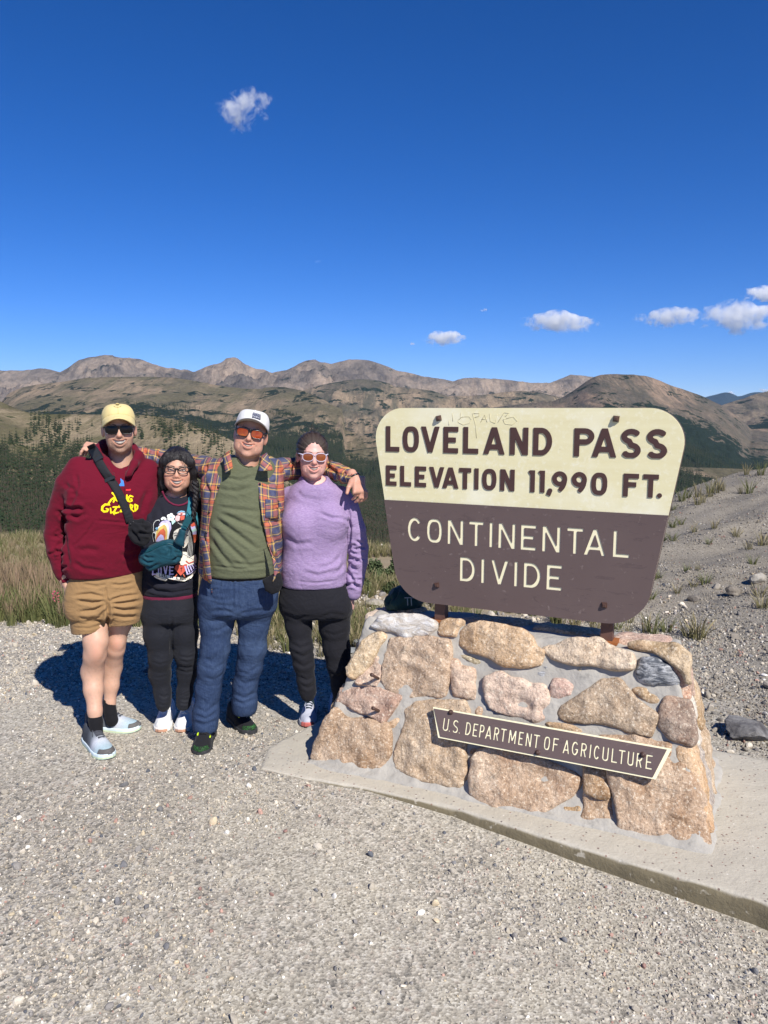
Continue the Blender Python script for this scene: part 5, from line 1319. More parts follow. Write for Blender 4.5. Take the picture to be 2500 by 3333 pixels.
# ================================================================== PERSON 1: maroon hoodie, khaki shorts, yellow cap
Y1 = 3.90
SK1 = srgb(218, 174, 148)
hc = at(254, 926, Y1-.01)
HV, HF, HC, tw1, RM1 = head(hc+np.array([0, .02, .0]), .98, R(0), R(1), R(-1), dict(skin=SK1, stubble=.55, smile=.036, open=1.35, jaw=.046, slim=.010, neck=.056, brow=(.06, .035, .02)))
legs = plus(limb([(196, 1310, Y1, 24), (204, 1352, Y1-.03, 27.5), (207, 1385, Y1-.06, 26), (205, 1415, Y1-.06, 23.5), (200, 1450, Y1-.02, 24), (202, 1490, Y1-.05, 20.5), (205, 1535, Y1-.09, 15), (207, 1575, Y1-.10, 13)]), .02)
legs += plus([ell(at(206, 1408, Y1-.10), (.036, .03, .045))], .02)
legs += plus(limb([(262, 1305, Y1+.02, 23), (260, 1345, Y1+.05, 24), (252, 1385, Y1+.06, 19), (250, 1402, Y1+.06, 18.5), (243, 1440, Y1+.12, 20.5), (240, 1480, Y1+.11, 16.5), (237, 1518, Y1+.10, 12), (238, 1548, Y1+.10, 12.5)]), .02)
legs += plus([ell(at(253, 1388, Y1+.03), (.033, .03, .042))], .02)
legs += plus(limb([(228, 1060, Y1+.03, 34), (226, 1170, Y1+.04, 36)]), .05)
f = sdf(legs, .0065); LV, LF = f.net()
px, py = to_px(LV)
c_ = np.repeat(np.array(SK1)[None]*.80, len(LV), 0)
kn = np.exp(-(((px-208)/14)**2+((py-1412)/22)**2))+np.exp(-(((px-252)/13)**2+((py-1392)/20)**2)); c_ *= 1-np.clip(kn, 0, 1)[:, None]*np.array([.03, .16, .18])
hr = fbm(LV[:, 0]*170, LV[:, 1]*170, LV[:, 2]*45, oct=2, seed=5); c_ *= (1-.10*sst(.15, .5, hr)*(py > 1425))[:, None]
hp = hand(at(141, 1252, Y1-.075), at(150, 1290, Y1-.04)-at(141, 1252, Y1-.075), (.75, .35, 0), (.25, -1, -.1), [.35]*4, .98, .02, (.8, .35, .3))
hp += plus(limb([(136, 1222, Y1-.07, 13), (141, 1250, Y1-.075, 12.5)]), .012)
f = sdf(hp, .0035); PV, PF_ = f.net()
p1 = fuse('person', [(HV, HF, HC), (LV, LF, c_), (PV, PF_, np.array(SK1)*.84)], M_SKIN, org=at(235, 1600, Y1)*np.array([1, 1, 0]))
tag(p1, 'tall smiling man in yellow cap, dark sunglasses, maroon hoodie and khaki shorts', 'person')
teeth(tw1, .036, 1.35, M_TEETH, p1)
# hair at the temples and nape
ops = plus([ell((0, .016, .030), (.0815, .101, .088))], 0)+minus([rbox((0, -.10, -.01), (.068, .085, .16), .02)], .012)+minus([rbox((0, 0, -.115), (.2, .2, .075), .01)], .02)
f = sdf(ops, .0038); V, F = f.net(); V = xf(tw1, V+vnormals(V, F)*(.002*vnoise(V[:, 0]*120, V[:, 1]*120, V[:, 2]*30))[:, None]); mesh('hair', V, F, M_HBRN, p1)
M_YEL = fabric('yellow cap cotton', srgb(216, 196, 138), .9, .06, crease=.15)
hat, crown1 = cap_hat(tw1, p1, M_YEL, .072, .22, 4.2, False, 'cap')
M_PRINT = plain('olive print', srgb(120, 104, 60), .8)
def cap_print(crown, tw, strokes_, m, parent, r=.0008):
    mb = MB()
    for L in strokes_: mb.tube([tw(crown(a, b, .0012)) for a, b in L], r, 4)
    return mb.build('cap_print', m, parent)
PRT = []
rg = np.random.default_rng(4)
for i in range(13):                                                    # small ring of worn lettering
    t = -1+2*i/12; a = .30*t; b = .42+.10*t*t
    PRT.append([(a-.012, b), (a-.006, b+.03), (a+.006, b+.005), (a+.012, b+.03)])
for i in range(9):
    t = -1+2*i/8; a = .26*t; b = .86-.14*t*t; PRT.append([(a-.015, b), (a, b+.03), (a+.015, b)])
for i in range(4):
    a = -.13+.085*i; PRT.append([(a-.02, .62), (a-.02, .70), (a+.02, .70), (a+.02, .62), (a-.02, .62)])
PRT.append([(-.19, .745), (.19, .745)])
cap_print(crown1, tw1, PRT, M_PRINT, hat)
M_LDARK = S('dark lens', .16, .25).done((.006, .004, .004))
glasses('rect', tw1, p1, M_GLASSBLK, M_LDARK, .0305, .0205, .0355, -.002, 'sunglasses', wrap=10, fr=.0020, y0=-.108)
# hoodie
H1 = rows([(985, 226, 284, Y1+.035, .075), (996, 205, 300, Y1+.03, .085), (1008, 176, 316, Y1+.02, .10), (1024, 166, 328, Y1+.01, .115), (1055, 160, 336, Y1, .135), (1100, 160, 338, Y1, .142), (1150, 158, 330, Y1, .142), (1195, 155, 318, Y1-.005, .142), (1222, 155, 310, Y1, .142), (1240, 163, 302, Y1, .133)], 2.3, sh=.42)
slv = limb([(171, 1013, Y1-.05, 25), (148, 1048, Y1-.06, 27.5), (127, 1110, Y1-.04, 25.5), (119, 1155, Y1-.04, 23), (123, 1190, Y1-.06, 21), (133, 1225, Y1-.07, 18.5), (137, 1237, Y1-.07, 18)])
cuff = limb([(137, 1236, Y1-.07, 14.5), (144, 1252, Y1-.075, 14.0)])
slvL = limb([(314, 1020, Y1+.08, 25), (330, 1065, Y1+.16, 24), (338, 1130, Y1+.26, 22), (330, 1180, Y1+.28, 20)])
ops = plus([H1], 0)+plus(slv[:1], .04)+plus(slv[1:], .008)+plus(cuff, .006)+plus(slvL[:1], .04)+plus(slvL[1:], .01)
ops += plus([cone(at(168, 1012, Y1-.04), at(318, 1014, Y1+.08), .045, .045)], .04)
hood = [at(*q) for q in [(218, 996, Y1-.055), (207, 975, Y1+.03), (228, 966, Y1+.115), (255, 968, Y1+.13), (282, 972, Y1+.11), (298, 985, Y1+.04), (290, 1002, Y1-.03)]]
hf = [at(*q) for q in [(218, 996, Y1-.055), (232, 1018, Y1-.10), (258, 1034, Y1-.125), (278, 1022, Y1-.085), (290, 1002, Y1-.03)]]
ops += plus(chain(hood, [.020, .027, .036, .038, .034, .024, .017]), .03)+plus(chain(hf, [.020, .016, .012, .016, .020]), .016)
ops += minus([cone(tw1((0, .012, -.30)), tw1((0, .0, .0)), .058, .070)], .012)
ops += minus([cone(at(262, 1075, Y1-.20), at(256, 985, Y1-.05), .005, .045)], .02)
ops += minus(limb([(143, 1251, Y1-.075, 11.5), (149, 1266, Y1-.08, 11.5)]), .002)
f = sdf(ops, .0056); V, F = f.net()
cr = [([(137, 1095), (152, 1100), (170, 1098), (180, 1103)], 3, .010), ([(152, 1094), (157, 1075), (160, 1050)], 3, .006), ([(152, 1112), (168, 1118), (186, 1108)], 3, .006), ([(140, 1150), (142, 1180), (150, 1225)], 3, .006), ([(160, 1215), (180, 1228), (230, 1236)], 3, .004), ([(300, 1190), (280, 1200), (262, 1198)], 4, .004), ([(170, 1190), (190, 1186), (215, 1190)], 4, .004), ([(320, 1060), (310, 1085), (306, 1110)], 4, .005), ([(258, 1120), (285, 1128), (300, 1124)], 4, .003), ([(164, 1022), (168, 1050), (160, 1085)], 2.5, .004)]
cr += rings([(126, 1150, 20), (124, 1185, 20), (134, 1228, 17)], 11, 5, 2.4, .006, 3)+rings([(165, 1040, 24), (135, 1120, 24)], 6, 6, 3, .004, 4)
V = folds(V, F, cr, .0035, 9, 2)
# kangaroo pocket edge, hem rib and neck seam
V = folds(V, F, [([(205, 1124), (262, 1129), (300, 1130)], 1.2, .0025), ([(205, 1124), (190, 1150), (168, 1172), (158, 1180)], 1.3, .003)])
M_MAR = fabric('maroon fleece', srgb(98, 17, 36), .92, .10)
h1 = mesh('hoodie', V, F, M_MAR, p1); B1 = bvh(V, F)
mb = MB()
for L in [[(246, 1020), (247, 1035), (249, 1045), (253, 1054), (252, 1062)], [(272, 1016), (271, 1040), (270, 1062), (269, 1092)]]:
    mb.tube([onto(B1, x, y, .004, Y1-.13) for x, y in L], .0036, 6)
mb.build('drawstring', M_MAR, h1)
zz1 = lambda L: [((100+.36166*x)/DPX, (1270+.36166*y)/DPX) for x, y in L]
M_PYEL = plain('yellow print', srgb(246, 220, 20), .7); M_PRED = plain('red print', srgb(206, 40, 44), .7); M_PBLU = plain('blue print', srgb(58, 120, 196), .7); M_PWHT = plain('white print', srgb(224, 226, 230), .7)
k_ = .36166/DPX
def sg(L, w): return seg_d(zz1(L), np.asarray(w)*k_*.82)
fK = U(sg([(735, 925), (760, 950), (765, 985), (780, 1000)], [10, 11, 9, 4]), sg([(760, 960), (725, 985), (700, 1020), (712, 1035)], [9, 10, 10, 5]), sg([(755, 985), (745, 1005)], [9, 9]), sg([(800, 940), (806, 985), (800, 1012)], [10, 9, 9]), sg([(830, 1012), (836, 955), (862, 1000), (866, 945)], [9, 8, 8, 9]),
        sg([(918, 958), (896, 950), (878, 970), (876, 995), (892, 1003), (912, 995), (908, 978), (895, 980)], [8, 9, 10, 10, 9, 8, 7, 6]))
fG = U(sg([(700, 1030), (670, 1028), (645, 1050), (642, 1078), (660, 1093), (688, 1090), (698, 1072), (680, 1066)], [10, 11, 13, 12, 11, 10, 9, 7]), sg([(718, 1062), (722, 1105)], [8, 9]), sg([(742, 1052), (775, 1050), (752, 1090), (760, 1108), (790, 1100)], [8, 9, 10, 9, 7]), sg([(738, 1098), (752, 1122)], [8, 3]), sg([(786, 1054), (800, 1030)], [6, 4]),
        sg([(800, 1052), (832, 1050), (806, 1092), (838, 1092)], [8, 8, 8, 7]), sg([(846, 1092), (862, 1038), (884, 1090)], [8, 8, 9]), sg([(852, 1075), (876, 1073)], [6, 6]), sg([(896, 1090), (898, 1030), (918, 1038), (914, 1058), (900, 1064), (926, 1092)], [8, 9, 8, 8, 7, 7]), sg([(938, 1028), (940, 1086), (960, 1066), (962, 1040), (940, 1030)], [8, 8, 9, 9, 8]))
bx = [p[0] for p in zz1([(620, 900), (990, 1140)])]; by = [p[1] for p in zz1([(620, 900), (990, 1140)])]
print2d('lettering', U(fK, fG), bx[0], bx[1], by[0], by[1], .62, B1, .0016, Y1-.14, M_PYEL, h1)
# a small red bar with a plain blue peak and a star above the lettering
print2d('print', U(polyd(zz1([(795, 905), (845, 908), (850, 892), (903, 888), (892, 922), (800, 926)]))), 245, 285, 1040, 1060, .8, B1, .0016, Y1-.14, M_PRED, h1)
print2d('print', U(polyd(zz1([(800, 900), (796, 850), (812, 830), (806, 790), (835, 815), (842, 850), (846, 898)]))), 240, 275, 1010, 1050, .8, B1, .0016, Y1-.14, M_PBLU, h1)
print2d('print', polyd(zz1([(836, 800), (842, 798), (845, 783), (849, 797), (857, 798), (850, 805), (852, 815), (844, 809), (836, 813), (839, 804)])), 258, 278, 1010, 1030, .5, B1, .0016, Y1-.14, M_PYEL, h1)
# shorts
SH = rows([(1228, 172, 300, Y1, .112), (1250, 160, 304, Y1, .120), (1285, 153, 305, Y1, .126), (1320, 156, 303, Y1, .118), (1328, 160, 300, Y1, .11)], 2.4, sh=.35)
ops = plus([SH], 0)+plus(limb([(190, 1300, Y1-.01, 37), (191, 1345, Y1-.035, 36), (192, 1385, Y1-.04, 35.5)]), .02)+plus(limb([(265, 1295, Y1+.01, 36), (264, 1330, Y1+.03, 36.5), (263, 1370, Y1+.035, 36)]), .02)
hx0 = at(192, 1362, Y1-.04); hx1 = at(263, 1343, Y1+.035)
ops += [('&', lambda X, Y, Z: (np.where(X < (hx0[0]*.42+hx1[0]*.58)+0*Y+0*Z, hx0[2]+.10*(hx0[0]-X)*-1, hx1[2]+.0*(X-hx1[0]))-Z+0*Y)*.97, 0)]
ops += minus(limb([(192, 1345, Y1-.04, 30), (193, 1400, Y1-.05, 30)]), .002)+minus(limb([(263, 1328, Y1+.035, 30), (262, 1390, Y1+.04, 30)]), .002)
f = sdf(ops, .0055); V, F = f.net()
cr = [([(230, 1298), (200, 1302), (165, 1297)], 2.4, .006), ([(232, 1303), (205, 1318), (170, 1322)], 2.4, .006), ([(233, 1312), (215, 1335), (185, 1345)], 2.6, .005), ([(226, 1290), (195, 1283), (160, 1287)], 2.2, .005), ([(236, 1298), (262, 1290), (300, 1284)], 2.2, .006), ([(238, 1304), (268, 1303), (302, 1298)], 2.2, .006), ([(240, 1312), (268, 1318), (300, 1316)], 2.4, .006), ([(238, 1330), (268, 1332), (296, 1330)], 2.2, .004), ([(180, 1262), (210, 1266), (232, 1262)], 2, .003), ([(228, 1268), (230, 1290), (236, 1300)], 1.4, .004), ([(240, 1262), (262, 1264), (290, 1258)], 2, .004), ([(170, 1335), (190, 1338), (205, 1333)], 2.4, .004), ([(233, 1300), (234, 1330), (229, 1362)], 2.4, .010), ([(158, 1356), (195, 1357), (226, 1348)], 1.0, .002), ([(240, 1334), (270, 1336), (298, 1332)], 1.0, .002)]
V = folds(V, F, cr, .003, 12, 6, (.6, 1, 2.5))
M_KHAKI = fabric('khaki twill', srgb(146, 116, 80), .92, .12)
mesh('shorts', V, F, M_KHAKI, p1)
M_SOCK = fabric('black sock', (.012, .012, .014), .95)
for L in ([(205, 1543, Y1-.09, 15.5), (207, 1560, Y1-.10, 15), (209, 1582, Y1-.11, 14)], [(236, 1514, Y1+.10, 13.3), (238, 1538, Y1+.09, 13.6), (242, 1556, Y1+.08, 14)]):
    f = sdf(plus(limb(L), .01), .005); V, F = f.net(); mesh('sock', V, F, M_SOCK, p1)
s = S('grey to pale blue knit', .85, .2)
c = s.ramp(s.math('ADD', s.attr('fy'), s.math('MULTIPLY', s.math('SUBTRACT', .05, s.attr('fz')), 1.2)), [(.34, srgb(78, 82, 88)), (.52, srgb(120, 126, 132)), (.66, srgb(196, 200, 208)), (.84, srgb(172, 192, 200)), (1, srgb(156, 182, 192))])
M_SH1 = s.done(s.mix(s.vor(260), c, s.mix(.25, c, (0, 0, 0))), s.bump(s.vor(300), .3, .002))
s = S('mint foam sole', .7, .3)
M_SO1 = s.done(s.ramp(s.math('MULTIPLY', s.attr('fz'), 38.0), [(.10, srgb(70, 74, 78)), (.16, srgb(176, 200, 186)), (.45, srgb(204, 214, 168)), (.6, srgb(196, 214, 216)), (1, srgb(206, 220, 224))]))
M_GREYTOE = plain('grey rubber toe', srgb(92, 90, 88), .7); M_LACEG = fabric('grey lace', srgb(74, 76, 82), .9)
hl, to = onz(192, 1600), onz(238, 1641); shoe(to, (to-hl), .315, p1, (M_SH1, M_SO1, M_GREYTOE, M_LACEG, M_LACEG))
hl, to = onz(228, 1574), onz(302, 1578); shoe(to, (to-hl), .31, p1, (M_SH1, M_SO1, M_GREYTOE, M_LACEG, M_LACEG))

# black sling bag slung across him -----------------------------------
zz5 = lambda L: [((380+.18083*x)/DPX, (1600+.18083*y)/DPX) for x, y in L]
def pouch(poly, Yc, thick, h=.0055, seed=1, puff=1.0, foldsL=None, amp=.004):
    """soft bag: photo outline swollen to a real thickness round the distance Yc"""
    Q = np.array([at(x, y, Yc) for x, y in poly]); P2 = Q[:, [0, 2]]
    lo = np.array([P2[:, 0].min()-.02, Yc-thick*1.3, P2[:, 1].min()-.02]); hi = np.array([P2[:, 0].max()+.02, Yc+thick*1.3, P2[:, 1].max()+.02])
    f = Fld(lo, hi, h); X, Y, Z = f.co(); XX, ZZ = np.broadcast_arrays(X[:, 0, :], Z[:, 0, :]); d2 = sd_poly(XX, ZZ, P2)
    mx = -d2.min(); hgt = thick*np.sqrt(np.clip(1-(1-np.clip(-d2/mx, 0, 1))**2.4, 0, 1))*(.9+.2*fbm(XX*9, ZZ*9, seed=seed))
    f.d = np.maximum(d2[:, None, :]*.9, (np.abs(Y-Yc)-hgt[:, None, :]-.001)*.55).astype(np.float32)
    V, F = f.net(); return folds(V, F, foldsL or [], amp, 16, seed), F
b1 = empty('sling_bag', tuple(at(315, 1150, 3.74))); tag(b1, 'black sling bag with wide webbing strap across the maroon hoodie', 'bag')
V, F = pouch([zz5([q])[0] for q in [(205, 560), (235, 470), (300, 490), (400, 515), (480, 500), (545, 560), (632, 700), (612, 860), (530, 985), (420, 985), (330, 930), (245, 830), (215, 690)]], 3.72, .042, .006, 3,
  1.0, [([zz5([p])[0] for p in L], 2.2, .008) for L in ([(300, 520), (420, 560), (520, 540)], [(380, 760), (450, 740), (610, 770)], [(470, 520), (520, 620), (560, 740)], [(250, 700), (330, 780), (420, 930)], [(430, 600), (500, 660), (600, 690)])], .008)
mesh('pouch', V, F, M_BLACK, b1)
B1b = bvh(V, F)
path = zz1([(538, 490), (545, 505), (575, 560), (612, 640), (660, 720), (705, 785), (750, 850), (800, 940), (845, 1040), (880, 1130), (895, 1195)])
ribbon('strap', path, 37*k_, B1, .006, Y1-.13, M_WEB, b1, .003, 34)
for (cx, cy, w_, h_, an, nm) in [(588, 575, 42, 30, -30, 'buckle'), (612, 612, 40, 16, -30, 'buckle'), (560, 535, 44, 18, -30, 'buckle'), (712, 797, 48, 14, -25, 'slider')]:
    p = onto(B1, *zz1([(cx, cy)])[0], .013, Y1-.12); mb = MB(); q = mpp(Y1)*k_
    Mx = roty(R(-an)*-1)
    mb.box(p, (2*w_*q, .012, 2*h_*q), Mx, taper=.92); mb.build(nm, M_BLACKP, b1, smooth=False)
for x, y in [(252, 585), (297, 545)]:
    p = onto(B1b, *zz5([(x, y)])[0], .002, 3.66); mb = MB(); mb.tube([p, p-np.array([0, .004, 0])], .004, 8); mb.build('snap', M_BLACKP, b1)
# ================================================================== PERSON 2: short woman, black hair, cat-eye glasses, black printed sweatshirt
Y2 = 4.0
SK2 = srgb(214, 164, 138)
hc = at(383, 1013, Y2-.02)
HV, HF, HC, tw2, RM2 = head(hc+np.array([0, .0, 0]), .93, R(-2), R(1), R(2), dict(skin=SK2, smile=.035, open=1.25, jaw=.048, fat=.001, slim=.005, nose=.62, neck=.048, brow=(.03, .02, .016), eyes=True))
bd = plus(limb([(378, 1080, Y2+.02, 30), (370, 1200, Y2+.02, 40), (368, 1280, Y2+.02, 44)]), .04)
f = sdf(bd, .012); BV, BF_ = f.net()
p2 = fuse('person', [(HV, HF, HC), (BV, BF_, np.array(SK2))], M_SKIN, org=at(372, 1575, Y2)*np.array([1, 1, 0]))
tag(p2, 'short smiling woman with long black hair, cat-eye glasses, black printed sweatshirt and black leggings', 'person')
teeth(tw2, .035, 1.25, M_TEETH, p2)
s = S('clear lens', .03, .5); s.t.nodes.remove(s.b)
tr = s.n('BsdfTransparent'); gl = s.n('BsdfGlossy', {'Roughness': .03}); fr_ = s.n('Fresnel', {'IOR': 1.4})
mx = s.n('MixShader', {0: fr_.outputs[0], 1: tr.outputs[0], 2: gl.outputs[0]}); s.t.links.new(mx.outputs[0], s.out.inputs[0]); M_CLEAR = s.m
glasses('cat', tw2, p2, M_GLASSBLK, M_CLEAR, .0285, .0185, .034, .001, 'eyeglasses', wrap=8, fr=.0026, y0=-.103, sz=.004)
M_PEARL = plain('pearl', (.85, .82, .78), .2, .6)
for s_ in (-1, 1):
    mb = MB(); q = tw2((s_*.083, .002, -.044)); f = sdf(plus([ell(q, (.0045, .0045, .0045))], 0), .0016, .004); V, F = f.net(); mesh('earring', V, F, M_PEARL, p2)
# hair: parted, hanging to the shoulders, one twisted lock in front
ops = plus([ell((0, .013, .036), (.0820, .103, .0895))], 0)
ops += minus([ell((.004, -.115, -.036), (.060, .085, .094))], .02)+minus([rbox((0, -.06, -.17), (.070, .12, .10), .02)], .02)
hL = [(-.052, -.035, .08), (-.071, -.032, .04), (-.079, -.014, -.02), (-.080, .012, -.09), (-.080, .045, -.16), (-.075, .06, -.21)]
hR = [(.052, -.035, .08), (.072, -.032, .04), (.081, -.014, -.02), (.086, .002, -.09), (.092, -.02, -.16), (.092, -.05, -.22)]
ops += plus(chain(hL, [.020, .020, .022, .028, .034, .028]), .025)+plus(chain(hR, [.020, .020, .022, .026, .028, .024]), .025)
ops += plus([ell((0, .07, -.09), (.078, .05, .12))], .03)
f = sdf(ops, .0042); V, F = f.net(); N = vnormals(V, F)
V = V+N*(.0045*fbm(V[:, 0]*75, V[:, 1]*75, V[:, 2]*9, oct=2, seed=8))[:, None]
V = V*(1+0*V); hair2 = mesh('hair', xf(tw2, V), F, M_HBLK, p2)
mb = MB(); rg = np.random.default_rng(3)
for i in range(420):                                                     # single strands
    sd_ = rg.choice([-1, 1]); part = rg.uniform(-.055, .06); x0 = .006
    a = rg.uniform(.25, 1.0); fw = rg.random()
    ps = part+.02; zt = .034+.0895*math.sqrt(max(.05, 1-((ps-.02)/.103)**2))
    P = [(x0+sd_*.002, ps-.0, zt), (sd_*.040+.004, ps-.010*fw, zt-.013), (sd_*(.071+.006*rg.random()), ps*.8-.014*fw, .068), (sd_*(.089+.008*rg.random()), ps*.6-.012, -.02), (sd_*(.096+.012*rg.random()), ps*.5+.006, -.10-.03*rg.random()), (sd_*(.094+.02*rg.random()), ps*.4+rg.normal(0, .015), -.18-.05*rg.random())]
    P = np.array(P); t = np.linspace(0, 5, 16); Q = np.stack([np.interp(t, range(6), P[:, k]) for k in range(3)], 1)
    Q[1:-1] = (Q[:-2]+2*Q[1:-1]+Q[2:])/4; Q[1:-1] = (Q[:-2]+2*Q[1:-1]+Q[2:])/4
    Q += .0022*np.sin(t[:, None]*rg.uniform(1, 3)+rg.random(3)*6)
    mb.tube(xf(tw2, Q), np.linspace(.0012, .0006, 16), 3, cap=False)
for x0, x1, dz in [(.016, .040, -.004), (.021, .046, .008), (.024, .052, -.012), (-.016, -.044, .012), (.030, .054, .004), (-.024, -.052, .02)]:   # wisps over the forehead
    mb.tube(xf(tw2, [(x0*.7, -.075, .085), (x0, -.089, .068), ((x0+x1)/2, -.094, .045+dz*.5), (x1, -.086, .012+dz)]), [.0016, .0013, .001, .0005], 3, cap=False)
mb.build('strands', M_HBLK, hair2)
mb = MB(); tq = np.linspace(0, 1, 40)
for ph in (0, 2.1, 4.2):                                                  # twisted lock on her left shoulder
    cl = np.array([at(np.interp(q, [0, .3, .6, 1], [420, 423, 422, 418]), np.interp(q, [0, 1], [1040, 1122]), Y2-.10-.02*q) for q in tq])
    rr = .0105*(1-.45*tq)*(1+.25*np.sin(tq*31))
    off_ = np.stack([np.cos(tq*17+ph)*rr, np.sin(tq*17+ph)*rr*.8, 0*tq], 1)
    mb.tube(cl+off_, .0095*(1-.5*tq)*(1+.2*np.sin(tq*23+ph))+.001, 6)
mb.build('twisted_lock', M_HBLK, hair2)
# sweatshirt
M_NAVY = fabric('black fleece', srgb(34, 34, 42), .93, .12)
T2 = rows([(1066, 352, 412, Y2+.02, .07), (1074, 330, 426, Y2+.02, .09), (1090, 316, 432, Y2+.01, .105), (1125, 310, 432, Y2, .125), (1150, 309, 431, Y2, .130), (1190, 312, 429, Y2, .115), (1235, 309, 428, Y2, .115), (1262, 306, 427, Y2, .118), (1282, 308, 425, Y2, .108)], 2.4)
ops = plus([T2], 0)+plus([ell(at(345, 1135, Y2-.085), (.062, .05, .06)), ell(at(398, 1135, Y2-.085), (.062, .05, .06))], .05)
ops += plus(limb([(328, 1094, Y2-.03, 23), (318, 1130, Y2-.08, 21), (318, 1170, Y2-.09, 20)]), .02)+plus(limb([(318, 1172, Y2-.09, 20), (300, 1150, Y2+.12, 18)]), .01)
ops += plus(limb([(424, 1095, Y2+.02, 22), (436, 1150, Y2+.06, 21), (434, 1200, Y2+.12, 19)]), .02)
ops += minus([cone(tw2((0, .03, -.30)), tw2((0, .0, -.04)), .052, .054)], .008)
f = sdf(ops, .0056); V, F = f.net()
cr = [([(322, 1240), (350, 1258), (390, 1262)], 3, .006), ([(420, 1240), (395, 1255), (360, 1262)], 3, .005), ([(312, 1262), (340, 1276), (370, 1278)], 2.4, .005), ([(330, 1110), (322, 1140), (326, 1170)], 3, .004), ([(345, 1095), (352, 1120), (350, 1150)], 3, .003), ([(310, 1100), (316, 1125), (314, 1150)], 2.5, .005), ([(310, 1272), (368, 1281), (424, 1272)], 1.2, .003)]
V = folds(V, F, cr, .004, 10, 12)
sw2 = mesh('sweatshirt', V, F, M_NAVY, p2); B2 = bvh(V, F)
M_WINE = fabric('wine red cotton', srgb(104, 34, 58), .9)
# neck band and undershirt edge in wine red
nb = [onto(B2, x, y, .002, Y2-.08) for x, y in [(351, 1062), (354, 1070), (359, 1078), (366, 1085), (375, 1090), (386, 1092), (396, 1090), (404, 1086), (410, 1079), (414, 1070)]]
mb = MB(); mb.tube(nb, .0055, 6); mb.build('neckband', M_WINE, sw2)
E2 = rows([(1274, 309, 425, Y2, .106), (1290, 308, 426, Y2, .107)], 2.4); f = sdf(plus([E2], 0), .008); V, F = f.net(); mesh('undershirt', V, F, M_WINE, p2)
# flat print on the chest: arches, flowers, an eye, a plain pale face with long black hair, heart, ribbon and lettering
PC = {n_: plain('print '+n_, c_, .75) for n_, c_ in dict(white=srgb(226, 226, 220), lilac=srgb(190, 182, 222), yellow=srgb(212, 182, 104), orange=srgb(196, 98, 66), mint=srgb(180, 214, 204), blue=srgb(126, 170, 196), cream=srgb(228, 222, 206), black=(.012, .012, .014), pink=srgb(222, 180, 178), red=srgb(190, 84, 66)).items()}
k5 = .18083/DPX
LAY = [.0012]
def pr(poly, colr, w=None, cell=.55, step=.00035):
    Q = zz5(poly); D = polyd(Q) if w is None else seg_d(Q, np.asarray(w)*k5)
    a = np.array(Q); m_ = (np.max(w) if w is not None else 0)*k5+1
    LAY[0] += step
    return print2d('print', D, a[:, 0].min()-m_, a[:, 0].max()+m_, a[:, 1].min()-m_, a[:, 1].max()+m_, cell, B2, LAY[0], Y2-.13, PC[colr], sw2)
pr([(760, 600), (800, 545), (870, 510), (930, 520), (975, 570), (985, 700), (960, 900), (930, 900), (920, 700), (880, 600)], 'lilac')
pr([(690, 830), (700, 700), (760, 620), (850, 560), (910, 580), (940, 660), (945, 800), (920, 900), (700, 900)], 'white')
pr([(700, 830), (712, 715), (770, 640), (850, 590), (895, 625), (915, 720), (905, 850), (880, 900), (700, 900)], 'yellow')
pr([(705, 850), (735, 760), (790, 690), (840, 660), (878, 720), (880, 800), (862, 870), (830, 900), (705, 900)], 'orange')
pr([(700, 900), (735, 830), (790, 770), (835, 790), (855, 850), (850, 900)], 'lilac')
pr([(1330, 620), (1400, 590), (1430, 680), (1440, 790), (1370, 790), (1345, 700)], 'lilac'); pr([(1345, 690), (1420, 650), (1440, 700), (1360, 740)], 'mint'); pr([(1368, 775), (1450, 770), (1448, 870), (1400, 925), (1370, 880)], 'orange'); pr([(1330, 600), (1395, 550), (1420, 610), (1350, 640)], 'red')
pr([(1062, 440), (1100, 425), (1140, 440), (1130, 520), (1085, 540), (1050, 500)], 'pink'); pr([(1140, 440), (1225, 430), (1215, 500), (1150, 520)], 'red'); pr([(985, 540), (1050, 500), (1060, 540), (1000, 600)], 'mint')
for cx, cy, r_, n_ in [(975, 462, 78, 5), (845, 505, 55, 4)]:
    for i in range(n_):
        a = 2*math.pi*i/n_-1.4 if n_ == 5 else math.pi*(1.15+.25*i); pr([(cx+r_*.55*math.cos(a)+r_*.42*math.cos(b_), cy+r_*.55*math.sin(a)+r_*.42*math.sin(b_)) for b_ in np.linspace(0, 6.28, 12)[:-1]], 'white', None, .5, .00002)
    if n_ == 5: pr([(cx+18*math.cos(b_), cy+18*math.sin(b_)) for b_ in np.linspace(0, 6.28, 10)[:-1]], 'blue', None, .5, .0004)
pr([(1080, 400), (1110, 360), (1160, 342), (1215, 350), (1235, 375), (1235, 420), (1170, 430), (1120, 420)], 'blue'); pr([(1085, 408), (1120, 382), (1165, 370), (1215, 378), (1236, 398), (1200, 425), (1150, 428)], 'pink'); pr([(1085, 404), (1120, 380), (1165, 368), (1236, 382)], 'black', [4, 5, 5, 5]); pr([(1140, 410), (1150, 388), (1180, 385), (1192, 405), (1170, 425), (1150, 425)], 'red'); pr([(1166, 398), (1172, 412)], 'black', 6)
pr([(660, 600), (672, 560), (710, 520), (760, 510), (770, 530)], 'white', 4); pr([(660, 600), (662, 700), (700, 760), (660, 730), (640, 780), (665, 900)], 'white', 3.2); pr([(690, 665), (715, 640), (745, 645), (750, 675), (715, 690)], 'blue')
pr([(935, 830), (960, 720), (1000, 620), (1060, 560), (1140, 535), (1230, 555), (1310, 620), (1360, 720), (1385, 860), (1395, 1020), (1370, 1160), (1330, 1230), (1250, 1230), (1160, 1180), (1040, 1100), (960, 950)], 'black')
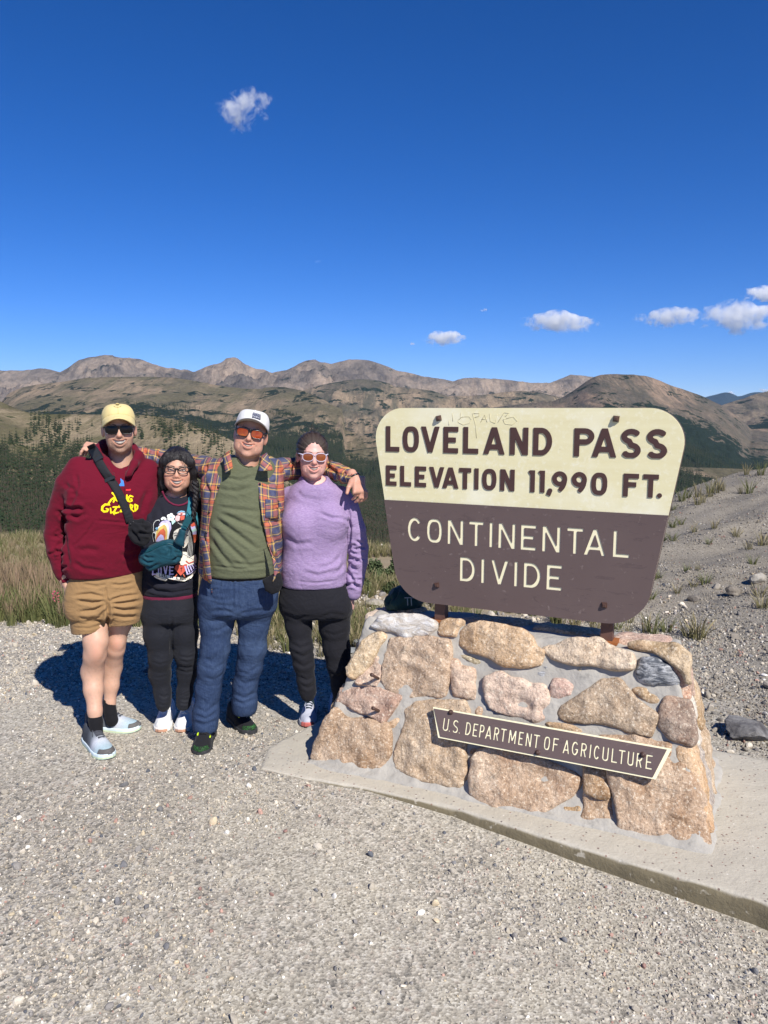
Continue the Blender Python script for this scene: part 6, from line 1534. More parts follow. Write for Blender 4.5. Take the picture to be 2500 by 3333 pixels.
pr([(1185, 1080), (1260, 1090), (1300, 1200), (1420, 1130), (1440, 1200), (1430, 1290), (1300, 1330), (1220, 1330), (1150, 1320), (1130, 1250), (1180, 1180)], 'cream')
pr([(1012, 800), (1030, 720), (1080, 680), (1150, 650), (1230, 665), (1290, 720), (1312, 800), (1305, 880), (1270, 960), (1215, 1015), (1150, 1000), (1080, 940), (1030, 880)], 'cream')
pr([(1220, 790), (1250, 778), (1290, 790), (1250, 806)], 'black', [3, 7, 3, 6]); pr([(1215, 755), (1260, 742), (1300, 752)], 'black', 4); pr([(1030, 755), (1065, 742), (1105, 752)], 'black', 4); pr([(1040, 795), (1070, 782), (1105, 795)], 'black', 6); pr([(1180, 940), (1200, 925), (1222, 935), (1200, 950)], 'red', 6); pr([(1185, 1010), (1225, 1020), (1270, 960), (1306, 880)], 'black', 3.5)
for i in range(7):
    x = 1250+i*18; pr([(1100+i*26, 560+i*8), (1220+i*16, 640+i*14), (1300+i*8, 800+i*10), (1290+i*12, 1000), (1262+i*14, 1190)], 'white' if i % 2 == 0 else 'black', 3.2, .55, .0002)
pr([(1190, 1110), (1290, 1160), (1380, 1215)], 'white', 5); pr([(1250, 1250), (1300, 1290), (1380, 1260)], 'red', 9)
pr([(1040, 1390), (1060, 1330), (1110, 1310), (1170, 1340), (1230, 1305), (1270, 1310), (1262, 1400), (1150, 1515)], 'red'); pr([(1165, 1370), (1160, 1440)], 'black', 5); pr([(1145, 1385), (1185, 1375)], 'black', 4)
pr([(1015, 1590), (1080, 1490)], 'orange', 9); pr([(1240, 1565), (1200, 1490)], 'orange', 9)
for i in range(5): pr([(1230+i*42, 1350-i*10), (1272+i*38, 1480-i*34)], 'lilac', 13, .55, .00005)
pr([(1265, 1490), (1330, 1470), (1430, 1380)], 'lilac', 8)
def word(txt, x0, x1, y0, y1, slope, colr, sw_):
    n_ = len(txt); cw = (x1-x0)/n_
    LAY[0] += .0004
    for i, ch in enumerate(txt):
        if ch == ' ': continue
        L0 = strokes(ch, .62 if ch != 'I' else .2, .16)
        Ls = [[(x0+cw*i+p[0]*cw*1.05+(.2*cw if ch == 'I' else 0), y1-(p[1])*(y1-y0)+slope*(i*cw)) for p in L] for L in L0]
        a = np.array([p for L in Ls for p in zz5(L)]); D = U(*[seg_d(zz5(L), sw_*k5) for L in Ls])
        print2d('lettering', D, a[:, 0].min()-1, a[:, 0].max()+1, a[:, 1].min()-1, a[:, 1].max()+1, .42, B2, LAY[0], Y2-.13, PC[colr], sw2)
word('LOVE', 640, 1050, 1350, 1500, .0, 'lilac', 12)
pr([(715, 1458), (800, 1475), (1000, 1530), (1120, 1545), (1240, 1560), (1330, 1510), (1425, 1410), (1420, 1450), (1340, 1560), (1220, 1615), (1100, 1605), (960, 1575), (800, 1530), (710, 1505)], 'cream'); pr([(670, 1520), (720, 1508), (880, 1560), (912, 1590), (880, 1610), (780, 1590), (690, 1550)], 'cream'); pr([(690, 1530), (780, 1550), (890, 1585)], 'black', 4)
word('LOVE IS A MAGIC', 770, 1330, 1478, 1530, .14, 'black', 4.5)
# leggings
ops = plus([rows([(1272, 312, 422, Y2, .10), (1300, 307, 428, Y2, .112), (1325, 308, 428, Y2, .115), (1338, 312, 426, Y2, .105)], 2.3)], 0)
ops += plus(limb([(342, 1330, Y2-.01, 35), (343, 1370, Y2-.02, 31.5), (346, 1420, Y2-.02, 24), (345, 1455, Y2+.01, 23), (351, 1495, Y2+.01, 17), (353, 1515, Y2, 14.5), (353, 1524, Y2, 14)]), .03)
ops += plus(limb([(395, 1328, Y2, 31), (400, 1365, Y2-.01, 27), (403, 1415, Y2-.01, 22.5), (404, 1452, Y2+.02, 20.5), (399, 1495, Y2+.02, 15.5), (397, 1515, Y2+.01, 13.5), (396, 1523, Y2, 13)]), .03)
f = sdf(ops, .0058); V, F = f.net()
cr = [([(325, 1428), (345, 1436), (366, 1430)], 1.6, .003), ([(326, 1460), (345, 1464), (364, 1459)], 1.4, .002), ([(342, 1500), (355, 1506), (366, 1500)], 1.6, .003), ([(340, 1518), (352, 1524), (366, 1520)], 1.6, .003)]+[([(386, y), (403, y+4), (420, y+1)], 1.5, .0032) for y in (1417, 1426, 1439, 1448)]+[([(388, y), (399, y+3), (412, y)], 1.5, .003) for y in (1510, 1518, 1526, 1533)]+[([(372, 1332), (371, 1370), (369, 1420)], 2.0, .006)]
V = folds(V, F, [(c_[0], c_[1], c_[2]*.6) for c_ in cr], .0025, 9, 5)
mesh('leggings', V, F, fabric('black leggings', (.016, .017, .022), .7, .1, 1500), p2)
M_SHW = fabric('white knit shoe', srgb(222, 222, 220), .85, .05, 700); s = S('white sole with gum toe', .6, .3)
M_SOW = s.done(s.mix(s.math('MULTIPLY', s.ramp(s.attr('fy'), [(.955, 0), (.965, 1)]), s.ramp(s.math('MULTIPLY', s.attr('fz'), 10.0), [(.05, .9), (.16, .9), (.2, 0)])), srgb(226, 224, 218), srgb(186, 132, 98)))
M_LW = fabric('white lace', srgb(230, 230, 228), .9, .04)
for cx in (349, 391):
    to = onz(cx-1, 1584); hl = to+np.array([-.02+(cx-349)*.0006, .26, 0]); shoe(to, to-hl, .285, p2, (M_SHW, M_SOW, None, M_LW, M_SHW))
# teal sling bag -----------------------------------------------------
b2 = empty('sling_bag', tuple(at(360, 1195, 3.80))); tag(b2, 'teal sling bag with zip and buckle hanging in front of the black printed sweatshirt', 'bag')
M_TEAL = fabric('teal nylon', srgb(26, 66, 78), .62, .12, 1600); M_TEALW = fabric('teal webbing', srgb(52, 118, 130), .8, .12, 1500); M_TEALP = plain('teal plastic', srgb(20, 74, 80), .35, .5, 0)
ZP = zz5([(440, 1108), (520, 1095), (620, 1055), (740, 990), (860, 945), (940, 938), (1010, 952), (1080, 1005), (1130, 1085)])
V, F = pouch(zz5([(402, 1195), (420, 1110), (445, 1040), (560, 985), (700, 915), (820, 870), (930, 855), (1025, 868), (1110, 935), (1180, 1015), (1182, 1165), (1115, 1290), (1000, 1320), (880, 1345), (740, 1385), (620, 1425), (550, 1385), (480, 1330), (420, 1260)]), 3.80, .062, .005, 5,
  1, [(ZP, 1.6, .006)]+[(zz5(L), 2.0, .005) for L in ([(480, 1160), (560, 1200), (680, 1190)], [(440, 1210), (560, 1280), (680, 1260)], [(930, 960), (960, 1060), (940, 1150)], [(880, 960), (900, 1040)], [(1000, 1260), (1080, 1200), (1150, 1180)], [(470, 1330), (600, 1370), (760, 1300)], [(1060, 1060), (1100, 1120), (1110, 1180)])], .004)
bag2 = mesh('pouch', V, F, M_TEAL, b2); Bb = bvh(V, F)
mb = MB(); mb.tube([onto(Bb, x, y, .0015, 3.74) for x, y in ZP], .0022, 5); mb.build('zip', M_TEALP, b2)
mb = MB(); p = onto(Bb, *ZP[0], .003, 3.75); mb.tube([p, p+np.array([-.006, -.002, -.022])], .0028, 5); mb.build('zip_pull', M_BLACKP, b2)
G = []
for q, hw_ in zip(np.linspace(0, 1, 8), [95, 86, 76, 68, 60, 55, 52, 50]):
    cx, cy = np.interp(q, [0, 1], [1115, 1192]), np.interp(q, [0, 1], [960, 690])
    G.append([at(*zz5([(cx+hw_*k*.92, cy+hw_*k*.42)])[0], 3.765+.02*q*0-.012*(1-k*k)) for k in np.linspace(-1, 1, 5)])
mb = MB(); mb.grid(np.array(G), .006); mb.build('wing', M_TEAL, b2)
ribbon('strap', zz5([(1196, 690), (1222, 640), (1245, 590)]), 50*k5, B2, .030, 3.80, M_TEALW, b2, .003, 8)
ribbon('strap', zz5([(1265, 560), (1285, 480), (1300, 380), (1318, 270), (1330, 160), (1338, 90)]), 44*k5, B2, .010, 3.86, M_TEALW, b2, .003, 26)
ribbon('strap', zz5([(1290, 400), (1340, 365), (1400, 375), (1440, 440), (1470, 560), (1490, 760), (1500, 960)]), [40*k5, 36*k5, 34*k5, 24*k5, 20*k5, 14*k5, 10*k5], B2, .022, 3.84, M_TEALW, b2, .003, 22)
for (cx, cy, w_, h_, nm) in [(1292, 505, 62, 62, 'buckle'), (1248, 580, 60, 40, 'buckle'), (1212, 640, 60, 12, 'slider')]:
    mb = MB(); mb.box(at(*zz5([(cx, cy)])[0], 3.79), (2*w_*k5*mpp(3.8), .014, 2*h_*k5*mpp(3.8)), roty(R(28)), taper=.85); mb.build(nm, M_TEALP, b2, smooth=False)
# ================================================================== PERSON 3: plaid overshirt, olive tee, jeans, white cap
Y3 = 3.93
SK3 = srgb(214, 164, 140)
hc = at(542, 938, Y3-.03)
HV, HF, HC, tw3, RM3 = head(hc, .98, R(-4), R(-5), R(11), dict(skin=SK3, smile=.033, open=.85, jaw=.051, fat=.006, slim=.004, neck=.060, brow=(.03, .02, .015)))
bd = plus(limb([(530, 1050, Y3+.04, 40), (522, 1150, Y3+.02, 50), (515, 1230, Y3+.02, 52)]), .05)
f = sdf(bd, .012); BV, BF_ = f.net()
hA = at(766, 1033, 3.95); hB = at(784, 1063, 3.91)
hp = hand(hA, hB-hA, (-.62, .5, -.52), (-.80, -.42, .38), [(.75, .55, .3), (.75, .6, .35), (.72, .6, .35), (.7, .6, .4)], .98, .05, (.78, .52, .30), 1.06)
hp += plus([cone(at(752, 1026, 3.99), hA, .030, .028)], .01)
f = sdf(hp, .003); PV, PF_ = f.net()
hA2 = at(222, 972, 4.08); fdv = at(196, 968, 4.02)-hA2
hp2 = hand(hA2, fdv, (-.2, .35, -1), (.1, -1, .25), [(.5, .5, .3)]*4, .95, .04, (.8, .4, .2))+plus([cone(at(245, 974, 4.12), hA2, .03, .027)], .01)
f = sdf(hp2, .0036); QV, QF_ = f.net()
p3 = fuse('person', [(HV, HF, HC), (BV, BF_, np.array(SK3)), (PV, PF_, np.array(SK3)*np.array([.80, .76, .76])), (QV, QF_, np.array(SK3)*.86)], M_SKIN, org=at(490, 1600, Y3)*np.array([1, 1, 0]))
tag(p3, 'man in white cap, orange sunglasses, plaid shirt and jeans, arms round his neighbours', 'person')
teeth(tw3, .033, .85, M_TEETH, p3)
ops = plus([ell((0, .016, .030), (.0835, .102, .088))], 0)+minus([rbox((0, -.10, -.01), (.072, .085, .16), .02)], .012)+minus([rbox((0, 0, -.12), (.2, .2, .075), .01)], .02)
f = sdf(ops, .0038); V, F = f.net(); mesh('hair', xf(tw3, V), F, M_HBLK, p3)
M_CAPW = fabric('white cap cotton', srgb(214, 212, 208), .9, .04, crease=.12); M_CAPU = fabric('grey beige bill underside', srgb(176, 166, 154), .9, .05)
hat3, crown3 = cap_hat(tw3, p3, M_CAPW, .070, -.12, 1.3, True, 'cap', .066, .026, .124, M_CAPU, 1.28, .002)
G = [[tw3(crown3(a, b_, .0018)) for b_ in np.linspace(.12, .46, 5)] for a in np.linspace(-.06, .48, 9)]
mb = MB(); mb.grid(np.array(G), .002); pt = mb.build('patch', plain('navy patch', srgb(26, 30, 66), .8), hat3)
mb = MB()
def patch_word(txt, a0, a1, b0, b1):
    cw = (a1-a0)/len(txt)
    for i, ch in enumerate(txt):
        for L in strokes(ch, .6, .14):
            mb.tube([tw3(crown3(a0+cw*i+p[0]*cw*1.25, b0+p[1]*(b1-b0), .0028)) for p in L], .0007, 3, cap=False)
patch_word('OUTER', -.03, .45, .31, .43); patch_word('RANGE', -.03, .45, .15, .27)
mb.build('lettering', M_PWHT, hat3)
s = S('orange mirror lens', .08, .6)
lz = s.sep(s.tc())
c = s.ramp(s.noise(18, 3, .5), [(.3, srgb(150, 34, 14)), (.5, srgb(176, 56, 16)), (.7, srgb(196, 96, 30))])
s.b.inputs['Coat Weight'].default_value = .35; s.b.inputs['Coat Roughness'].default_value = .03
M_LORA = s.done(c, Metallic=.55)
glasses('way', tw3, p3, M_GLASSBLK, M_LORA, .0300, .0205, .0355, -.001, 'sunglasses', wrap=10, fr=.0024, y0=-.107)
# tee
T3 = rows([(984, 502, 574, Y3+.0, .088), (998, 478, 592, Y3+.0, .108), (1030, 458, 602, Y3+.005, .135), (1080, 448, 600, Y3, .150), (1130, 446, 598, Y3-.005, .158), (1190, 446, 598, Y3-.01, .166), (1238, 444, 598, Y3-.005, .160)], 2.35)
ops = plus([T3], 0)+minus([ell(at(541, 984, Y3-.07), (.066, .12, .060))], .006)
f = sdf(ops, .0052); V, F = f.net()
cr = [([(470, 1055), (510, 1062), (550, 1050)], 3, .003), ([(480, 1030), (520, 1038), (548, 1028)], 2.6, .003), ([(465, 1120), (500, 1145), (560, 1190)], 3.4, .005), ([(458, 1140), (490, 1175), (540, 1222)], 3.2, .004), ([(455, 1165), (475, 1195), (505, 1228)], 3, .004), ([(480, 1110), (520, 1128), (570, 1150)], 3.4, .005), ([(470, 1095), (510, 1100), (560, 1106)], 3, .003), ([(500, 1215), (540, 1222), (580, 1215)], 2.6, .003), ([(560, 1120), (574, 1150), (588, 1185)], 3, .004), ([(456, 1222), (520, 1229), (590, 1222)], 1.0, .0022)]
V = folds(V, F, cr, .0025, 10, 3)
M_OLIVE = fabric('olive jersey', srgb(90, 94, 72), .9, .08, 1200, 3, srgb(102, 105, 82))
mesh('tee', V, F, M_OLIVE, p3)
B3t = bvh(V, F)
mb = MB(); mb.tube([onto(B3t, x, y, .001, Y3-.1) for x, y in [(511, 985), (513, 993), (518, 1001), (526, 1007), (536, 1010), (546, 1009), (556, 1004), (563, 996), (567, 987)]], .0065, 6); mb.build('collar_band', fabric('dark olive rib', srgb(62, 64, 48), .92), p3)
# black waistband under the tee and jeans
f = sdf(plus([rows([(1228, 448, 596, Y3, .150), (1246, 446, 596, Y3, .150)], 2.4)], 0), .008); V, F = f.net(); mesh('undershirt', V, F, M_BLACK, p3)
s = S('blue denim', .85, .15)
c = s.mix(s.noise(2.5, 5, .6), srgb(36, 50, 76), srgb(48, 64, 94))
c = s.mix(s.ramp(s.noise(55, 4, .7, s.vec((4, 4, .7))), [(.45, 0), (.7, .5)]), c, srgb(72, 88, 114))
sz_ = s.sep(s.n('NewGeometry').outputs['Position'])
c = s.mix(s.math('MULTIPLY', s.ramp(s.noise(5, 5, .6), [(.46, 0), (.66, .45)]), s.ramp(sz_[2], [(.25, .3), (.5, 1), (.8, 1), (.95, .3)])), c, srgb(78, 96, 124))
M_DENIM = s.done(c, s.bump(s.noise(420, 3, .6), .3, .002, creases(s, s.bump(s.noise(26, 5, .6), .25, .006), .25)))
ops = plus([rows([(1238, 440, 598, Y3, .148), (1262, 434, 600, Y3, .152), (1295, 430, 600, Y3, .150), (1318, 433, 592, Y3, .132), (1328, 440, 582, Y3, .11)], 2.4)], 0)
ops += plus(limb([(472, 1312, Y3-.01, 41), (467, 1345, Y3-.02, 35), (464, 1400, Y3-.04, 31), (457, 1440, Y3-.05, 29), (450, 1490, Y3-.05, 27), (445, 1540, Y3-.06, 27.5), (443, 1566, Y3-.07, 29)]), .03)
ops += plus(limb([(554, 1310, Y3+.01, 41), (548, 1345, Y3+.01, 33), (545, 1400, Y3+.02, 29.5), (539, 1440, Y3+.03, 26.5), (529, 1480, Y3+.04, 26), (528, 1515, Y3+.04, 27), (528, 1528, Y3+.04, 28)]), .03)
ops += [('&', lambda X, Y, Z: (.052-.02*0-Z)+0*X+0*Y, 0)]
ops += minus(limb([(443, 1560, Y3-.07, 24.5), (441, 1610, Y3-.07, 24.5)]), .003)+minus(limb([(528, 1524, Y3+.04, 23.5), (528, 1580, Y3+.04, 23.5)]), .003)
f = sdf(ops, .0056); V, F = f.net()
cr = [([(506, 1325), (480, 1318), (448, 1322)], 2.6, .005), ([(504, 1332), (478, 1338), (446, 1345)], 2.6, .005), ([(500, 1345), (475, 1362), (450, 1366)], 2.6, .004), ([(516, 1328), (545, 1320), (585, 1318)], 2.6, .004), ([(448, 1290), (475, 1296), (505, 1292)], 2.2, .003), ([(455, 1300), (480, 1308), (508, 1310)], 2.2, .003), ([(512, 1330), (509, 1400), (500, 1450)], 2.6, .008),
      ([(438, 1440), (460, 1448), (485, 1432)], 2.4, .004), ([(440, 1462), (462, 1470), (488, 1452)], 2.4, .004), ([(440, 1420), (458, 1430), (470, 1410)], 2.2, .004), ([(425, 1530), (445, 1540), (470, 1520)], 2.6, .006), ([(420, 1545), (445, 1553), (470, 1538)], 2.6, .006), ([(418, 1558), (440, 1565), (468, 1556)], 2.4, .005), ([(512, 1450), (535, 1456), (560, 1440)], 2.4, .004), ([(505, 1500), (528, 1508), (558, 1494)], 2.6, .006), ([(502, 1512), (525, 1520), (556, 1508)], 2.6, .006), ([(515, 1470), (530, 1478), (552, 1468)], 2.2, .004), ([(568, 1360), (555, 1400), (552, 1420)], 2.4, .003), ([(482, 1370), (486, 1430), (478, 1500)], 1.4, .0025)]
V = folds(V, F, [(c_[0], c_[1], c_[2]*.45) for c_ in cr], .0035, 8, 7, (1, 1, .7))
V = folds(V, F, [([(503, 1248), (504, 1290), (502, 1322)], 1.0, .002), ([(514, 1250), (514, 1310), (504, 1326)], .9, .0015), ([(440, 1262), (455, 1275), (474, 1272), (478, 1252)], .9, .002)])
jeans = mesh('jeans', V, F, M_DENIM, p3)
M_SHB = fabric('black knit shoe', (.016, .016, .018), .85, .1, 700); M_RUBB = plain('dark rubber', (.035, .036, .038), .7)
s = S('green tiger toe', .7, .2); st = s.noise(1.0, 4, .7, s.vec((240, 90, 200)), 2.0)
M_GTOE = s.done(s.mix(s.ramp(st, [(.52, 0), (.57, 1)]), (.014, .016, .014), srgb(58, 122, 56)))
M_NEON = plain('neon loop', srgb(190, 222, 40), .6)
for hl, to, L in ((onz(452, 1592), onz(432, 1636), .30), (onz(512, 1560), onz(546, 1588), .30)):
    root, wp = shoe(to, to-hl, L, p3, (M_SHB, M_RUBB, M_GTOE, M_BLACK, M_SHB))
    for sx in (-1, 1):
        mb = MB(); mb.tube([wp(sx*.030, .60, .001), wp(sx*.032, .63, .003), wp(sx*.031, .66, .001)], .0042, 5); mb.build('loop', M_NEON, root)
# plaid overshirt ---------------------------------------------------
s = S('plaid flannel', .92, .1)
uvz = s.sep(s.attr('cloth', 'Vector'))
def band(x, per, ph, w):                                  # 1 inside stripes of width w (fraction) of a repeat
    q = s.math('FRACT', s.math('ADD', s.math('DIVIDE', x, per), ph)); return s.ramp(q, [(0, 1), (w, 0)], 'CONSTANT')
PU = .070
NAVYC, ORG, YELC, DRK = srgb(28, 38, 84), srgb(178, 78, 24), srgb(214, 172, 66), srgb(60, 36, 46)
def warp(x):
    q = s.math('FRACT', s.math('DIVIDE', x, PU))
    return s.ramp(q, [(0, NAVYC), (.33, srgb(120, 112, 100)), (.37, YELC), (.43, DRK), (.52, ORG), (.76, DRK), (.84, YELC), (.90, srgb(70, 58, 70))], 'CONSTANT')
cu, cv = warp(uvz[0]), warp(uvz[1])
tw_ = s.math('FRACT', s.math('MULTIPLY', s.math('ADD', uvz[0], uvz[1]), 180.0))
c = s.mix(s.math('ADD', .38, s.math('MULTIPLY', s.math('GREATER_THAN', tw_, .5), .24)), cu, cv)
c = s.mix(.12, c, s.noise(40, 4, .6))
M_PLAID = s.done(c, s.bump(s.noise(300, 3, .6), .3, .002, creases(s, s.bump(s.noise(30, 4, .6), .15, .006), .22)))
S3 = rows([(983, 492, 580, Y3+.05, .085), (995, 462, 600, Y3+.04, .105), (1012, 446, 608, Y3+.03, .125), (1050, 436, 612, Y3+.01, .155), (1090, 438, 610, Y3, .172), (1150, 435, 609, Y3-.005, .180), (1200, 433, 607, Y3-.005, .186), (1250, 433, 606, Y3, .186), (1268, 436, 604, Y3, .184)], 2.4)
armR = [(470, 1018, Y3+.03, 26), (440, 1010, Y3+.12, 25), (395, 1002, Y3+.21, 24), (345, 993, Y3+.25, 21.5), (300, 985, Y3+.22, 19), (262, 978, Y3+.20, 16.5), (238, 974, Y3+.17, 14.5)]
armL = [(582, 1022, Y3+.04, 26), (610, 1015, Y3+.11, 25), (648, 1012, Y3+.19, 23.5), (690, 1010, Y3+.23, 21.5), (725, 1018, Y3+.15, 19), (745, 1026, Y3+.08, 17.5), (762, 1033, Y3+.03, 15.5)]
ops = plus([S3], 0)+plus(limb(armR), .014)+plus(limb(armL), .014)
opening = [(497, 955), (499, 985), (484, 1020), (474, 1050), (460, 1095), (451, 1140), (452, 1200), (457, 1250), (459, 1290), (585, 1300), (592, 1262), (598, 1242), (590, 1205), (577, 1170), (566, 1120), (558, 1060), (550, 1020), (566, 985), (572, 955)]
ops += [('-', prism(opening, Y3-.40, Y3-.03), .004)]
ops += minus([cone(tw3((0, .02, -.30)), tw3((0, -.01, -.02)), .074, .076)], .008)
hem = [(415, 1244), (448, 1262), (456, 1254), (470, 1300), (470, 1330), (400, 1330)]
ops += [('-', prism([(425, 1236), (440, 1250), (457, 1262), (458, 1300), (420, 1300)], Y3-.4, Y3+.4), .003)]
ops += [('-', prism([(575, 1246), (585, 1258), (598, 1250), (606, 1240), (625, 1232), (630, 1300), (570, 1300)], Y3-.4, Y3-.05), .003)]
f = sdf(ops, .0054); V, F = f.net()
cr = [([(600, 1040), (603, 1080), (596, 1110)], 3, .006), ([(575, 1085), (590, 1098), (608, 1092)], 2.6, .006), ([(570, 1130), (590, 1125), (606, 1130)], 2.6, .005), ([(440, 1040), (452, 1062), (446, 1090)], 2.6, .005), ([(585, 1150), (598, 1170), (604, 1200)], 3, .006), ([(560, 1035), (580, 1045), (600, 1040)], 2.6, .004), ([(440, 1150), (444, 1190), (440, 1230)], 2.2, .005), ([(580, 1185), (596, 1215), (600, 1240)], 2.6, .006)]
cr += rings([(450, 1010, 22), (400, 1002, 22), (345, 992, 20), (300, 984, 18)], 12, 5, 2.4, .006, 5)+rings([(615, 1014, 22), (650, 1012, 22), (690, 1010, 20), (730, 1020, 18), (755, 1030, 15)], 16, 5, 2.4, .006, 6)
V0 = V; V = folds(V, F, cr, .004, 11, 9)
# cloth coordinates: along and around the nearest sleeve, or across and up the body
def sleeve_uv(V, pts, flip):
    P = np.array([at(x, y, Y) for x, y, Y, r in pts]); Ls = np.concatenate([[0], np.cumsum(np.linalg.norm(np.diff(P, axis=0), axis=1))])
    best = np.full(len(V), 1e9); u = np.zeros(len(V)); v = np.zeros(len(V))
    for i in range(len(P)-1):
        a, b = P[i], P[i+1]; e = b-a; t = np.clip(((V-a)@e)/(e@e), 0, 1); q = V-a-t[:, None]*e; d = np.linalg.norm(q, axis=1); m_ = d < best
        best[m_] = d[m_]; u[m_] = (Ls[i]+t*(Ls[i+1]-Ls[i]))[m_]; v[m_] = (q[:, 2]-.55*q[:, 1]*np.sign(q[:, 2]+1e-6)*0)[m_]
    return best, u, v
bR, uR, vR = sleeve_uv(V0, armR[1:], 1); bL, uL, vL = sleeve_uv(V0, armL[1:], 1)
px, py = to_px(V0)
lean = np.where(px < 520, -.10, .06)
cl = np.stack([V0[:, 0]+lean*(V0[:, 2]-1.2)+.5*(V0[:, 1]-Y3)*np.sign(V0[:, 0]-at(520, 1100, Y3)[0])*0, V0[:, 2]+.02*vnoise(V0[:, 0]*6, V0[:, 2]*6, seed=3), 0*px], 1)
mR = (px < 462) & (py < 1045) & (bR < .075); mL = (px > 596) & (py < 1050) & (bL < .075)
cl[mR] = np.stack([vR, uR, 0*uR], 1)[mR]+.01; cl[mL] = np.stack([vL, uL, 0*uL], 1)[mL]+.02
shirt = mesh('overshirt', V, F, M_PLAID, p3, attrs={'cloth': cl}); B3 = bvh(V, F)
def plaid_sheet(name, P3, th=.004, rot=0.0, ofs=(0, 0)):
    P3 = np.array(P3); mb = MB(); mb.grid(P3, th); V = np.concatenate(mb.v); c_, s_ = math.cos(rot), math.sin(rot)
    uv = np.stack([V[:, 0]*c_+V[:, 2]*s_+ofs[0], -V[:, 0]*s_+V[:, 2]*c_+ofs[1], 0*V[:, 0]], 1)
    return mesh(name, V, mb.f, M_PLAID, shirt, attrs={'cloth': uv})
# collar leaves, chest pocket, loose front corners, buttons
def sheet(c4, n=7, bow=.0):
    """bilinear sheet from four (x,y,Y) corners with a bow towards the viewer"""
    A = [np.array(at(*q)) for q in c4]; G = []
    for i in np.linspace(0, 1, n): G.append([(A[0]*(1-i)+A[1]*i)*(1-j)+(A[3]*(1-i)+A[2]*i)*j-np.array([0, bow*math.sin(math.pi*i)*math.sin(math.pi*j*.5+.6), 0]) for j in np.linspace(0, 1, n)])
    return G
plaid_sheet('collar', sheet([(497, 972, Y3-.075), (480, 985, Y3-.085), (486, 1022, Y3-.165), (503, 1010, Y3-.155)], 7, .012), .004, .5)
plaid_sheet('collar', sheet([(576, 978, Y3-.085), (567, 985, Y3-.11), (558, 1018, Y3-.165), (590, 1016, Y3-.155)][::-1], 7, .012), .004, -.6)
plaid_sheet('front_corner', sheet([(577, 1170, Y3-.175), (597, 1215, Y3-.20), (589, 1258, Y3-.23), (606, 1236, Y3-.17)], 9, .012), .003, -.62, (.02, .01))
plaid_sheet('front_corner', sheet([(436, 1165, Y3-.16), (450, 1170, Y3-.19), (458, 1261, Y3-.20), (441, 1240, Y3-.16)], 9, .012), .003, .22, (.02, .01))
Gp = [[onto(B3, 573+28*i, 1078+3*i+40*j, .004, Y3-.17) for j in np.linspace(0, 1, 6)] for i in np.linspace(0, 1, 6)]
plaid_sheet('pocket', Gp, .003, .0, (.03, .045))
M_BTN = plain('dark button', srgb(52, 44, 48), .4, .5)
for x, y in [(452, 1106), (446, 1150), (472, 1052), (446, 1205), (562, 1045)]:
    p = onto(B3, x, y, .002, Y3-.17); mb = MB(); mb.tube([p, p+np.array([0, -.004, 0])], .0062, 10); mb.build('button', M_BTN, shirt)
mb = MB(); p = at(757, 1027, 3.98); ax_ = (hB-hA)/np.linalg.norm(hB-hA); s1 = np.cross(ax_, [0, 1, 0]); s1 /= np.linalg.norm(s1); s2 = np.cross(ax_, s1)
wc = hA-ax_*.004
mb.tube([wc+(s1*math.cos(t)*.030+s2*math.sin(t)*.028) for t in np.linspace(0, 6.283, 25)], .006, 6, cap=False); mb.build('wristband', M_GLASSBLK, p3)
# black hip pack under the shirt
V, F = pouch([(566, 1252), (590, 1240), (606, 1238), (612, 1262), (604, 1278), (588, 1284), (572, 1276)], 3.735, .03, .006, 9, 1, None, .004)
b3 = mesh('hip_pack', V, F, M_BLACK); tag(b3, 'black hip pack worn at the waist under the open plaid shirt', 'bag')

# ================================================================== PERSON 4: woman in lilac top, pale sunglasses, black trousers
Y4 = 4.03
SK4 = srgb(228, 176, 162)
hc = at(675, 983, Y4-.03)
HV, HF, HC, tw4, RM4 = head(hc, .96, R(6), R(2), R(2), dict(skin=SK4, smile=.033, open=1.05, jaw=.045, slim=.006, neck=.053, brow=(.16, .09, .06)))
bd = plus(limb([(680, 1070, Y4+.02, 46), (678, 1150, Y4+.02, 52), (680, 1250, Y4+.02, 56)]), .05)
f = sdf(bd, .012); BV, BF_ = f.net()
hp = hand(at(757, 1284, Y4+.0), at(755, 1320, Y4-.01)-at(757, 1284, Y4), (-.9, .3, 0), (-.2, -1, 0), [(.7, .8, .5)]*4, .92, .02, (.8, .3, .3))+plus(limb([(760, 1255, Y4, 12.5), (757, 1284, Y4, 12)]), .01)
f = sdf(hp, .0036); PV, PF_ = f.net()
p4 = fuse('person', [(HV, HF, HC), (BV, BF_, np.array(SK4)), (PV, PF_, np.array(SK4)*.8)], M_SKIN, org=at(680, 1560, Y4)*np.array([1, 1, 0]))
tag(p4, 'woman with tied back hair, pale sunglasses, lilac top and black trousers beside the sign', 'person')
teeth(tw4, .033, 1.05, M_TEETH, p4)
ops = plus([ell((0, .017, .034), (.0850, .104, .0908))], 0)+minus([ell((0, -.116, -.018), (.0655, .085, .098))], .012)+minus([rbox((0, -.02, -.14), (.2, .13, .105), .01)], .02)+plus([ell((0, .10, .02), (.03, .035, .035))], .03)
f = sdf(ops, .0034); V, F = f.net(); N = vnormals(V, F)
a_ = np.arctan2(V[:, 0], V[:, 2]-.02); V = V+N*(.0030*vnoise(a_*16, V[:, 1]*9, seed=4)+.0022*vnoise(a_*38, V[:, 1]*14, seed=5)+.001)[:, None]
hair4 = mesh('hair', xf(tw4, V), F, M_HDRK, p4)
mb = MB(); rg = np.random.default_rng(9)
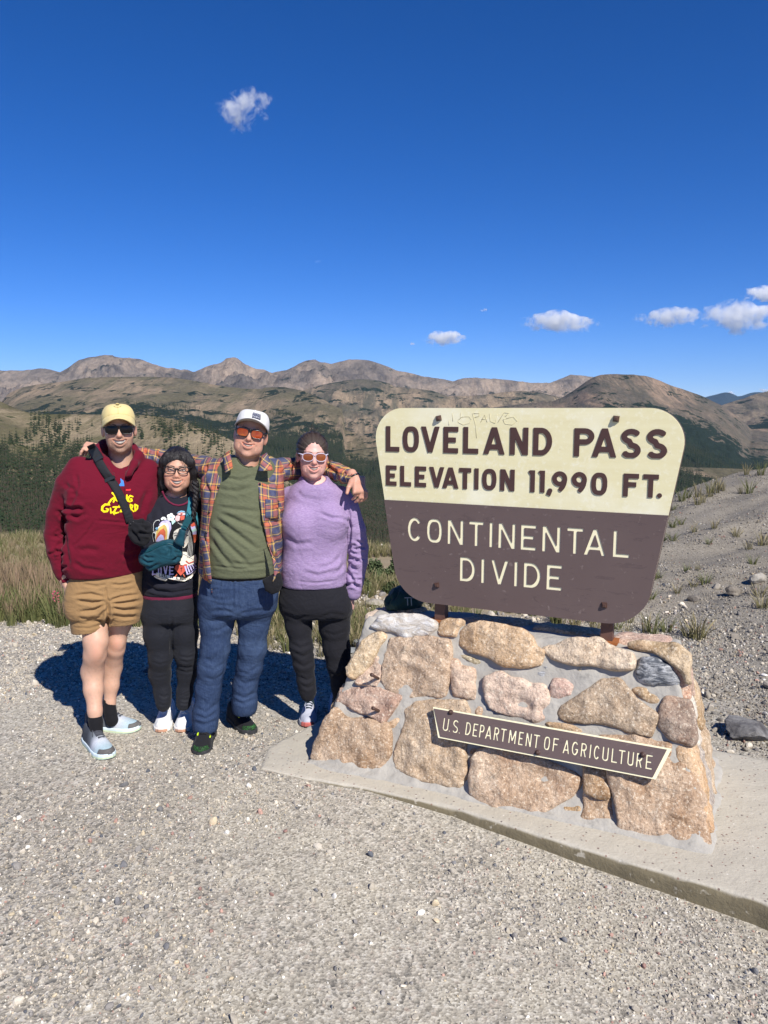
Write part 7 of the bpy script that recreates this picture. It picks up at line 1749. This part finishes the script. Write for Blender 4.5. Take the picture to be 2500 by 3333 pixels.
for i in range(150):
    a = rg.uniform(-1.35, 1.35); y0 = -.040+.02*abs(a)+.02*rg.random()
    P = [(math.sin(a)*.0856, y0+.06*q, .034+math.cos(a)*.0915*math.sqrt(max(.05, 1-((y0+.06*q-.017)/.103)**2))+.001*rg.random()) for q in np.linspace(0, 1.6, 7)]
    mb.tube(xf(tw4, P), .0008, 3, cap=False)
for i in range(18):                                        # flyaways lifted by the wind
    a = rg.normal(-.05, .4); b_ = rg.uniform(.02, .05)*(1.25 if abs(a) < .3 else .8); x0, z0 = math.sin(a)*.078, .034+math.cos(a)*.086
    q = np.linspace(0, 1, 8)[:, None]; bend = rg.normal(0, .02); p0 = np.array([x0, -.02+.03*rg.random(), z0]); p1_ = p0+np.array([.35*b_*math.sin(a), 0, b_*.7]); p2_ = p1_+np.array([b_*math.sin(a)*.6+bend, .005, b_*.35-abs(bend)*.4])
    mb.tube(xf(tw4, (1-q)**2*p0+2*q*(1-q)*p1_+q*q*p2_), np.linspace(.0013, .0006, 8), 3, cap=False)
for s_ in (-1, 1):
    for k in range(7):
        x0 = s_*.081; mb.tube(xf(tw4, [(x0, -.01+.004*k, .01), (x0+s_*.010, -.02, -.012-.004*k), (x0+s_*(.012+.012*rg.random()), -.03, -.03-.006*k)]), [.0012, .0009, .0004], 3, cap=False)
mb.build('strands', M_HDRK, hair4)
s = S('amber mirror lens', .08, .6); s.b.inputs['Coat Weight'].default_value = .3
M_LAMB = s.done(s.ramp(s.noise(20, 3, .5), [(.3, srgb(120, 56, 34)), (.5, srgb(146, 76, 36)), (.7, srgb(164, 92, 54))]), Metallic=.45)
M_PALEF = plain('pale grey frame', srgb(196, 190, 206), .3, .5)
glasses('round', tw4, p4, M_PALEF, M_LAMB, .0285, .0215, .0340, -.002, 'sunglasses', wrap=9, fr=.0018, y0=-.107)
T4 = rows([(1028, 648, 708, Y4-.005, .078), (1040, 642, 718, Y4-.0, .092), (1050, 630, 732, Y4+.0, .104), (1064, 618, 745, Y4+.005, .114), (1085, 613, 749, Y4+.01, .12), (1115, 610, 750, Y4, .135), (1150, 607, 751, Y4-.005, .142), (1190, 609, 749, Y4-.005, .140), (1225, 607, 748, Y4-.01, .146), (1262, 608, 748, Y4-.005, .140)], 2.35)
ops = plus([T4], 0)+plus([ell(at(645, 1128, Y4-.098), (.080, .06, .075)), ell(at(714, 1128, Y4-.098), (.080, .06, .075))], .06)
ops += plus(limb([(735, 1074, Y4+.01, 25)]+[(752, 1100, Y4-.01, 24.5), (767, 1145, Y4-.01, 23), (774, 1185, Y4+.0, 21.5), (774, 1215, Y4-.01, 20.5), (768, 1245, Y4-.01, 19.5), (762, 1280, Y4-.01, 18.5)]), .008)
ops += plus(limb([(628, 1074, Y4+.01, 24), (616, 1110, Y4+.05, 23), (612, 1160, Y4+.12, 21)]), .012)
ops += minus([ell(at(681, 1022, Y4-.06), (.068, .12, .060))], .006)+minus([cone(at(757, 1278, Y4), at(755, 1300, Y4), .028, .03)], .003)
f = sdf(ops, .0055); V, F = f.net()
cr = [([(690, 1108), (715, 1118), (742, 1120)], 2.4, .005), ([(742, 1120), (752, 1126), (757, 1140)], 2.4, .006), ([(640, 1255), (680, 1260), (730, 1254)], 1.2, .002), ([(655, 1235), (690, 1243), (735, 1228)], 3, .003), ([(618, 1160), (640, 1176), (680, 1172)], 3.4, .003), ([(735, 1200), (720, 1218), (690, 1230)], 3, .003), ([(745, 1215), (735, 1232), (715, 1244)], 2.6, .003), ([(640, 1060), (655, 1075), (690, 1080)], 3, .002), ([(753, 1095), (757, 1140), (755, 1200)], 1.6, .006)]
cr += rings([(768, 1165, 19), (773, 1200, 18), (768, 1240, 17), (762, 1270, 16)], 18, 4, 2.2, .0065, 12)
V = folds(V, F, cr, .003, 10, 15)
M_LIL = fabric('lilac heather jersey', srgb(140, 118, 154), .92, .06, 1200, 3, srgb(166, 146, 178))
mesh('top', V, F, M_LIL, p4)
ops = plus([rows([(1250, 610, 746, Y4, .132), (1275, 605, 755, Y4, .14), (1302, 603, 760, Y4, .142), (1320, 609, 759, Y4, .125), (1330, 618, 755, Y4, .105)], 2.35)], 0)
ops += plus(limb([(643, 1318, Y4-.01, 34), (645, 1350, Y4-.02, 27.5), (651, 1400, Y4-.03, 23.5), (656, 1435, Y4-.03, 21), (661, 1470, Y4-.02, 18.5), (665, 1492, Y4-.02, 16.5), (666, 1502, Y4-.02, 14)]), .03)
ops += plus(limb([(721, 1318, Y4+.02, 37), (722, 1350, Y4+.02, 33), (727, 1400, Y4+.02, 29), (733, 1435, Y4+.02, 25.5), (737, 1480, Y4+.03, 21.5), (738, 1520, Y4+.04, 18), (738, 1545, Y4+.04, 17)]), .03)
f = sdf(ops, .006); V, F = f.net()
cr = [([(612, 1325), (640, 1336), (672, 1330)], 2.4, .004), ([(690, 1335), (715, 1326), (750, 1330)], 2.4, .004), ([(628, 1390), (648, 1400), (676, 1390)], 2.4, .005), ([(632, 1408), (654, 1418), (680, 1405)], 2.4, .005), ([(636, 1430), (656, 1440), (680, 1428)], 2.4, .005), ([(645, 1462), (662, 1470), (682, 1460)], 2.2, .005), ([(650, 1480), (665, 1486), (680, 1478)], 2.2, .005), ([(684, 1340), (682, 1400), (684, 1450)], 2.4, .006), ([(708, 1450), (730, 1462), (760, 1450)], 2.4, .004), ([(700, 1366), (722, 1372), (750, 1362)], 2.2, .003)]
V = folds(V, F, [(c_[0], c_[1], c_[2]*.6) for c_ in cr], .003, 9, 17); mesh('trousers', V, F, fabric('black jersey trousers', (.015, .015, .019), .8, .1, 1500), p4)
M_SHG = fabric('light grey knit shoe', srgb(178, 180, 192), .85, .08, 700)
s = S('pale sole with coral toe', .6, .3); M_SOG = s.done(s.mix(s.ramp(s.attr('fy'), [(.93, 0), (.95, 1)]), srgb(176, 176, 180), srgb(190, 104, 96)))
M_LTEAL = fabric('dark teal lace', srgb(24, 44, 50), .9)
to = onz(664, 1572); hl = onz(676, 1525); shoe(to, to-hl, .285, p4, (M_SHG, M_SOG, None, M_LTEAL, M_SHG))
to = onz(735, 1572); shoe(to+np.array([.0, .03, 0]), np.array([.05, -.26, 0]), .285, p4, (M_SHG, M_SOG, None, M_LTEAL, M_SHG))
# ================================================================== loose gravel, grass, plants, rocks
def ico(sub=1):
    import bmesh
    bm = bmesh.new(); bmesh.ops.create_icosphere(bm, subdivisions=sub, radius=1); V = np.array([v.co[:] for v in bm.verts]); F = [[v.index for v in f.verts] for f in bm.faces]; bm.free(); return V, F
IV, IF = ico(2)
def rock_proto(seed, amp=.35, flat=.7, f=1.3, name='pebble_source', m=None):
    rg = np.random.default_rng(seed); V = IV.copy()
    for k in range(7):                                      # knock flat facets off
        n_ = rg.normal(size=3); n_ /= np.linalg.norm(n_); d = rg.uniform(.55, .9); q = V@n_-d; V = V-np.maximum(q, 0)[:, None]*n_*.9
    V *= (1+amp*.4*vnoise(V[:, 0]*f+seed, V[:, 1]*f, V[:, 2]*f))[:, None]; V *= np.array([1, rg.uniform(.65, .95), flat*rg.uniform(.8, 1.1)])
    me = bpy.data.meshes.new(name); me.from_pydata([tuple(v) for v in V], [], IF); me.update()
    if m: me.materials.append(m)
    return me
s = S('pebble', .9, .15)
M_PEB = s.done(s.mix(.35, s.attr('tint', 'Color', 'INSTANCER'), s.mix(s.noise(2.0, 4, .7), (.1, .1, .1), (.8, .8, .8)), 'OVERLAY'))
PEB = [rock_proto(i, m=M_PEB) for i in range(6)]
PAL = np.array([srgb(*c_) for c_ in [(186, 176, 160), (172, 163, 150), (150, 144, 138), (122, 120, 120), (96, 98, 104), (206, 196, 180), (226, 220, 210), (182, 146, 132), (160, 126, 116), (196, 180, 152)]])
PW = np.array([.26, .24, .15, .07, .035, .12, .05, .015, .012, .04])
def in_slab(x, y):
    u, w = uw(x, y); return sd_poly(u, w, PLY) < .012
def gravel(n, x0, x1, y0, y1, med, sig, seed, dens, lim, big=.0):
    rg = np.random.default_rng(seed)
    y = y0+(y1-y0)*rg.random(n)**1.0; hx = .54*y+.35
    x = np.where(True, np.maximum(x0, -hx)+(np.minimum(x1, hx)-np.maximum(x0, -hx))*rg.random(n), 0)
    k = (rg.random(n) < dens(x, y)) & ~in_slab(x, y); x, y = x[k], y[k]
    sz = np.clip(np.exp(rg.normal(math.log(med), sig, len(x))), *lim)
    if big: b_ = rg.random(len(x)) < big; sz[b_] *= rg.uniform(1.8, 3.4, b_.sum())
    P = np.stack([x, y, gz(x, y)+sz*.12], 1)
    col = PAL[rg.choice(len(PAL), len(x), p=PW/PW.sum())]*rg.uniform(.8, 1.15, (len(x), 1))
    sc = np.stack([sz/2, sz/2, sz/2*rg.uniform(.6, 1, len(sz))], 1)
    return P, sc, col
dn = lambda x, y: np.clip(.10+.8*patchy_(x*1.1, y*1.1, 21, .44, .70)+.8*sst(4.6, 5.6, y)+.85*np.exp(-((uw(x, y)[1]+.55)/.28)**2)*sst(.2, 1.6, uw(x, y)[0])+.5*sst(1.0, 2.0, x)*sst(3.2, 1.8, y), 0, 1)
def patchy_(x, y, seed, lo, hi): return sst(lo, hi, fbm(x, y, seed=seed, oct=4)*.5+.5)
P, sc, col = gravel(120000, -6, 6, 1.35, 4.9, .0068, .42, 1, dn, (.003, .04), .006)
PX, scx, colx = gravel(2600, -6, 6, 1.4, 6.0, .022, .35, 8, lambda x, y: .25+.75*patchy_(x*.8, y*.8, 44, .45, .65), (.012, .05))
P, sc, col = np.concatenate([P, PX]), np.concatenate([sc, scx]), np.concatenate([col, colx])
P2, sc2, col2 = gravel(42000, -6, 6, 4.4, 6.6, .0125, .4, 2, lambda x, y: np.clip(.3+sst(4.4, 5.2, y), 0, 1)*sst(6.5, 6.0, y)*sst(3.0, 1.8, x), (.008, .06), .01)
points_instances('gravel', np.concatenate([P, P2]), np.concatenate([sc, sc2]), PEB, col=np.concatenate([col, col2])*np.array([.98, .99, .98]), label='loose grey and beige gravel scattered over the pullout', cat='gravel', rot3=True)
PALB = PAL*np.array([.82, .82, .84])
P, sc, col = gravel(60000, 1.7, 12, 3.4, 13.5, .012, .45, 3, lambda x, y: np.clip(.25+.8*patchy_(x*1.5, y*1.5, 5, .4, .65), 0, 1)*sst(1.6, 2.2, x+.0*y), (.006, .07), .004)
points_instances('scree', P, sc, PEB, col=col*.60, label='grey loose stones over the bank rising to the right', cat='gravel', rot3=True)
P, sc, col = gravel(7000, -5.5, 2.6, 6.2, 9.8, .03, .5, 4, lambda x, y: np.clip(.1+.9*sst(-.9, -.3, x), 0, 1)*patchy_(x, y, 9, .4, .6), (.015, .16), .03)
points_instances('stones', P, sc, PEB, col=col*1.05, label='pale stones lying between the dry plants behind the people', cat='stones', rot3=True)
# single stones one can point at --------------------------------------
s = S('rock', .9, .2)
oc = s.n('ObjectInfo').outputs['Color']
c = s.mix(s.ramp(s.noise(4, 7, .7), [(.35, 0), (.65, 1)]), s.mix(.55, oc, (.05, .045, .04)), s.mix(.35, oc, (.7, .68, .62)))
M_ROCK = s.done(c, s.bump(s.noise(14, 6, .7), .8, .02))
def rock(x, y, w, hgt, col, label, seed, rot=0.0, flat=None, z=None, sub=3, sink=.25):
    p = onz(x, y, 0)
    for k in range(8): p = onz(x, y, float(gz(p[0], p[1])))
    V, F = ico(sub); rg = np.random.default_rng(seed)
    for k in range(11):
        n_ = rg.normal(size=3); n_ /= np.linalg.norm(n_); d = rg.uniform(.45, .85); q = V@n_-d; V = V-np.maximum(q, 0)[:, None]*n_*.92
    V = V*(1+.10*fbm(V[:, 0]*2.2+seed, V[:, 1]*2.2, V[:, 2]*2.2, oct=3))[:, None]
    wm = w*mpp(p[1])/2; V = V*np.array([wm, wm*.7, hgt*mpp(p[1])/2]); V = V@rotz(rot).T@roty(R(flat or 0)).T
    V = V+p+np.array([0, wm*.3, hgt*mpp(p[1])/2*(1-2*sink)])
    o = mesh('rock', V, F, M_ROCK, org=p, smooth=False); o.color = (*col, 1); return tag(o, label, 'rock')
DK = srgb(96, 88, 80); PALE = srgb(206, 196, 180)
rock(1622, 1122, 88, 34, srgb(150, 138, 122), 'long pale topped rock jutting from the upper part of the right hand bank', 1, .2, -14)
rock(1643, 1258, 44, 30, srgb(178, 170, 156), 'pale broken rock at the right edge halfway up the bank', 2)
rock(1588, 1286, 42, 30, srgb(120, 106, 88), 'dark brown rock with a pale face beside a grass tuft on the bank', 3)
rock(1618, 1600, 150, 62, srgb(74, 72, 78), 'long dark slate slab lying in gravel behind the right end of the plinth', 4, -.45, 12)
rock(772, 1400, 26, 26, srgb(112, 122, 128), 'blue grey rock beside the left top of the stone plinth', 5)
rock(757, 1412, 44, 20, srgb(128, 134, 138), 'flat blue grey rock between the lilac topped woman and the plinth', 6)
rock(748, 1395, 20, 22, srgb(110, 118, 126), 'small blue grey rock behind the black trousers', 7)
rock(812, 1312, 60, 22, srgb(176, 164, 144), 'low pale rock among dry grass left of the plinth', 8)
rock(1508, 1548, 26, 34, srgb(70, 62, 52), 'dark earthy clod under the bank behind the plinth', 9)
rock(1500, 1300, 30, 20, srgb(110, 98, 86), 'small brown rock low on the bank right of the sign', 10)
# grass ----------------------------------------------------------------
def tuft_mesh(seed, n=34, H=.3, spread=.10, lean=.5, wid=.0035, heads=0.0, name='grass_source', m=None):
    rg = np.random.default_rng(seed); V, F, K = [], [], []
    for i in range(n):
        a = rg.uniform(0, 6.283); r0 = spread*.35*math.sqrt(rg.random()); h = H*rg.uniform(.45, 1.0); l = lean*h*rg.uniform(.2, 1.0); dx, dy = math.cos(a), math.sin(a); w = wid*rg.uniform(.7, 1.3); k = len(V)
        a2 = rg.uniform(0, 6.283); sx, sy = math.cos(a2), math.sin(a2); hd = rg.random() < heads; tone = rg.random()
        for j, q in enumerate((0, .4, .75, 1.0)):
            cx = dx*(r0+l*q**1.9); cy = dy*(r0+l*q**1.9); z = h*q*(1-.18*q*l/h); ww = w*(1-.8*q)
            if hd and j >= 2: ww = w*(1.5 if j == 2 else .5)
            V += [(cx-sx*ww, cy-sy*ww, z), (cx+sx*ww, cy+sy*ww, z)]; K += [(tone, q, 1.0 if hd and j >= 2 else 0.0)]*2
        for j in range(3): F.append((k+2*j, k+2*j+1, k+2*j+3, k+2*j+2))
    me = bpy.data.meshes.new(name); me.from_pydata(V, [], F); me.update()
    at_ = me.attributes.new('blade', 'FLOAT_VECTOR', 'POINT'); at_.data.foreach_set('vector', np.array(K, np.float32).ravel())
    if m: me.materials.append(m)
    return me
def grassmat(name, base, tip, head, var):
    s = S(name, .8, .15); bl = s.sep(s.attr('blade', 'Vector')); rd = s.n('ObjectInfo').outputs['Random']
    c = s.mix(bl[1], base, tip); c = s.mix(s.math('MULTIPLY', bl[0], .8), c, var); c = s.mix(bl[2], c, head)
    c = s.mix(s.math('MULTIPLY', rd, .3), c, var)
    s.b.inputs['Transmission Weight'].default_value = 0.0
    return s.done(c)
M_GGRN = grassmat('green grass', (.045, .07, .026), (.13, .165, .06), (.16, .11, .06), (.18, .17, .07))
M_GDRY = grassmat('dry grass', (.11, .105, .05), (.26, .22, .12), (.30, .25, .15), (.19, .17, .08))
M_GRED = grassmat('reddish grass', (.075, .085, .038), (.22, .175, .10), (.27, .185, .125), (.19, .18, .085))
TG = [tuft_mesh(i, 40, .26, .12, .55, .0038, .0, m=M_GGRN) for i in range(3)]; TD = [tuft_mesh(10+i, 40, .24, .10, .5, .0026, .25, m=M_GDRY) for i in range(3)]; TR = [tuft_mesh(20+i, 34, .52, .10, .28, .0026, .75, m=M_GRED) for i in range(3)]
def field(n, x0, x1, y0, y1, seed, dens):
    rg = np.random.default_rng(seed); x = rg.uniform(x0, x1, n); y = rg.uniform(y0, y1, n); k = rg.random(n) < dens(x, y); x, y = x[k], y[k]
    return np.stack([x, y, gz(x, y)-.01], 1), rg
front = lambda x: 6.0+.25*vnoise(x*1.3, 0*x, seed=2)-.45*sst(-1.5, -.7, x)
P, rg = field(3000, -7.5, -1.3, 5.7, 9.3, 1, lambda x, y: sst(0, .25, y-front(x))*sst(-1.3, -2.0, x+.12*(y-6))*(1-.6*sst(7.2, 8.2, y)))
k = rg.random(len(P)); yy_ = P[:, 1]-front(P[:, 0])
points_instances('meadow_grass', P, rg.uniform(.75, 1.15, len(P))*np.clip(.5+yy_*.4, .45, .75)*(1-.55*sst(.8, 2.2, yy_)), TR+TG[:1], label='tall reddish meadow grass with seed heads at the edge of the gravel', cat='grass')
P, rg = field(1500, -7.5, -1.2, 5.6, 7.4, 2, lambda x, y: sst(-.05, .15, y-front(x))*sst(1.0, .2, y-front(x))*sst(-1.2, -1.9, x))
points_instances('green_grass', P, rg.uniform(.7, 1.25, len(P)), TG, label='green grass along the front edge of the meadow', cat='grass')
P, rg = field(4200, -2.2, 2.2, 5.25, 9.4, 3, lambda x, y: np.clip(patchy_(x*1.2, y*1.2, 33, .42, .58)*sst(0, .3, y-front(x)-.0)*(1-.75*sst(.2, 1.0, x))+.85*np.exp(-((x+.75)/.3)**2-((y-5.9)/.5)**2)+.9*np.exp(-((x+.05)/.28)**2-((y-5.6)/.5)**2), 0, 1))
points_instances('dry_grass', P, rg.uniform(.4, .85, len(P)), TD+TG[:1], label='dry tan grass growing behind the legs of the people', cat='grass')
P, rg = field(2600, -7.5, -1.0, 7.3, 10.4, 31, lambda x, y: sst(-.9, -1.6, x)*.9)
points_instances('short_grass', P, rg.uniform(.35, .75, len(P)), TD+TG[:1], label='short tan grass between the tall meadow grass and the drop', cat='grass')
# tufts on the bank: each one a thing
rg = np.random.default_rng(12)
z4 = lambda x, y: ((2000+.33898*x)/DPX, (1450+.33898*y)/DPX)
spots = [(560, 780, .34, 'g'), (640, 760, .3, 'g'), (760, 830, .4, 'd'), (880, 820, .42, 'd'), (960, 790, .34, 'd'), (470, 920, .3, 'g'), (560, 915, .32, 'g'), (640, 880, .25, 'd'), (740, 985, .3, 'g'), (820, 970, .28, 'd'), (910, 945, .26, 'g'), (1000, 915, .3, 'g'), (1170, 880, .42, 'd'), (370, 1290, .3, 'g'), (430, 1275, .25, 'g'), (560, 1330, .28, 'd'), (700, 1205, .25, 'g'), (800, 1195, .24, 'd'), (870, 1330, .34, 'g'), (980, 1310, .34, 'g'), (760, 1360, .3, 'd'), (600, 1420, .3, 'd'), (1330, 1140, .3, 'g'), (1200, 1040, .36, 'd'), (1290, 1000, .36, 'd'), (1430, 960, .55, 'd'), (1460, 800, .5, 'd'), (640, 1560, .34, 'g'), (500, 1790, .36, 'g'), (720, 1840, .5, 'd'), (800, 1860, .62, 'd'), (870, 1840, .5, 'd'), (1430, 1560, .55, 'd'), (1390, 1480, .45, 'd'), (30, 1760, .3, 'g'), (430, 1420, .28, 'd'), (340, 1480, .3, 'g'), (1050, 500, .35, 'd'), (880, 560, .35, 'd'), (700, 580, .3, 'g'), (560, 620, .3, 'g')]
for i, (x, y, sz, kd) in enumerate(spots):
    if i % 4 == 3 and i < 36: continue
    q = z4(x, y); p = onz(*q, 0)
    for k in range(12): p = onz(*q, float(gz(p[0], p[1])))
    if p[1] > 16 or p[1] < 0: continue
    o = bpy.data.objects.new('grass_tuft', (TG if kd == 'g' else TD)[i % 3]); COL.objects.link(o); o.location = (p[0], p[1], p[2]-.01); o.rotation_euler = (0, 0, rg.uniform(0, 6.28)); k = sz/.25*.5; o.scale = (k*1.25, k*1.25, k*.8)
    w1 = 'green' if kd == 'g' else 'dry tan'; hi = 'high on the bank' if q[1] < 1120 else 'halfway up the bank' if q[1] < 1255 else 'low on the bank'
    s1 = 'beside the sign' if q[0] < 1500 else 'midway to the right edge' if q[0] < 1590 else 'by the right edge'
    tag(o, f'{w1} grass tuft {hi}, {s1}', 'grass tuft', f'{w1} tufts {hi}, {s1}')
P, rg = field(420, 3.2, 14, 9.0, 14.5, 7, lambda x, y: np.exp(-((y-edge_y(x)+.4)/.5)**2)*.9)
points_instances('crest_grass', P, rg.uniform(.7, 1.3, len(P)), TD+TG[:1], label='yellow green grass along the crest of the bank', cat='grass')
for (x, y, k) in [(803, 1352, .75)]:
    p = onz(x, y, 0); o = bpy.data.objects.new('grass_tuft', tuft_mesh(77, 70, .26, .12, .5, .004, 0, 'grass_tuft', grassmat('bright green grass', (.05, .10, .015), (.14, .24, .04), (.1, .1, .05), (.10, .20, .03)))); COL.objects.link(o); o.location = p; o.scale = (k,)*3
    tag(o, 'bright green grass tuft beside the left top end of the plinth', 'grass tuft')
# pink flower spike in the meadow edge
p = onz(120, 1345, 0); m = MB(); m.tube([p, p+np.array([.01, 0, .13]), p+np.array([.015, 0, .26])], .003, 5, 0)
for i in range(16): a = i*2.4; q = p+np.array([.014+.016*math.cos(a), .016*math.sin(a), .17+.006*i]); m.tube([q, q+np.array([.012*math.cos(a), .012*math.sin(a), .01])], [.006, .003], 4, 1)
o = m.build('flower', [plain('stem green', (.08, .11, .04)), plain('pink petal', srgb(206, 92, 116))], smooth=False); tag(o, 'pink flower spike in the green grass at the meadow edge', 'flower')
# low willow bushes at the drop ----------------------------------------
s = S('willow leaf', .7, .2); rd = s.n('ObjectInfo').outputs['Random']
M_LEAF = s.done(s.mix(s.noise(5, 4, .7), (.05, .075, .03), (.13, .16, .075)))
def bush(x, y, w, h, label, seed, Y=None):
    p = onz(x, y, 0); p[2] = gz(p[0], p[1]); rg = np.random.default_rng(seed); k = mpp(p[1]); W_, H_ = w*k, h*k; root = empty('willow_bush', tuple(p)); m = MB(); st = MB()
    V = []; F = []
    for i in range(1500):
        a = rg.uniform(0, 6.283); r_ = math.sqrt(rg.random()); z = rg.random()**.7; bump_ = .75+.35*vnoise(a*1.3+seed, r_*2, z*2)
        c_ = np.array([math.cos(a)*r_*W_*.5*math.sqrt(max(.05, 1-z*z*.8))*bump_, math.sin(a)*r_*W_*.32*bump_, z*H_*bump_]); d = rg.normal(size=3); d /= np.linalg.norm(d); e = np.cross(d, rg.normal(size=3)); e /= np.linalg.norm(e); L = rg.uniform(.018, .035); b0 = len(V)
        V += [p+c_-d*L, p+c_+e*L*.35, p+c_+d*L, p+c_-e*L*.35]; F.append((b0, b0+1, b0+2, b0+3))
    mesh('foliage', V, F, M_LEAF, root, smooth=False)
    for i in range(9):
        a = rg.uniform(0, 6.283); st.tube([p, p+np.array([math.cos(a)*W_*.15, math.sin(a)*W_*.1, H_*.4]), p+np.array([math.cos(a)*W_*.3, math.sin(a)*W_*.2, H_*.75])], [.008, .006, .003], 5)
    st.build('stem', M_BARK, root); tag(root, label, 'bush')
bush(812, 1252, 60, 44, 'low green willow bush behind the lilac sleeve and the sign', 1); bush(858, 1248, 56, 50, 'green willow bush half hidden behind the left edge of the sign', 2); bush(785, 1275, 40, 26, 'small grey green bush by the lilac cuff', 3)
bush(845, 1280, 40, 22, 'olive green cushion plant just above the backpack', 4)
# backpack lying on the plinth behind the sign ---------------------------
M_PACK = fabric('dark green pack cloth', srgb(34, 58, 54), .6, .2, 1500); M_GREYZ = plain('grey zip tape', srgb(150, 152, 150), .6)
V, F = pouch([(829, 1300), (838, 1284), (846, 1276), (862, 1268), (885, 1266), (905, 1282), (916, 1298), (910, 1312), (870, 1316), (834, 1316)], 3.92, .10, .007, 31, 1, [([(846, 1290), (838, 1305)], 2, .008), ([(862, 1272), (856, 1285), (850, 1296)], 2, .006)], .012)
pk = empty('backpack', tuple(at(872, 1314, 3.92))); tag(pk, 'dark green backpack lying on the plinth behind the lower left of the sign', 'backpack')
mesh('pack_body', V, F, M_PACK, pk); Bp = bvh(V, F)
for x in (880, 888):
    m = MB(); m.tube([onto(Bp, x+.5*k, y, .002, 3.84) for k, y in enumerate((1292, 1300, 1308))], .0028, 5); m.build('zip_pull', M_GREYZ, pk)
m = MB(); m.tube([onto(Bp, x, 1291+.02*(x-884)**2*.2, .002, 3.84) for x in (874, 880, 888, 896)], .0025, 5); m.build('zip', M_GREYZ, pk)
# a few lone stones on the foreground gravel -----------------------------
for i, (x, y, w, cl, lb) in enumerate([(74, 1745, 12, (206, 198, 180), 'pale pebble alone on the gravel at lower left'), (219, 1842, 11, (150, 152, 152), 'grey pebble in the gravel left of centre'), (600, 1560, 12, (120, 96, 78), 'little brown stone on the gravel between the two pairs of feet'), (1315, 1920, 18, (204, 196, 184), 'pale flat stone near the slab kerb'), (470, 2070, 15, (112, 112, 116), 'dark grey stone in the middle foreground'), (460, 1690, 16, (176, 176, 174), 'flat pale stone set in the ground in front of the jeans')]):
    rock(x, y, w, w*.6, srgb(*cl), lb, 40+i, sub=2)
# ================================================================== clouds
def cloud(cx, cy, hw_, hh, Y, label, seed, dens=.02, wisp=0.0, n=26):
    rg = np.random.default_rng(seed); c_ = at(cx, cy, Y); k = mpp(Y); Wm, Hm = hw_*k, hh*k; ops = []
    for i in range(n):
        x = rg.uniform(-1, 1); top = (1-x*x)**.5*(.55+.45*vnoise(x*2.3+seed, .5)); z = rg.uniform(-.75, max(-.5, top-.15)); r_ = (.24+.22*rg.random())*(1-.45*abs(x))
        ops.append(('+', ell(c_+np.array([x*Wm*.82, rg.uniform(-.4, .4)*Wm*.5, z*Hm*.8]), np.array([r_*min(Wm, Hm*2.4), r_*Wm*.8, r_*Hm*1.25])), Hm*.12))
    h = max(Hm/9, Wm/26); f = sdf(ops, h, h*2); V, F = f.net()
    s = S('cloud vapour'); s.t.nodes.remove(s.b)
    v = s.vec((1/Hm,)*3); nz_ = s.noise(1.7, 6, .62, v, .4)
    o = mesh('cloud', V, F, None, org=tuple(c_))
    g = s.sep(s.vec((1/Wm, 1/Wm, 1/Hm)))
    r2 = s.math('ADD', s.math('ADD', s.math('MULTIPLY', g[0], g[0]), s.math('MULTIPLY', g[1], g[1])), s.math('MULTIPLY', s.math('MULTIPLY', g[2], g[2]), .8))
    d = s.math('SUBTRACT', s.math('SUBTRACT', s.math('MULTIPLY', nz_, 2.6), .95+wisp), s.math('MULTIPLY', r2, .75), clamp=True)
    vol = s.n('VolumePrincipled', {'Color': (1, 1, 1), 'Density': s.math('MULTIPLY', d, dens*200/ (Wm+Hm)*1.9), 'Anisotropy': .0})
    s.t.links.new(vol.outputs[0], s.out.inputs['Volume']); o.data.materials.append(s.m)
    return tag(o, label, 'cloud')
cloud(521, 226, 80, 56, 3000, 'wispy white cloud alone high in the blue sky', 1, .06, .26)
cloud(961, 728, 54, 22, 9000, 'small flat bottomed white cloud above the peaks left of the sign middle', 2, .05)
cloud(1210, 692, 92, 32, 9000, 'white cloud with a raised right end above the sign', 3, .05)
cloud(1448, 682, 92, 27, 9000, 'long low white cloud left of the big right hand cloud', 4, .05, .08)
cloud(1600, 680, 100, 46, 9000, 'largest billowing white cloud near the right edge', 5, .06, .08)
cloud(1658, 630, 58, 26, 9000, 'white cloud cut by the right edge above the others', 6, .06)
cloud(1045, 670, 13, 6, 9000, 'tiny faint cloud puff above the peaks', 7, .03, .2, 8)
cloud(891, 742, 8, 6, 9000, 'tiny white puff left of the small flat bottomed cloud', 8, .04, .1, 8)
cloud(686, 565, 9, 6, 6000, 'tiny faint puff in the open middle sky', 9, .02, .3, 8)
cloud(1578, 850, 14, 9, 24000, 'small cloud low behind the far blue mountain', 10, .05, .1, 10)
cloud(1655, 842, 22, 10, 24000, 'low cloud behind the brown ridge at the right edge', 11, .05, .1, 10)
# ------------------------------------------------------------------ thin mountain air
hz = MB(); hz.box((0, 9000, 300), (26000, 20400, 1500))
hm = bpy.data.materials.new('air'); hm.use_nodes = True; ht = hm.node_tree; ht.nodes.clear()
hv = ht.nodes.new('ShaderNodeVolumePrincipled'); hv.inputs['Color'].default_value = (.42, .68, 1, 1); hv.inputs['Density'].default_value = 1.7e-5; hv.inputs['Anisotropy'].default_value = 0.0
ho = ht.nodes.new('ShaderNodeOutputMaterial'); ht.links.new(hv.outputs[0], ho.inputs['Volume'])
tag(hz.build('haze', hm, smooth=False), 'thin blue air between the pass and the far mountains', kind='stuff')
